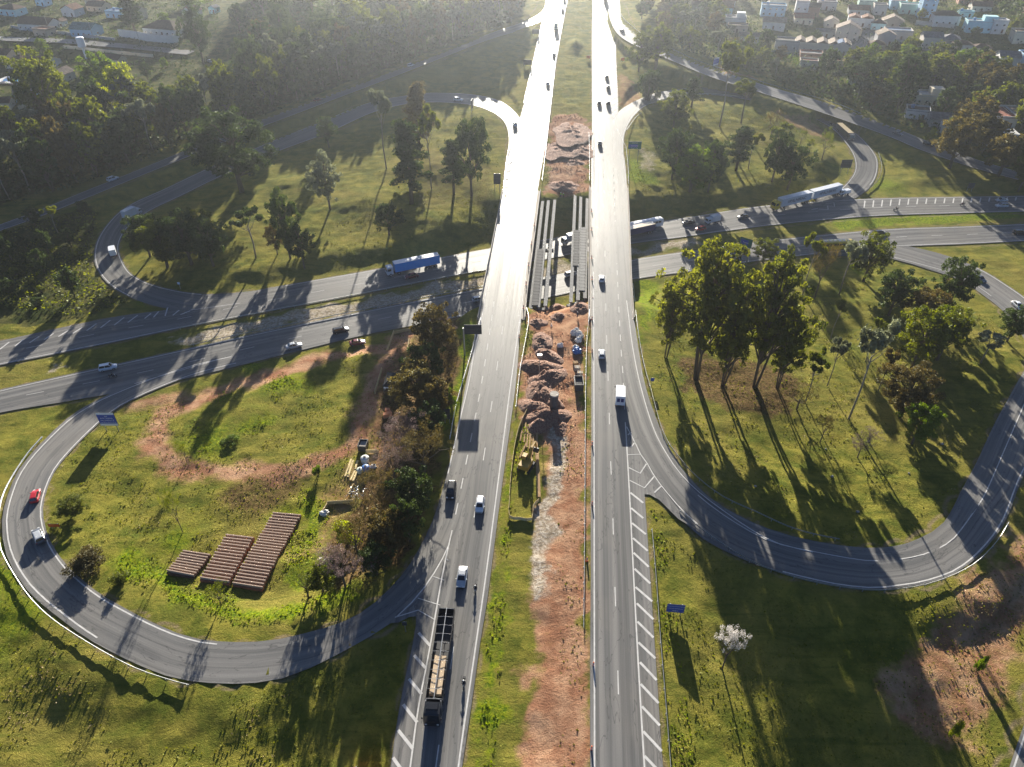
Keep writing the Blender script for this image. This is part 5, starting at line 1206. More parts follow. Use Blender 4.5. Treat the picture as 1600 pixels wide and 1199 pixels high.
# black stake-sided truck in the foreground
p, a, L = ends((676, 1133), (699, 968), 0.0); p[2] += .016; wood_m = pm('pale_sawn_timber', (.52, .40, .27), .8, var=.2, scale=1.5)
L = 19.0
t = thing('stake_truck', 'long black truck with an open slatted cargo bed carrying pale boards, nearest the viewer', 'truck', p, a); cab(t, L / 2, 2.5, 2.6, 2.3, 'black', .65)
MB().box((L / 2 - 1.5, 0, 3.35), (1.0, 1.9, .25), taper=(.8, .9)).build('wind_deflector', paint('black'), t)
for s in (-1, 1): MB().tube([(L / 2 - 2.6, s * 1.15, .9), (L / 2 - 2.6, s * 1.15, 3.1)], .09, 8).build('exhaust_stack', steel, t)
x0, x1 = -L / 2, L / 2 - 3.0; b = MB().box(((x0 + x1) / 2, 0, 1.2), (x1 - x0, 2.6, .16)); b.box((0, 0, .9), (L - 1.5, 1.0, .35)); b.build('cargo_bed', chassis, t)
for s in (-1, 1):
    m = MB()
    for zz in (1.4, 1.75, 2.1, 2.5): m.box(((x0 + x1) / 2, s * 1.28, zz), (x1 - x0, .05, .2))
    for i in range(14): m.box((x0 + (x1 - x0) * i / 13, s * 1.32, 1.95), (.1, .05, 1.45))
    m.build('side_rack', paint('black'), t)
MB().box((x1, 0, 1.95), (.08, 2.56, 1.4)).build('headboard', paint('black'), t); MB().box((x0, 0, 1.95), (.08, 2.56, 1.4)).build('tailboard', paint('black'), t)
m = MB()
for i in range(11): m.tube([(x0 + .1 + (x1 - x0 - .2) * i / 10, -1.28, 2.62), (x0 + .1 + (x1 - x0 - .2) * i / 10, 0, 2.74), (x0 + .1 + (x1 - x0 - .2) * i / 10, 1.28, 2.62)], .035, 6)
m.tube([(x0, 0, 2.76), (x1, 0, 2.76)], .07, 6); m.build('roof_bows', steel, t)
for x in (L / 2 - 1.3, L / 2 - 4.2, L / 2 - 5.4, x0 + 1.3, x0 + 2.6, x0 + 3.9): axle(t, x, 2.5, .52)
for s, ln, hh in ((-.48, 6.4, .9), (.5, 6.4, .75)):
    mb = MB(); 
    for j in range(5): mb.box((0, 0, .08 + j * hh / 5), (ln, .85 - .03 * (j % 2), hh / 5 - .012))
    o = mb.build('board_stack', wood_m); o.location = Matrix.Rotation(a, 3, 'Z') @ Vector((x1 - 4.4, s, 1.29)) + Vector(clean(p)); o.rotation_euler = (0, 0, a)
    tag(o, 'stack of pale boards on the bed of the black truck, ' + ('taller one' if hh > .8 else 'lower one'), 'board stack')

# ================================================================== PEOPLE AND MOTORCYCLES
skin_m = pm('skin', (.36, .20, .13), .6); hair_m = pm('dark_hair', (.02, .015, .012), .7)
def cloth(nm, c): return pm(nm, c, .85, var=.12, scale=6)
CL = {'white': cloth('white_cloth', (.62, .62, .60)), 'black': cloth('black_cloth', (.012, .012, .014)), 'jeans': cloth('denim', (.04, .06, .12)), 'hivis': cloth('lime_vest', (.35, .55, .06)), 'orange': cloth('orange_cloth', (.62, .16, .02)), 'grey': cloth('grey_cloth', (.10, .10, .11))}
def body_mesh(pose, shirt, trouser):
    if pose == 'stand': J = dict(pel=(0, 0, .95), waist=(0, 0, 1.1), chest=(.02, 0, 1.33), neck=(.01, 0, 1.48), jaw=(.04, 0, 1.55), head=(.03, 0, 1.66), crown=(.02, 0, 1.74))
    else: J = dict(pel=(-.25, 0, .80), waist=(-.2, 0, .96), chest=(-.05, 0, 1.18), neck=(.03, 0, 1.34), jaw=(.09, 0, 1.40), head=(.07, 0, 1.50), crown=(.06, 0, 1.58))
    R_ = dict(pel=.15, waist=.135, chest=.165, neck=.06, jaw=.075, head=.10, crown=.06); V = []; E = []; RR = []; N = {}
    def av(n_, p, r, par=None):
        N[n_] = len(V); V.append(p); RR.append(r)
        if par: E.append((N[par], N[n_]))
    prev = None
    for k in ('pel', 'waist', 'chest', 'neck', 'jaw', 'head', 'crown'): av(k, J[k], R_[k], prev); prev = k
    for s in (-1, 1):
        S = str(s)
        if pose == 'stand': A = [('sh', (.01, s * .19, 1.40), .07), ('el', (-.02, s * .26, 1.13), .048), ('wr', (.10, s * .25, .90), .034), ('pa', (.13, s * .245, .83), .036)]; hd = Vector((.25, 0, -1))
        else: A = [('sh', (-.03, s * .19, 1.25), .07), ('el', (.16, s * .33, 1.06), .048), ('wr', (.40, s * .33, 1.02), .034), ('pa', (.47, s * .325, 1.03), .036)]; hd = Vector((.75, 0, -.55))
        pr = 'chest'
        for nm, p, r in A: av(nm + S, p, r, pr); pr = nm + S
        hd.normalize(); base = Vector(A[-1][1])
        for i, (off, ln) in enumerate(((-.026, .062), (-.009, .074), (.009, .070), (.026, .054))):
            f1 = base + Vector((0, off, 0)) + hd * .03; f2 = f1 + hd * ln * .55; f3 = f2 + (hd + Vector((-.35, 0, -.25 if pose == 'ride' else .1))) * ln * .4
            av(f'f{i}a{S}', tuple(f1), .012, 'pa' + S); av(f'f{i}b{S}', tuple(f2), .0095, f'f{i}a{S}'); av(f'f{i}c{S}', tuple(f3), .0085, f'f{i}b{S}')
        th = base + Vector((.028, -s * .02, .02)); av('t1' + S, tuple(th), .012, 'pa' + S); av('t2' + S, tuple(th + hd * .035 + Vector((.01, -s * .012, 0))), .0095, 't1' + S)
        if pose == 'stand': Lg = [('hip', (0, s * .095, .90), .10), ('kn', (.03 * s, s * .11, .50), .064), ('an', (.02 * s, s * .12, .09), .045), ('to', (.02 * s + .15, s * .13, .04), .036)]
        else: Lg = [('hip', (-.2, s * .11, .76), .10), ('kn', (.22, s * .22, .66), .068), ('an', (.02, s * .21, .28), .046), ('to', (.17, s * .22, .22), .036)]
        pr = 'pel'
        for nm, p, r in Lg: av(nm + S, p, r, pr); pr = nm + S
    av('nose', (J['head'][0] + .115, 0, J['head'][2] - .02), .018, 'head')
    me = bpy.data.meshes.new('person'); me.from_pydata(V, E, []); o = bpy.data.objects.new('person_tmp', me); COL.objects.link(o)
    sk = o.modifiers.new('s', 'SKIN'); sk.use_smooth_shade = True
    for i, r in enumerate(RR): o.data.skin_vertices[0].data[i].radius = (r, r)
    o.data.skin_vertices[0].data[0].use_root = True
    sb = o.modifiers.new('d', 'SUBSURF'); sb.levels = 1; sb.render_levels = 1
    dg = bpy.context.evaluated_depsgraph_get(); m2 = bpy.data.meshes.new_from_object(o.evaluated_get(dg)); bpy.data.objects.remove(o)
    m2.name = 'person'; m2.materials.clear()
    for m in (skin_m, CL[shirt], CL[trouser], CL['black']): m2.materials.append(m)
    hz_, nz_ = J['head'][2], J['neck'][2]
    for pl in m2.polygons:
        c = pl.center; ar = abs(c.y) > .185 and c.z > .7
        if pose == 'stand': mi = 0 if c.z > nz_ - .02 or (ar and c.z < .93) else (3 if c.z < .11 else (2 if c.z < .99 and not ar else 1))
        else: mi = 0 if c.z > nz_ - .02 or (c.x > .38 and c.z > .9) else (3 if c.z < .32 and c.x > -.1 and c.z < .30 else (2 if c.z < .86 and not (c.x > .1 and c.z > .8 and abs(c.y) > .3) else 1))
        pl.material_index = mi
    return m2, J
BMC = {}
def person(p, yaw, pose, shirt, trouser, helmet, label, group=None):
    k = (pose, shirt, trouser)
    if k not in BMC: BMC[k] = body_mesh(*k)
    me, J = BMC[k]; o = link('person', me, None, p, yaw); tag(o, label, 'person', group); h = J['head']
    n_ = 14
    if helmet:
        rr_ = [[(h[0] + .005 + r * cos(2 * pi * j / n_) * 1.1, r * sin(2 * pi * j / n_), h[2] + z) for j in range(n_)] for r, z in ((.118, .0), (.128, .03), (.122, .08), (.085, .125), (.02, .14))]
        MB().loft(rr_).build('helmet', helmet, o, smooth=True)
    else:
        MB().loft([[(h[0] - .02 + r * cos(2 * pi * j / n_) * 1.05, r * sin(2 * pi * j / n_), h[2] + z) for j in range(n_)] for r, z in ((.105, .0), (.112, .04), (.09, .09), (.03, .115))]).build('hair', hair_m, o, smooth=True)
    for s in (-1, 1): MB().tube([(h[0] + .100, s * .035, h[2] + .005), (h[0] + .112, s * .035, h[2] + .005)], .014, 6).build('eye', chassis, o)
    return o
hw_, hb_ = pm('white_helmet', (.78, .78, .76), .3), pm('black_helmet', (.015, .015, .017), .2)
def motorcycle(p, yaw, col, label, rider, helmet):
    t = thing('motorcycle', label, 'motorcycle', p, yaw)
    wheel(t, .66, 0, .30, .12); wheel(t, -.62, 0, .30, .14)
    MB().loft([[(x, y * w, z + dz) for y, z in ((-1, 0), (-.7, .13), (.7, .13), (1, 0), (.6, -.12), (-.6, -.12))] for x, w, dz in ((-.1, .08, .78), (.12, .15, .80), (.34, .12, .80), (.44, .05, .76))]).build('tank', paint(col), t, smooth=True)
    MB().box((-.38, 0, .76), (.62, .26, .10), taper=(.9, .7)).build('seat', chassis, t); MB().box((.05, 0, .45), (.45, .26, .36)).build('engine', chassis, t)
    for s in (-1, 1):
        MB().tube([(.66, s * .09, .30), (.47, s * .09, .95)], .03, 6).build('fork', steel, t); MB().tube([(-.62, s * .1, .30), (-.1, s * .1, .5)], .03, 6).build('swing_arm', steel, t)
    MB().tube([(.38, -.36, 1.03), (.47, 0, 1.0), (.38, .36, 1.03)], .02, 6).build('handlebar', steel, t)
    MB().tube([(.55, 0, .86), (.62, 0, .86)], .09, 10).build('headlight', lampw, t); MB().box((-.72, 0, .74), (.05, .16, .08)).build('tail_light', lampr, t)
    MB().box((-.72, 0, .92), (.36, .4, .32)).build('luggage_box', chassis, t)
    person(p, yaw, 'ride', rider, 'jeans' if rider != 'grey' else 'black', helmet, label.replace('motorcycle', 'motorcyclist in ' + rider + ' jacket').replace('ridden ', ''))
for px, py, rd, sg, c_, lb, rid, hel in ((743,923,'UL',-1,'black','motorcycle following the black truck, upper of two on the left carriageway','black',hw_),(725,1071,'UL',-1,'black','motorcycle level with the black truck, lower of two on the left carriageway','black',hw_),
    (870,24,'UL',-1,'grey','motorcycle on the far left carriageway above the green truck','grey',hb_),(177,590,'N',1,'black','motorcycle in the tree shade beside the pale large car','black',hb_),(1299,197,'UP1',1,'black','motorcycle in front of the truck on the upper right loop','black',hb_),
    (1399,329,'F',-1,'black','motorcycle on the sunlit far lower road right of the yellow truck','black',hb_),(1503,321,'F',-1,'darkred','motorcycle on the far lower road towards the right border','grey',hb_)):
    p, a = locate(rd, px, py, sg); motorcycle(p, a, c_, lb, rid, hel)
p, a, L = ends((1330, 222), (1309, 203), -3.6); p[2] += .014
t = thing('cargo_truck', 'truck with a pale covered load turning through the shaded bend of the upper right loop', 'truck', p, a); L = max(L, 11)
cab(t, L / 2, 2.4, 2.4, 2.0, 'grey', .6); trailer_box(t, -L / 2, L / 2 - 2.3, 2.5, 2.0, 1.1, 'grey', 'cream'); MB().box((0, 0, .75), (L - .5, .95, .3)).build('chassis', chassis, t)
for x in (L / 2 - 1.2, -L / 2 + 1.4, -L / 2 + 2.7): axle(t, x, 2.4)
for px, py, sh, tr, hel, yw, lb in ((876,308,'hivis','jeans',hw_,-1.2,'worker in a lime vest by the far girder ends, left of two'),(880,309,'hivis','grey',hw_,-2.0,'worker in a lime vest by the far girder ends, right of two'),
    (861.5,515,'white','black',hw_,-1.5,'worker in a white shirt walking on the red earth below the girders'),(899,524,'white','jeans',hw_,.6,'worker in white beside the heap of bags near the right carriageway'),
    (907,531,'white','grey',None,-2.6,'bareheaded worker in white right of the one beside the bags'),(902,496,'grey','jeans',hw_,2.0,'worker in grey in the pit under the right girder ends')):
    person(GT(px, py), yw, 'stand', sh, tr, hel, lb)
# ================================================================== VILLAGE HOUSES
KEEP = []
def wall(c): 
    k = 'wall_' + c
    if k not in PAINT:
        col = {'white': (.58, .58, .57), 'cream': (.60, .53, .40), 'blue': (.36, .54, .68), 'aqua': (.42, .66, .70), 'tan': (.46, .36, .27), 'grey': (.36, .36, .37), 'brick': (.36, .20, .14), 'green': (.36, .52, .44), 'beige': (.55, .50, .44)}[c]
        PAINT[k] = pm(k + '_render', col, .85, var=.14, scale=.6)
    return PAINT[k]
def roofm(c):
    k = 'roof_' + c
    if k in PAINT: return PAINT[k]
    col = {'brown': (.115, .072, .050), 'tile': (.20, .10, .062), 'pale': (.26, .205, .16), 'grey': (.16, .16, .17), 'dark': (.06, .056, .056), 'red': (.28, .11, .075), 'blue': (.11, .17, .28), 'white': (.46, .46, .45), 'green': (.13, .23, .22)}[c]
    m, n, l, b = newmat(k + '_covering'); q = NT(n, l); tc = n.new('ShaderNodeTexCoord').outputs['Object']
    w = n.new('ShaderNodeTexWave'); w.inputs['Scale'].default_value = 1.3; w.bands_direction = 'X'; w.inputs['Distortion'].default_value = .4; l.new(tc, w.inputs['Vector'])
    nz = q.noise(tc, .7, 5, .7); c1 = q.mix(q.ramp(nz, .35, .7), tuple(x * .65 for x in col), tuple(min(1, x * 1.25) for x in col)); l.new(q.mix(q.math('MULTIPLY', w.outputs['Fac'], .25), c1, tuple(x * .5 for x in col)), b.inputs['Base Color'])
    b.inputs['Roughness'].default_value = .9; b.inputs['Specular IOR Level'].default_value = .08; q.bump(w.outputs['Fac'], .5, .06, b); PAINT[k] = m; return m
frame_m = pm('window_frame', (.55, .55, .54), .5); door_m = pm('brown_door', (.14, .075, .04), .6, var=.2)
win_m = MB().box((0, 0, 0), (1.3, .10, 1.1)).mesh('window', [frame_m]); pane_m = MB().box((0, -.055, 0), (1.12, .03, .92)).mesh('pane', [glass])
tank_m = pm('water_tank_blue', (.10, .22, .42), .5)
def house(px, py, w, d, h, deg, kind, wc, rc, label, name='house', yard=False, tank=False):
    p = GT(px, py); a = radians(deg); t = thing(name, label, 'house' if h < 9 else 'building', (p[0], p[1], p[2]), a)
    KEEP.append((p[0], p[1], w * .5 + 3.5, d * .5 + 3.5))
    MB().box((0, 0, h / 2 - .5), (w, d, h + 1)).build('wall', wall(wc), t)
    if kind == 'gable':
        rh = d * .24; o_ = .55
        rings = [[(x, -d / 2 - o_, h - .08), (x, 0, h + rh), (x, d / 2 + o_, h - .08), (x, d / 2 + o_, h + .1), (x, 0, h + rh + .2), (x, -d / 2 - o_, h + .1)] for x in (-w / 2 - o_, w / 2 + o_)]
        MB().loft(rings).build('roof', roofm(rc), t)
        MB().loft([[(x, -d / 2 + .02, h), (x, d / 2 - .02, h), (x, 0, h + rh - .05)] for x in (-w / 2 + .03, w / 2 - .03)]).build('gable', wall(wc), t)
    elif kind == 'cross':
        rh = w * .24; o_ = .5
        rings = [[(-w / 2 - o_, y, h - .08), (0, y, h + rh), (w / 2 + o_, y, h - .08), (w / 2 + o_, y, h + .1), (0, y, h + rh + .2), (-w / 2 - o_, y, h + .1)] for y in (-d / 2 - o_, d / 2 + o_)]
        MB().loft(rings).build('roof', roofm(rc), t); MB().loft([[(-w / 2 + .02, y, h), (w / 2 - .02, y, h), (0, y, h + rh - .05)] for y in (-d / 2 + .03, d / 2 - .03)]).build('gable', wall(wc), t)
    elif kind == 'hip':
        o_ = .6; rl = max(w - d, .4) / 2; rh = d * .25
        MB().add([(-w / 2 - o_, -d / 2 - o_, h), (w / 2 + o_, -d / 2 - o_, h), (w / 2 + o_, d / 2 + o_, h), (-w / 2 - o_, d / 2 + o_, h), (-rl, 0, h + rh), (rl, 0, h + rh)], [(0, 1, 5, 4), (1, 2, 5), (2, 3, 4, 5), (3, 0, 4), (3, 2, 1, 0)]).build('roof', roofm(rc), t)
    elif kind == 'row':
        n_ = max(2, int(round(w / 6))); u = w / n_; rm = MB()
        for i in range(n_):
            x0 = -w / 2 + i * u; rm.loft([[(x0 + .05, y, h - .05), (x0 + u / 2, y, h + 1.5), (x0 + u - .05, y, h - .05)] for y in (-d / 2 - .4, d / 2 + .4)])
        rm.build('roof', roofm(rc), t)
    else:
        MB().box((0, 0, h + .06), (w + .3, d + .3, .16)).build('roof', roofm(rc), t); m = MB()
        for s in (-1, 1): m.box((s * w / 2, 0, h + .45), (.16, d, .62)).box((0, s * (d / 2 - .0), h + .45), (w - .17, .16, .62))
        m.build('parapet', wall(wc), t)
        if kind == 'step': MB().box((w * .22, d * .1, h + 1.5), (w * .42, d * .6, 2.7)).build('upper_room', wall(wc), t)
    if tank: MB().tube([(-w * .25, d * .1, h + .1), (-w * .25, d * .1, h + 1.5), (-w * .25, d * .1, h + 1.7)], [.8, .9, .5], 12).build('water_tank', tank_m, t)
    fl = max(1, int(h / 3)); nw = max(2, int(w / 3.4))
    for f_ in range(fl):
        for i in range(nw):
            x = -w / 2 + (i + .5) * w / nw
            if f_ == 0 and i == nw // 2:
                o = MB().box((x, -d / 2 - .03, 1.05), (1.1, .10, 2.1)).build('door', door_m, t); continue
            for s in (-1, 1):
                o = link('window', win_m, t, (x, s * (d / 2 + .02), 1.5 + f_ * 2.9), 0 if s < 0 else pi); link('pane', pane_m, o)
        for s in (-1, 1):
            o = link('window', win_m, t, (s * (w / 2 + .02), 0, 1.5 + f_ * 2.9), s * pi / 2); link('pane', pane_m, o)
    return t
HOUSES = [
 (65,45,22,12,3.6,-14,'gable','white','brown','long brown-roofed house with a white gable above the village street at the left'),(116,24,10,9,4.2,-14,'cross','white','tile','house with a bright white gable wall just above the grey-green roofed one'),
 (138,55,14,11,4.2,-12,'gable','blue','green','pale blue walled house with a grey-green roof and three small windows'),(98,42,5,5,3.4,-10,'cross','white','brown','little white porch house under the long brown roof'),
 (186,26,12,9,3.4,-14,'flat','blue','blue','low pale blue flat-roofed house behind a dark tree'),(262,52,22,14,3.6,-16,'hip','white','brown','big hip-roofed house behind the long white wall'),
 (302,26,9,8,3.8,-30,'cross','white','tile','house with a white gable below the bright hedge'),(336,20,5,5,3.2,-20,'cross','aqua','grey','tiny pale house at the edge of the hazy wood'),
 (22,22,13,10,3.6,-14,'hip','aqua','brown','hip-roofed house with pale aqua walls in the top left corner'),(70,8,7,7,4,-14,'flat','blue','white','small pale blue house at the top border left'),
 (10,92,12,9,3.2,-15,'gable','cream','brown','grey-brown roof at the left border, left of two similar ones'),(36,104,12,11,3.2,-15,'hip','cream','brown','broad grey-brown hip roof between two others near the left border'),
 (72,104,13,10,3.2,-15,'gable','white','brown','grey-brown roof with one white gable end near the white water tower'),(100,124,9,8,3.4,-18,'cross','cream','pale','pale gable house beside the yellow-topped trees'),
 (58,152,17,9,3.2,22,'gable','blue','pale','long pale-roofed house above the left wood by the pool'),(182,100,9,7,3,-14,'gable','cream','brown','small brown roof half hidden by trees right of the water tower'),
 (8,168,8,7,3,10,'gable','cream','brown','small roof at the left border below the pool'),
 (1124,24,15,9,5.2,-12,'gable','blue','tile','light blue long house with a brown roof, leftmost of the right village'),(1092,20,10,8,5,-12,'gable','beige','brown','brown-roofed house touching the light blue long one'),
 (1148,40,12,9,4.5,-14,'step','white','grey','grey and white terrace house with a raised room, left of the tan gable house'),(1208,44,13,9,4.0,-18,'gable','white','pale','low house with a pale tan roof above the green lawn'),
 (1206,24,15,9,6,-14,'flat','blue','grey','blue and white two-storey house behind the pale tan roof'),(1250,24,8,9,8.5,-16,'flat','white','pale','tall narrow white house at the top of the right village'),(1268,24,8,8,5.4,-16,'gable','brick','brown','brick-coloured house right of the tall narrow white one'),
 (1282,80,30,10,5.2,-17,'row','cream','pale','terrace of four tan gables above the blue shopfronts'),(1228,76,13,9,4.5,-18,'flat','grey','dark','dark flat-roofed building left of the terrace of gables'),(1311,84,8,8,5,-18,'cross','beige','blue','end house with a blue-grey roof at the street corner'),
 (1321,62,13,9,6.6,-20,'cross','beige','pale','large beige gable house facing the blue street'),(1342,40,15,8,5.0,-20,'row','white','tile','white house with two small tan gables'),(1370,46,8,7,4,-18,'hip','aqua','brown','small aqua fronted house by the street bend'),
 (1400,60,15,9,4.6,-14,'flat','beige','blue','low beige building with a blue-grey roof and columns'),(1418,20,12,8,5,-14,'flat','green','white','pale green house near the top border'),(1444,26,9,8,13,-8,'flat','blue','white','tall pale blue block at the top right'),
 (1474,38,15,9,5.6,-10,'hip','white','brown','white two-storey house with a broad brown roof right of the tall blue block'),(1451,72,10,9,5.4,-12,'gable','beige','grey','two-storey house with a grey roof beside the parked white car'),
 (1530,48,18,8,5.4,-12,'step','aqua','white','pale aqua and white modern house against the dark hillside'),(1556,50,8,7,6.5,-12,'flat','white','white','white cube house joined to the modern aqua one',),(1500,78,10,7,3.4,-14,'hip','white','brown','small white house with brown roof, left of two in the shade'),
 (1530,83,9,7,3.4,-14,'hip','cream','brown','small cream house with brown roof, right of two in the shade'),(1574,100,12,9,4.4,-14,'gable','white','grey','white house with a dark grey roof near the right border'),(1602,102,9,9,6,-14,'flat','blue','white','light blue house cut by the right border'),
 (1290,58,12,5,3.4,-14,'gable','grey','grey','long low grey shed behind the terrace'),(1262,104,9,6,3,-16,'flat','beige','red','low reddish roof among the trees below the terrace, left'),(1304,104,9,6,3,-16,'flat','cream','red','orange-red lean-to roof below the street corner house'),(1336,102,9,7,3.2,-24,'flat','white','white','white flat roof at the lower end of the blue street'),
 (1448,160,14,9,4,-8,'step','cream','white','cream house with a white slab roof in the right wood'),(1431,182,10,8,3.4,-22,'flat','white','dark','white-edged dark flat roof beside the cream house'),(1470,194,12,8,3.2,-14,'gable','grey','grey','grey-roofed shed behind orange-leaved trees'),(1477,206,5,5,3,-14,'flat','white','white','small white annexe of the grey-roofed shed'),
 (1558,190,9,17,4.2,-10,'flat','white','red','long house with a reddish roof at the right border wood'),(1577,186,7,12,3.8,-10,'flat','cream','pale','cream yard building beside the long reddish roof'),(1556,222,13,8,4.2,-10,'flat','white','white','white and grey house below the long reddish roof'),(1338,130,9,7,3.6,-20,'gable','white','red','red-roofed house buried in the trees'),
 (1290,14,12,8,4.5,-14,'flat','grey','grey','dim grey house at the top border right of the tall white one'),(1352,14,11,8,5,-14,'flat','green','green','pale green flat house at the top border'),(1372,22,8,7,5.5,-14,'flat','beige','pale','beige narrow house at the top border'),
 (1400,14,10,8,4.8,-14,'flat','blue','tile','light blue house with a brown terrace at the top border'),(1506,26,9,5,2.8,-8,'flat','aqua','blue','small open aqua shed left of the modern house'),(1170,64,12,6,3,-14,'gable','grey','pale','long pale shed roof above the lawn')]
for h_ in HOUSES: house(*h_, tank=(h_[6] in ('flat', 'step') and h_[0] % 3 == 0))
def fill_houses(poly, n, dmin, seed, label, group, walls, roofs):
    r_ = random.Random(seed); P = np.array([G(a_, b_, 6.0)[:2] for a_, b_ in poly]); lo, hi = P.min(0), P.max(0); k = 0; tr_ = 0
    while k < n and tr_ < 4000:
        tr_ += 1; x, y = r_.uniform(lo[0], hi[0]), r_.uniform(lo[1], hi[1])
        if not in_poly(P, np.array([x]), np.array([y]))[0] or any(abs(x - a_) < w_ + dmin and abs(y - b_) < d_ + dmin for a_, b_, w_, d_ in KEEP): continue
        if float(np.min(np.hypot(SMP[:, 0] - x, SMP[:, 1] - y) - SMP[:, 3])) < 14: continue
        z_ = float(T(x, y)[0]); u, v = proj((x, y, z_)); o = house(u, v, r_.uniform(8, 13), r_.uniform(7, 9.5), r_.choice((3.2, 3.4, 3.6, 5.4)), -16 + r_.uniform(-6, 6), r_.choice(('gable', 'gable', 'hip', 'cross', 'flat')), r_.choice(walls), r_.choice(roofs), label); o['group'] = group; k += 1
fill_houses([(1075,-10),(1640,-10),(1640,95),(1500,98),(1400,84),(1330,100),(1215,100),(1140,55)], 30, 2.2, 4, 'modest tiled or grey-roofed house packed among others in the right village', 'modest houses of the right village', ('cream','beige','tan','brick','grey'), ('tile','brown','brown','pale','grey','red'))
fill_houses([(-60,-10),(330,-10),(330,40),(120,70),(90,150),(-60,190)], 14, 2.5, 5, 'modest brown-roofed house among gardens in the left village', 'modest houses of the left village', ('cream','beige','tan'), ('brown','tile','pale'))
# long white garden wall, boundary walls, village street, pool, water tower, poles
def gwall(pts, h, mat, label, th=.25):
    P = [GT(a, b) for a, b in pts]; c0 = P[0]; t = thing('garden_wall', label, 'wall', c0); Q = catmull(np.array(P), 4.0); Q[:, 2] = T(Q[:, 0], Q[:, 1]); d = np.gradient(Q, axis=0)[:, :2]; d /= np.linalg.norm(d, axis=1)[:, None]
    MB().loft([[(q_[0] - c0[0] + n_ * th * s, q_[1] - c0[1] + m_ * th * s, q_[2] - c0[2] + z_) for s, z_ in ((-.5, -.5), (-.5, h), (.5, h), (.5, -.5))] for q_, n_, m_ in zip(Q, -d[:, 1], d[:, 0])]).build('wall', mat, t)
    MB().loft([[(q_[0] - c0[0] + n_ * th * s * 1.3, q_[1] - c0[1] + m_ * th * s * 1.3, q_[2] - c0[2] + z_) for s, z_ in ((-.5, h + .003), (-.5, h + .1), (.5, h + .1), (.5, h + .003))] for q_, n_, m_ in zip(Q, -d[:, 1], d[:, 0])]).build('coping', conc, t)
gwall([(187,58),(230,64),(262,68),(280,66)], 4.2, wall('white'), 'long tall white wall below the big hip-roofed house')
gwall([(18,44),(60,50),(120,57),(180,64)], 1.6, wall('grey'), 'long low grey wall along the village street at the left'); gwall([(100,76),(160,82),(240,90)], 1.5, wall('cream'), 'pale wall beside the water tower')
gwall([(30,172),(60,160),(95,148)], 1.6, wall('cream'), 'low pale wall along the top of the left wood'); gwall([(1190,80),(1240,88),(1300,100)], 1.8, wall('grey'), 'grey wall in front of the terrace of gables')
gwall([(1400,66),(1440,74),(1490,82)], 1.6, wall('beige'), 'beige wall along the lower village edge'); gwall([(1440,178),(1470,186),(1545,196)], 2.0, wall('white'), 'white boundary wall in the right wood'); gwall([(1430,38),(1462,42),(1490,45)], 2.2, wall('beige'), 'pale wall at the foot of the tall blue block')
def street(pts, w, nm='street'):
    Q = catmull(np.array([GT(a, b) for a, b in pts]), 4.0); Q[:, 2] = T(Q[:, 0], Q[:, 1]) + .55; d = np.gradient(Q, axis=0)[:, :2]; d /= np.linalg.norm(d, axis=1)[:, None]; nn = np.stack([-d[:, 1], d[:, 0], 0 * d[:, 0]], 1) * w / 2
    o = strip(nm, Q + nn, Q - nn, am, 0.0)
street([(-20,60),(60,64),(130,68),(200,74),(300,84)], 9); street([(1382,40),(1362,54),(1342,70),(1322,90),(1314,98)], 13); street([(1362,54),(1400,68),(1450,80),(1520,92)], 6)
p = GT(20, 127); a = radians(-14); t = thing('swimming_pool', 'blue swimming pool with a pale deck at the left border', 'pool', p, a); MB().box((0, 0, .35), (15, 10, .7)).build('deck', wall('white'), t)
wat = pm('pool_water', (.03, .30, .52), .06, spec=.6); MB().prism([(4.8 * cos(k * pi / 8) * (1.3 if cos(k * pi / 8) > 0 else 1), 3.4 * sin(k * pi / 8)) for k in range(16)], .66, .72).build('water', wat, t)
p = GT(135, 92); t = thing('water_tower', 'white water tower tank on a single stem in the left village', 'water tower', p); tw = pm('tower_white', (.74, .75, .76), .5)
MB().tube([(0,0,-.5),(0,0,5.4)], .55, 14).build('stem', tw, t); MB().tube([(0,0,5.4),(0,0,6.2),(0,0,10.6),(0,0,11.0)], [.6,2.0,2.0,1.6], 20).build('tank', tw, t)
pole_m = pm('grey_pole', (.30, .29, .27), .8)
for (a_, b_, h_) in ((78,50,9),(146,60,9),(220,72,9),(1322,66,10),(1356,70,10),(1372,46,9),(1490,50,9),(1345,88,9)):
    p = GT(a_, b_); t = thing('utility_pole', 'thin grey utility pole beside a village street', 'utility pole', p, rng.uniform(0, 3), 'utility poles in the villages'); MB().tube([(0,0,-.3),(0,0,h_)], [.16,.11], 7).build('pole', pole_m, t); MB().box((0,0,h_-.6), (1.8,.12,.12)).build('crossarm', pole_m, t)
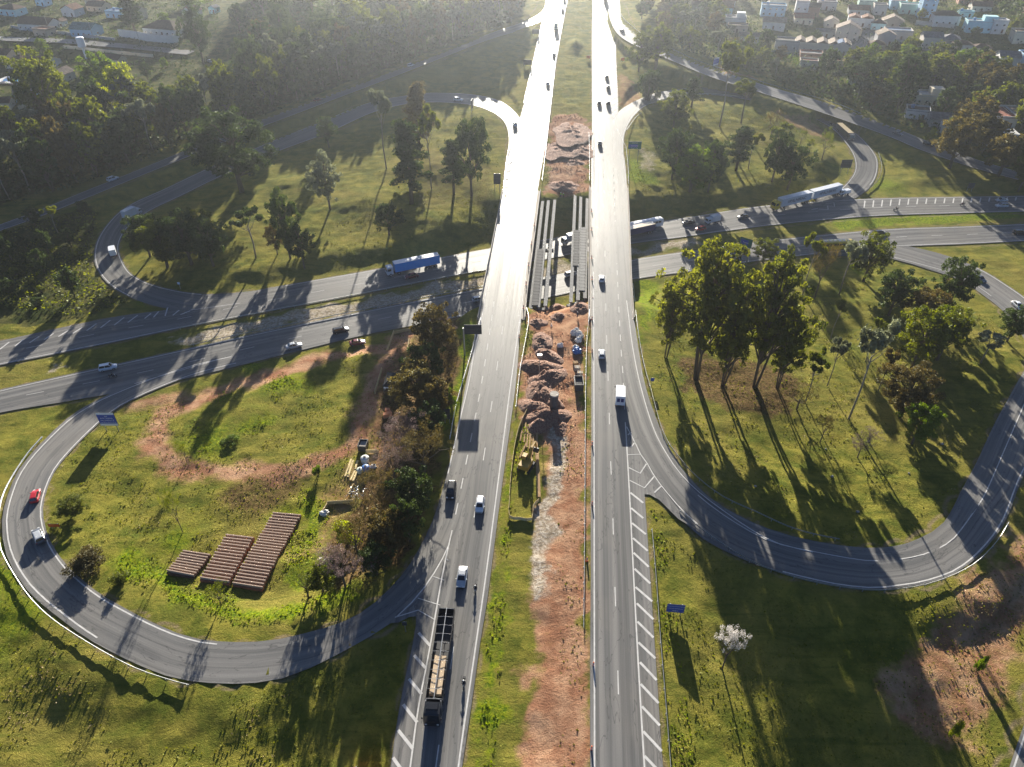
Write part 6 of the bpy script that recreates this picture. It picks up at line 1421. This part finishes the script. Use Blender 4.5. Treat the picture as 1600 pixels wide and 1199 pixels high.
# ================================================================== WORKS: BEAMS, EARTH, MACHINES
beam_top = pm('pinkish_concrete', (.40, .30, .235), .85, var=.22, scale=1.2); beam_side = pm('rust_stained_side', (.34, .135, .075), .9, var=.45, scale=1.0); beam_dark = pm('dark_rust_side', (.15, .075, .052), .9, var=.3, scale=1)
def beam_mesh(ln, sm):
    m = MB().box((0, 0, .26), (ln, .80, .52), mi=1); m.box((0, .06, .78), (ln + .05, .24, .52), taper=(1, .85)); return m.mesh('concrete_beam', [beam_top, sm])
def beams(tl, tr, bl, br, n, sm, label, grp):
    g0 = GT((bl[0] + br[0]) / 2, (bl[1] + br[1]) / 2)[2]; A = [G(q_[0], q_[1], g0 + 1.05) for q_ in (tl, tr, bl, br)]; ln = float(np.linalg.norm(A[0] - A[1])); me = beam_mesh(ln, sm)
    for i in range(n):
        f = i / (n - 1); l_ = A[0] * (1 - f) + A[2] * f; r_ = A[1] * (1 - f) + A[3] * f; c = (l_ + r_) / 2; d = r_ - l_; zt = float(T(c[0], c[1])[0])
        o = link('concrete_beam', me, None, (c[0] + rng.uniform(-.12, .12), c[1], zt - .02), atan2(d[1], d[0]) + rng.uniform(-.012, .012))
        tag(o, label, 'concrete beam', grp)
beams((285,859.5),(327,866),(259.5,891),(303,899), 9, beam_dark, 'dark rusty beam in the smallest, leftmost of the three rows of beams', 'leftmost row of concrete beams')
beams((351,832),(394,837),(309,901),(361,909), 15, beam_side, 'reddish concrete beam in the middle of the three rows of beams', 'middle row of concrete beams')
beams((424.5,798),(468,802),(363,910),(409,917), 26, beam_side, 'reddish concrete beam in the longest, rightmost of the three rows of beams', 'rightmost row of concrete beams')
earth_m, n, l, b = newmat('dug_red_earth'); q = NT(n, l); tc = n.new('ShaderNodeTexCoord').outputs['Object']; e1 = q.noise(tc, .8, 6, .75); e2 = q.noise(tc, 3.2, 5, .7)
l.new(q.mix(q.ramp(e2, .35, .7), q.mix(q.ramp(e1, .35, .65), (.17, .072, .047), (.30, .145, .092)), (.40, .255, .18)), b.inputs['Base Color']); b.inputs['Roughness'].default_value = .95; q.bump(q.math('ADD', e1, e2), .9, .5, b)
def heap(px, py, rx, ry, h, label, seed, rot=0.0):
    p = GT(px, py); n_, m_ = 64, 22; V = [(0, 0, h)]; Fs = []; g_ = np.random.default_rng(seed)
    lob = [(g_.uniform(-.45, .45), g_.uniform(-.45, .45), g_.uniform(.35, .75), g_.uniform(.3, .5)) for _ in range(4)]
    def hh(u, v):
        r = hypot(u, v); z = max(0, 1 - r) ** .85 * .75
        for a, b_, k, s in lob: z = max(z, k * max(0, 1 - hypot(u - a, v - b_) / s))
        return z * h + (float(vnoise([u * rx + seed * 7], [v * ry], 1.8, 3)[0]) * .9 + float(vnoise([u * rx + seed * 7], [v * ry], .8, 5)[0]) * .5 - abs(float(vnoise([u * rx + seed * 5], [v * ry], .55, 8)[0])) * .55 + float(vnoise([u * rx], [v * ry + seed * 3], .3, 6)[0]) * .34) * (1 - r) - .35 * r
    V[0] = (0, 0, hh(0, 0))
    for i in range(1, m_ + 1):
        for j in range(n_):
            t_ = 2 * pi * j / n_; r = i / m_ * (1 + .12 * sin(3 * t_ + seed) + .08 * sin(5 * t_)); u, v = r * cos(t_), r * sin(t_); V.append((u * rx, v * ry, hh(u / max(1, r), v / max(1, r)) if i < m_ else -.4))
    for j in range(n_): Fs.append((0, 1 + j, 1 + (j + 1) % n_))
    for i in range(m_ - 1):
        for j in range(n_): a, b_ = 1 + i * n_ + j, 1 + i * n_ + (j + 1) % n_; Fs.append((a, a + n_, b_ + n_, b_))
    o = MB().add(V, Fs).build('earth_heap', earth_m, None, p, rot, smooth=True); tag(o, label, 'earth heap', 'heaps of red earth in the median')
EH = 'ragged heap of dug red earth in the row between the carriageways below the girders'
for i, (a_, b_, rx, ry, h_) in enumerate(((846,536,3.4,6,2.2),(855,556,3.2,6,2.0),(843,574,3.6,7,2.4),(855,591,3.6,7,2.5),(842,608,3.6,7,2.3),(853,622,3.6,7,2.7),(842,640,3.5,7,2.4),(853,653,3.8,7,3.1),(843,664,3.4,5,2.4))): heap(a_, b_, rx, ry, h_, EH, i + 1, i * .7)
EH2 = 'broad mound of red earth in the cut beyond the far girder ends'
for i, (a_, b_, rx, ry, h_) in enumerate(((893,205,9,17,1.7),(872,228,7,15,1.0),(905,230,7,12,1.5),(880,290,8,6,1.6),(897,252,6,6,.9))): heap(a_, b_, rx, ry, h_, EH2, i + 20)
EH3 = 'small heap of red earth in the pit by the near girder ends'
for i, (a_, b_, rx, ry, h_) in enumerate(((872,483,3.2,3.4,1.9),(874,496,2.8,2.8,1.6),(909,482,3,3.5,1.8),(876,668,2.2,5,1.6),(838,505,3,3,1.3))): heap(a_, b_, rx, ry, h_, EH3 if i < 3 or i == 4 else 'narrow ridge of red earth beside the pale trench', i + 40)
# excavator
yel = pm('worn_machine_yellow', (.42, .24, .03), .55, var=.25, scale=1.5); p = GT(822, 731)
t = thing('excavator', 'brownish yellow excavator with a raised arm on the grass beside the left carriageway', 'excavator', p, radians(65))
for s in (-1, 1):
    MB().loft([[(x, s * 1.15 + w * .25, z) for x, z in ((-1.7, .15), (-1.9, .5), (-1.6, .85), (1.6, .85), (1.9, .5), (1.7, .15))] for w in (-1, 1)]).build('track', chassis, t)
MB().box((-.35, 0, 1.45), (3.0, 2.3, 1.0), taper=(.94, .94)).build('body', yel, t); o = MB().box((.75, .65, 1.95), (1.4, 1.0, 1.9), taper=(.85, .92)).build('cab', yel, t); MB().box((.80, .65, 2.3), (1.36, 1.04, .8), taper=(.95, .99)).build('cab_glass', glass, o)
def bar(name, a_, b_, w, m, par): return MB().tube([a_, b_], w, 4).build(name, m, par)
bm = MB().tube([(1.0, -.2, 1.6), (2.4, -.2, 3.9), (4.2, -.2, 4.1)], [.34, .36, .24], 4).build('boom', yel, t); bar('arm', (4.1, -.2, 4.2), (4.9, -.2, 1.7), .2, yel, t); bar('hydraulic_ram', (1.6, -.2, 1.9), (3.0, -.2, 3.6), .09, steel, bm)
MB().loft([[(x, y, z) for x, z in ((4.7, 1.75), (5.25, 1.5), (5.1, .75), (4.5, .6), (4.25, 1.1))] for y in (-.75, .35)]).build('bucket', chassis, t)
timber = pm('weathered_timber', (.33, .215, .11), .85, var=.3, scale=1.5); timber_y = pm('new_yellow_timber', (.66, .52, .27), .8, var=.15, scale=1.2)
def plank(a_, b_, w, h, mat, label, grp=None, dz=.0, name='timber_plank'):
    p0, p1 = GT(*a_), GT(*b_); c = (p0 + p1) / 2; d = p1 - p0; o = MB().box((0, 0, h / 2), (float(np.hypot(d[0], d[1])), w, h)).box((0, w * .3, h + .004), (float(np.hypot(d[0], d[1])) * .96, w * .2, .03)).build(name, mat, None, (c[0], c[1], c[2] + dz), atan2(d[1], d[0])); tag(o, label, 'timber', grp); return o
plank((839,706),(842,778),.75,.3,timber,'longest brown plank beside the pale trench'); plank((839,672),(838,712),.5,.3,timber,'shorter brown plank in line with the longest one')
for a_, b_ in (((818,655),(813,690)),((822,658),(819,692)),((826,655),(823,700)),((830,668),(827,702)),((816,676),(835,682)),((834,676),(832,712)),((812,716),(822,694)),((828,706),(834,732))): plank(a_, b_, .3, .22, timber, 'weathered brown pole lying by the excavator', 'loose poles by the excavator')
for a_, b_ in (((549,718),(540,746)),((552,720),(544,747)),((559,721),(555,734)),((555,736),(548,752)),((558,738),(552,753))): plank(a_, b_, .42, .3, timber_y, 'pale new timber lying in the works yard', 'new timbers in the yard')
for a_, b_, lb in (((597,579),(586,616),'cream boarding standing on edge left of the dark-roofed tent'),((604,549),(616,523),'left board of the three-sided yellow timber pen'),((616,522),(650,515),'back board of the three-sided yellow timber pen'),((640,536),(636,550),'short yellow board at the right of the timber pen'),((512,789),(552,785),'long beige board edging the soil beside the belt'),((505,801),(513,790),'short beige board at a corner of the soil bed'),((592,708),(572,708),'yellow timber in front of the white and blue tanks'),((545,777),(553,760),'brown upright board by the wire scrap')):
    plank(a_, b_, .16, .95, timber_y, lb, name='timber_board')
def tapefence(pts, label):
    P = catmull(np.array([GT(a_, b_) for a_, b_ in pts]), 1.5); P[:, 2] = T(P[:, 0], P[:, 1]); c0 = P[0]; t = thing('safety_fence', label, 'fence', c0)
    d = np.gradient(P, axis=0)[:, :2]; d /= np.linalg.norm(d, axis=1)[:, None] + 1e-9
    MB().loft([[(p_[0] - c0[0] - d_[1] * s * .03, p_[1] - c0[1] + d_[0] * s * .03, p_[2] - c0[2] + z_) for s, z_ in ((-1, .12), (-1, .95), (1, .95), (1, .12))] for p_, d_ in zip(P, d)]).build('mesh_band', timber_y, t)
    for i in range(0, len(P), 2): MB().tube([(P[i][0] - c0[0], P[i][1] - c0[1], P[i][2] - c0[2] - .2), (P[i][0] - c0[0], P[i][1] - c0[1], P[i][2] - c0[2] + 1.05)], .04, 6).build('stake', timber, t)
tapefence([(823,644),(812,668),(804,700),(798,750),(796,785),(796,810),(812,813),(831,814),(833,794),(842,784)], 'yellowish safety fence bent round the patch of grass with the excavator')
p = GT(865, 640); t = thing('concrete_column', 'stout round concrete column standing at the end of the row of earth heaps', 'column', p); MB().tube([(0,0,-.5),(0,0,4.4)], .95, 18).build('shaft', conc_dark, t); MB().tube([(0,0,4.4),(0,0,4.75)], [1.05,1.05], 18).build('collar', conc, t)
p = GT(842, 600); t = thing('floodlight_mast', 'thin floodlight mast rising out of the earth heaps', 'floodlight', p); MB().tube([(0,0,-.3),(0,0,8.2)], [.1,.07], 8).build('mast', steel, t); MB().box((0,0,8.5), (1.1,.7,.6)).build('lamp_head', steel, t)
bagm = cloth('white_bag', (.68, .66, .62)); blu = pm('blue_plastic', (.05, .16, .42), .4)
def blob(px, py, r, mat, name, label, cat, grp=None, h=1.0, dz=0.0):
    p = GT(px, py); me = bpy.data.meshes.new(name); bmm = bmesh.new(); bmesh.ops.create_icosphere(bmm, subdivisions=3, radius=1)
    for v in bmm.verts: k = 1 + float(vnoise([v.co.x * 2 + px], [v.co.y * 2 + v.co.z + py], .5, 9)[0]) * .5; v.co = Vector((v.co.x * r * k, v.co.y * r * k * .85, (max(v.co.z, -.45) + .45) * r * h * k))
    bmm.to_mesh(me); bmm.free(); me.materials.append(mat); o = link(name, me, None, (p[0], p[1], p[2] - .05 + dz)); tag(o, label, cat, grp)
for a_, b_ in ((900,520),(904,525),(907,528),(897,523),(904,534),(899,545),(875,542)): blob(a_, b_, .8 + .2 * rng.random(), bagm, 'rubble_bag', 'pale lumpy sack on the red earth near the right carriageway', 'sack', 'sacks beside the right carriageway')
blob(902, 551, 1.2, blu, 'tarpaulin_heap', 'blue tarpaulin heap beside the median guardrail', 'tarpaulin', None, .8)
def skip(px, py, w, d, h, rot, mat, fill, label):
    p = GT(px, py); t = thing('skip_container', label, 'container', p, rot); m = MB()
    for s in (-1, 1): m.box((s * (w / 2 - .05), 0, h / 2), (.1, d, h)).box((0, s * (d / 2 - .05), h / 2), (w - .21, .1, h))
    m.box((0, 0, .15), (w - .2, d - .2, .1)); m.build('tub', mat, t); MB().box((0, 0, h * .55), (w - .24, d - .24, h * .4), taper=(.85, .85)).build('load', fill, t)
    for s in (-1, 1): MB().box((s * (w / 2 + .03), 0, h * .8), (.06, d * .9, .1)).build('rim_rail', dark_steel, t)
skip(904, 604, 2.1, 3.6, 1.9, 0, dark_steel, conc_dark, 'dark open container with pale rubble between red earth and guardrail'); skip(568, 700, 1.9, 2.4, 1.6, radians(-5), dark_steel, conc, 'dark open container with a grey load on the work yard grass')
for (a_, b_, w, h_, lb) in ((902,578,1.4,1.0,'small pale crate between the container and the blue tarpaulin'),(899,570,1.2,.8,'low brown crate above the small pale one'),(906,586,1.3,.9,'grey crate just above the dark open container')):
    p = GT(a_, b_); t = thing('site_crate', lb, 'crate', p, rng.uniform(-.3, .3)); MB().box((0,0,h_/2), (w,w*.8,h_)).build('box', timber if 'brown' in lb else conc, t)
    for s in (-1,1): MB().box((s*w*.3,0,h_+.03), (.14,w*.84,.06)).build('batten', timber, t)
def tankd(px, py, r, h, mat, label, dz=0):
    p = GT(px, py); t = thing('water_tank', label, 'tank', (p[0], p[1], p[2] + dz)); MB().tube([(0,0,0),(0,0,h*.8),(0,0,h*.95),(0,0,h)], [r*.9,r,r*.75,r*.35], 16).build('tank', mat, t); MB().tube([(0,0,h),(0,0,h+.14)], r*.3, 10).build('lid', chassis, t)
tankd(571, 722, .95, 1.6, pm('dull_white_plastic', (.52, .55, .54), .5), 'dull white round tank, rear of three tanks in the yard'); tankd(572, 735, .85, 1.3, blu, 'blue round tank in the middle of three in the yard'); tankd(563, 738, .75, 1.1, pm('pale_green_plastic', (.48, .54, .47), .5), 'pale greenish tank, front one of three in the yard')
blob(584, 731, .7, bagm, 'rubble_bag', 'single white sack right of the blue tank', 'sack'); blob(507, 803, 1.0, bagm, 'plastic_sheet', 'crumpled white sheet by the soil bed', 'sheet', None, .6)
# tent with dark pyramid roof
p = GT(620, 604); t = thing('work_tent', 'tent with a dark pyramid roof half under the brownish trees', 'tent', p, radians(-4)); canv = cloth('dark_canvas', (.045, .045, .05)); w = 5.6
MB().add([(-w/2,-w/2,2.2),(w/2,-w/2,2.2),(w/2,w/2,2.2),(-w/2,w/2,2.2),(0,0,4.3),(-w/2,-w/2,1.9),(w/2,-w/2,1.9),(w/2,w/2,1.9),(-w/2,w/2,1.9)], [(0,1,4),(1,2,4),(2,3,4),(3,0,4),(5,6,1,0),(6,7,2,1),(7,8,3,2),(8,5,0,3)]).build('canopy', canv, t)
for sx in (-1,1):
    for sy in (-1,1): MB().tube([(sx*w*.48,sy*w*.48,-.2),(sx*w*.48,sy*w*.48,2.2)], .05, 6).build('leg', steel, t)
p = GT(608, 609); o = MB().box((0,0,.75), (2.4,.8,.06)).box((-1,0,.37),(.08,.7,.74)).box((1,0,.37),(.08,.7,.74)).build('trestle_table', pm('white_table_top', (.70,.72,.74), .5), None, p, .05); tag(o, 'white trestle table in front of the dark tent', 'table')
for i, (a_, b_) in enumerate(((606,645),(603,652),(609,650))):
    p = GT(a_, b_); t = thing('brick_pallet', 'pallet of orange bricks under the trees below the tent', 'brick pallet', p, .2 * i, 'brick pallets below the tent'); MB().box((0,0,.07),(1.3,1.1,.14)).build('pallet', timber, t); MB().box((0,0,.62),(1.15,1.0,.94)).build('bricks', pm('orange_brick', (.50,.22,.12), .9, var=.25, scale=4), t)
wire = MB()
for i in range(26):
    c = (rng.uniform(-1.8,1.8), rng.uniform(-1.4,1.4), rng.uniform(.1,.8)); r = rng.uniform(.4,.9); ax = rng.uniform(0,3)
    wire.tube([(c[0]+r*cos(k*pi/6)*cos(ax), c[1]+r*cos(k*pi/6)*sin(ax), c[2]+abs(r*sin(k*pi/6))*.7) for k in range(13)], .04, 4)
o = wire.build('scrap_wire_heap', steel, None, GT(556,774)); tag(o, 'tangled heap of grey wire and rods at the edge of the tree belt', 'scrap heap')
for a_, b_, w_ in (((503,872),(494,892),.7),((509,874),(502,893),.5)): plank(a_, b_, w_, .15, bagm, 'pale sheet of board leaning in the weeds under the pinkish trees', 'pale boards in the weeds', name='board')
for px, py in ((1290,702),(1472,694),(1357,690),(1340,800),(1420,740),(1180,760),(1300,745)):
    blob(px, py, .22 + .15 * rng.random(), conc, 'stone', 'pale stone lying in the grass of the right loop', 'stone', 'stones in the right loop', .8)
# ================================================================== WOODS AND LOW GROWTH
WL = 'tree in the dense dark wood along the straight left road'
wood([(-70,345),(-70,290),(50,255),(95,212),(200,192),(330,188),(480,104),(660,56),(800,22),(800,40),(640,94),(330,206),(120,290)], 190, 7.6, 3,
     [('euc','olive'),('round','dark'),('tall','dark'),('euc','dark'),('sparse','silver'),('round','brown'),('round','olive')], (15, 23), WL, 'dense dark wood along the straight left road', (.45, .65), 3.0, KEEP)
wood([(330,170),(380,20),(420,-90),(850,-90),(815,18),(660,50),(480,100)], 150, 10, 4,
     [('euc','dark'),('round','dark'),('tall','dark'),('round','brown'),('euc','olive')], (14, 20), 'tree in the hazy wood filling the top left of the picture beside the highway', 'hazy wood at the top left', (.6, .9), 4, KEEP)
wood([(-60,470),(-60,380),(120,310),(140,330),(150,420),(120,480)], 26, 7, 6, [('round','dark'),('bush','dark'),('sparse','olive'),('bush','olive')], (5, 10), 'low dark tree in the rank scrub left of the upper left ramp', 'scrub left of the upper left ramp', (.6, .9), 4)
wood([(-60,160),(-60,-80),(420,-80),(380,60),(330,150),(200,140),(90,165)], 30, 12, 9, [('round','dark'),('round','olive'),('round','green'),('sparse','silver')], (4.5, 9), 'garden tree among the houses of the left village', 'garden trees of the left village', (.7, 1.0), 1, KEEP)
for a_, b_, t_, w_, k, c_, lb, v in ((90,210,100,80,'round','olive','tall yellow-topped tree at the left end of the wood, left of the bright one',1),(172,165,96,60,'round','green','brightest green crown above the left wood near the water tower',2),(205,190,112,50,'round','yellow','yellow-green crown right of the brightest one above the left wood',3),(35,246,186,56,'round','yellow','yellow-green tree at the left border of the wood',1),(12,215,168,44,'euc','olive','olive tree cut by the left border',2),(128,262,196,50,'sparse','silver','thin pale tree at the foot of the left wood',3),(318,100,24,50,'round','dark','big dark garden tree at the right end of the long white wall',2),(212,52,2,40,'tall','dark','dark conical garden tree left of the long white wall',1),(298,14,-4,50,'bush','green','bright green clipped hedge at the top border above the white gable house',1)): tree(a_, b_, t_, w_, k, c_, lb, None, v, 1)
wood([(1045,-20),(1110,30),(1130,60),(1180,80),(1230,95),(1320,112),(1440,120),(1440,200),(1400,185),(1300,150),(1200,122),(1110,92),(1050,68),(985,25)], 62, 8.5, 12,
     [('round','dark'),('round','olive'),('euc','olive'),('round','brown'),('sparse','silver')], (8, 14), 'bushy tree in the belt between the right village and the slip road', 'tree belt below the right village', (.7, 1.0), 4, KEEP)
wood([(1440,110),(1600,110),(1680,160),(1680,290),(1600,262),(1500,235),(1430,200)], 34, 9, 13, [('round','dry'),('euc','dry'),('round','olive'),('round','dark'),('euc','olive')], (9, 15), 'tree with thin orange-tinged foliage in the wood at the right border', 'orange-tinged wood at the right border', (.7, 1.0), 4, KEEP)
wood([(1360,78),(1600,100),(1680,120),(1680,160),(1440,125),(1350,100)], 30, 9, 14, [('round','dark'),('round','olive'),('round','green')], (7, 12), 'dark garden tree below the lower row of village houses at the right', 'garden trees of the right village', (.8, 1.1), 2, KEEP)
wood([(1560,-60),(1700,-60),(1700,90),(1610,60),(1560,25)], 36, 9, 15, [('round','dark'),('euc','dark')], (10, 15), 'dark tree on the hillside at the top right corner', 'hillside trees at the top right corner', (.7, 1.0), 2, KEEP)
wood([(1490,-60),(1570,-60),(1560,22),(1500,8)], 16, 9, 16, [('round','dark')], (9, 13), 'dark tree behind the modern aqua house', 'trees behind the modern aqua house', (.7, 1.0), 2, KEEP)
wood([(1090,-60),(1500,-60),(1460,0),(1100,0)], 26, 14, 17, [('round','dark'),('round','olive')], (7, 11), 'garden tree at the top border behind the right village', 'garden trees behind the right village', (.7, 1.0), 2, KEEP)
for a_, b_, t_, w_, k, c_, lb, v in ((1484,262,188,70,'round','dry','big orange-leaved tree beside the village road',1),(1508,232,160,60,'euc','dry','tall orange and green tree right of the big orange-leaved one',2),(1452,224,205,22,'bush','yellow','bright yellow-green bush beside the dark car under the trees',3),(1356,132,120,30,'round','yellow','yellow-green rounded tree in the belt under the red roof',4),(1400,178,95,50,'euc','dark','tallest dark tree of the belt left of the cream house',3),(1340,150,98,52,'round','dark','dark broad tree above the bend of the village road',5),(1560,275,215,64,'round','dry','orange-tinged tree overhanging the road at the right border',6),(1590,300,240,44,'round','olive','olive tree at the right border above the far lower road',7)): tree(a_, b_, t_, w_, k, c_, lb, None, v, 1)
# undergrowth covering the floor of the woods: uncountable leaves, one object
def carpet(polys, dens, size, hmax, mat, name, seed, thresh=-.5, avoid=1.5):
    g_ = np.random.default_rng(seed); Pn = []
    for poly in polys:
        P = np.array([GT(a_, b_)[:2] for a_, b_ in poly]); lo, hi = P.min(0), P.max(0); area = (hi - lo).prod(); n_ = int(area * dens)
        X = g_.uniform(lo[0], hi[0], n_); Y = g_.uniform(lo[1], hi[1], n_); k = in_poly(P, X, Y) > 0; k &= vnoise(X, Y, 6, 31) + .5 * vnoise(X, Y, 2, 32) > thresh
        X, Y = X[k], Y[k]
        if len(X) == 0: continue
        D = np.full(len(X), 99.0)
        for a in range(0, len(X), 20000): D[a:a + 20000] = (np.sqrt((X[a:a + 20000, None] - SMP[None, ::2, 0]) ** 2 + (Y[a:a + 20000, None] - SMP[None, ::2, 1]) ** 2) - SMP[None, ::2, 3]).min(1)
        X, Y = X[D > avoid], Y[D > avoid]; Zz = np.interp(0, [0], [0]) + ground_z(X, Y); Pn.append(np.stack([X, Y, Zz + g_.random(len(X)) ** 1.6 * hmax * (.5 + vnoise(X, Y, 4, 33) + .5)], 1))
    P = np.concatenate(Pn); n_ = len(P); a = g_.normal(size=(n_, 3)); a[:, 2] *= .7; a /= np.linalg.norm(a, axis=1)[:, None]; b_ = np.cross(a, g_.normal(size=(n_, 3))); b_ /= np.linalg.norm(b_, axis=1)[:, None]
    s = size * (.5 + g_.random(n_)); a *= s[:, None] * .5; b_ *= s[:, None] * .32
    V = np.stack([P - a, P + b_, P + a, P - b_], 1).reshape(-1, 3); me = bpy.data.meshes.new(name); me.vertices.add(4 * n_); me.vertices.foreach_set('co', V.astype(np.float32).ravel()); me.loops.add(4 * n_); me.loops.foreach_set('vertex_index', np.arange(4 * n_, dtype=np.int32))
    me.polygons.add(n_); me.polygons.foreach_set('loop_start', np.arange(0, 4 * n_, 4, dtype=np.int32)); me.polygons.foreach_set('loop_total', np.full(n_, 4, np.int32)); me.update()
    at = me.attributes.new('tint', 'FLOAT', 'POINT'); at.data.foreach_set('value', np.repeat(np.clip(g_.random(n_) * .6 + vnoise(P[:, 0], P[:, 1], 5, 34) * .6 + .3, 0, 1), 4).astype(np.float32))
    me.materials.append(mat); o = bpy.data.objects.new(name, me); COL.objects.link(o); tag(o, kind='stuff'); return o
GZg = gz.reshape(ny, nx)
def ground_z(X, Y):
    i = np.clip(np.searchsorted(xs, X) - 1, 0, nx - 2); j = np.clip(np.searchsorted(ys, Y) - 1, 0, ny - 2); u = (X - xs[i]) / (xs[i + 1] - xs[i]); v = (Y - ys[j]) / (ys[j + 1] - ys[j])
    return (GZg[j, i] * (1 - u) + GZg[j, i + 1] * u) * (1 - v) + (GZg[j + 1, i] * (1 - u) + GZg[j + 1, i + 1] * u) * v
carpet([[(-70,345),(-70,215),(160,165),(330,170),(480,100),(800,20),(800,42),(640,98),(330,212),(120,292)], [(330,170),(380,20),(420,-80),(850,-80),(815,18),(660,50),(480,100)],
        [(1045,-20),(1130,60),(1320,108),(1440,112),(1680,150),(1680,290),(1520,240),(1390,190),(1200,125),(1050,75)], [(1560,-60),(1700,-60),(1700,90),(1560,25)]], .55, 1.5, 3.2, LM['dark'], 'undergrowth', 61, -.6, 2.5)
carpet([[(-60,470),(-60,380),(150,325),(150,420),(205,478),(120,500)]], 1.6, .7, 1.2, LM['olive'], 'scrub', 62, -.3)
carpet([[(600,560),(710,490),(716,560),(690,680),(650,860),(560,935),(470,945),(480,890),(560,800),(590,700)]], 3.0, .4, .5, LM['brown'], 'undergrowth', 63, -.4)
tuft = leafmat('grass_tufts', (.050, .070, .008), (.21, .20, .030), .35, .1); tuft_l = leafmat('lush_grass_tufts', (.055, .11, .006), (.26, .30, .015), .4, .1)
carpet([[(100,700),(200,650),(560,545),(640,520),(600,700),(480,830),(470,930),(330,960),(200,900),(120,830)], [(-20,1230),(-20,860),(60,970),(200,1055),(330,1080),(480,1060),(650,965),(600,1230)], [(1010,780),(1060,810),(1200,890),(1350,930),(1470,910),(1600,800),(1600,1230),(1045,1230)]], 2.4, .34, .22, tuft, 'grass', 64, -.12)
carpet([[(1010,480),(1180,420),(1380,410),(1560,500),(1590,590),(1480,800),(1400,845),(1300,840),(1120,770),(1040,670)], [(440,420),(580,300),(620,190),(780,170),(780,300),(760,390)], [(990,280),(1000,190),(1150,165),(1300,220),(1300,290),(1000,320)]], .9, .42, .25, tuft, 'grass', 65, -.05)
carpet([[(190,850),(260,905),(470,945),(560,905),(560,940),(380,978),(180,900)], [(470,760),(520,790),(500,870),(440,900)], [(1015,790),(1040,830),(1090,1230),(1050,1230),(1030,950)], [(770,900),(795,800),(806,700),(830,640),(800,830),(770,1230),(735,1230)]], 6.0, .36, .35, tuft_l, 'tall_grass', 66, -.1)
carpet([[(876,640),(914,640),(914,1230),(872,1230),(868,900)]], 1.6, .32, .16, tuft, 'grass', 68, .02)
wood([(1085,-30),(1640,-30),(1640,95),(1480,95),(1330,105),(1215,98),(1120,50)], 60, 7, 21, [('round','dark'),('round','olive'),('bush','dark'),('round','green')], (3.5, 7), 'small garden tree squeezed between the houses of the right village', 'small garden trees of the right village', (.8, 1.1), 2, KEEP)
carpet([[(1085,-30),(1640,-30),(1640,95),(1480,95),(1330,105),(1215,98),(1120,50)], [(-60,-30),(330,-30),(360,110),(120,160),(-60,190)]], .35, 1.1, 1.3, LM['dark'], 'garden_shrubbery', 69, -.15)
carpet([[(-20,1230),(-20,930),(90,1010),(230,1075),(330,1095),(480,1075),(640,985),(600,1230)], [(1020,850),(1100,900),(1200,960),(1100,1100),(1060,1230)], [(1385,1085),(1490,945),(1590,830),(1612,1010),(1500,1175)]], 2.2, .34, .14, LM['straw'], 'dry_straw', 70, .24)
carpet([[(1010,480),(1180,420),(1380,410),(1560,500),(1590,590),(1480,800),(1400,845),(1300,840),(1120,770),(1040,670)], [(300,600),(480,560),(560,640),(480,760),(420,820),(200,860),(120,760)]], .9, .32, .12, LM['straw'], 'dry_straw', 72, .2)
carpet([[(828,500),(842,478),(922,470),(915,570),(905,640),(890,700),(846,690),(820,650),(820,545)]], 3.5, .34, .22, earth_m, 'loose_earth', 73, -.1)
carpet([[(862,184),(905,177),(920,196),(920,250),(925,300),(850,303),(855,225)]], 2.0, .4, .25, earth_m, 'loose_earth', 74, -.05)
carpet([[(280,690),(340,600),(430,590),(500,580),(480,640),(400,690),(330,725)], [(420,590),(500,575),(500,620),(430,640)]], 3.0, .4, .35, tuft_l, 'weeds', 67, .12)
# ================================================================== HAZE
hm = bpy.data.materials.new('haze'); hm.use_nodes = True
hn = hm.node_tree.nodes; hl = hm.node_tree.links; hn.remove(hn['Principled BSDF'])
pv = hn.new('ShaderNodeVolumePrincipled'); pv.inputs['Color'].default_value = (0.86, 0.92, 1.0, 1)
pv.inputs['Density'].default_value = HAZE_DENSITY; pv.inputs['Anisotropy'].default_value = HAZE_ANISO
hl.new(pv.outputs['Volume'], hn['Material Output'].inputs['Volume'])
hz = MB().box((0, 300, 45), (16000, 13000, 140)).build('haze', hm); tag(hz, kind='stuff')
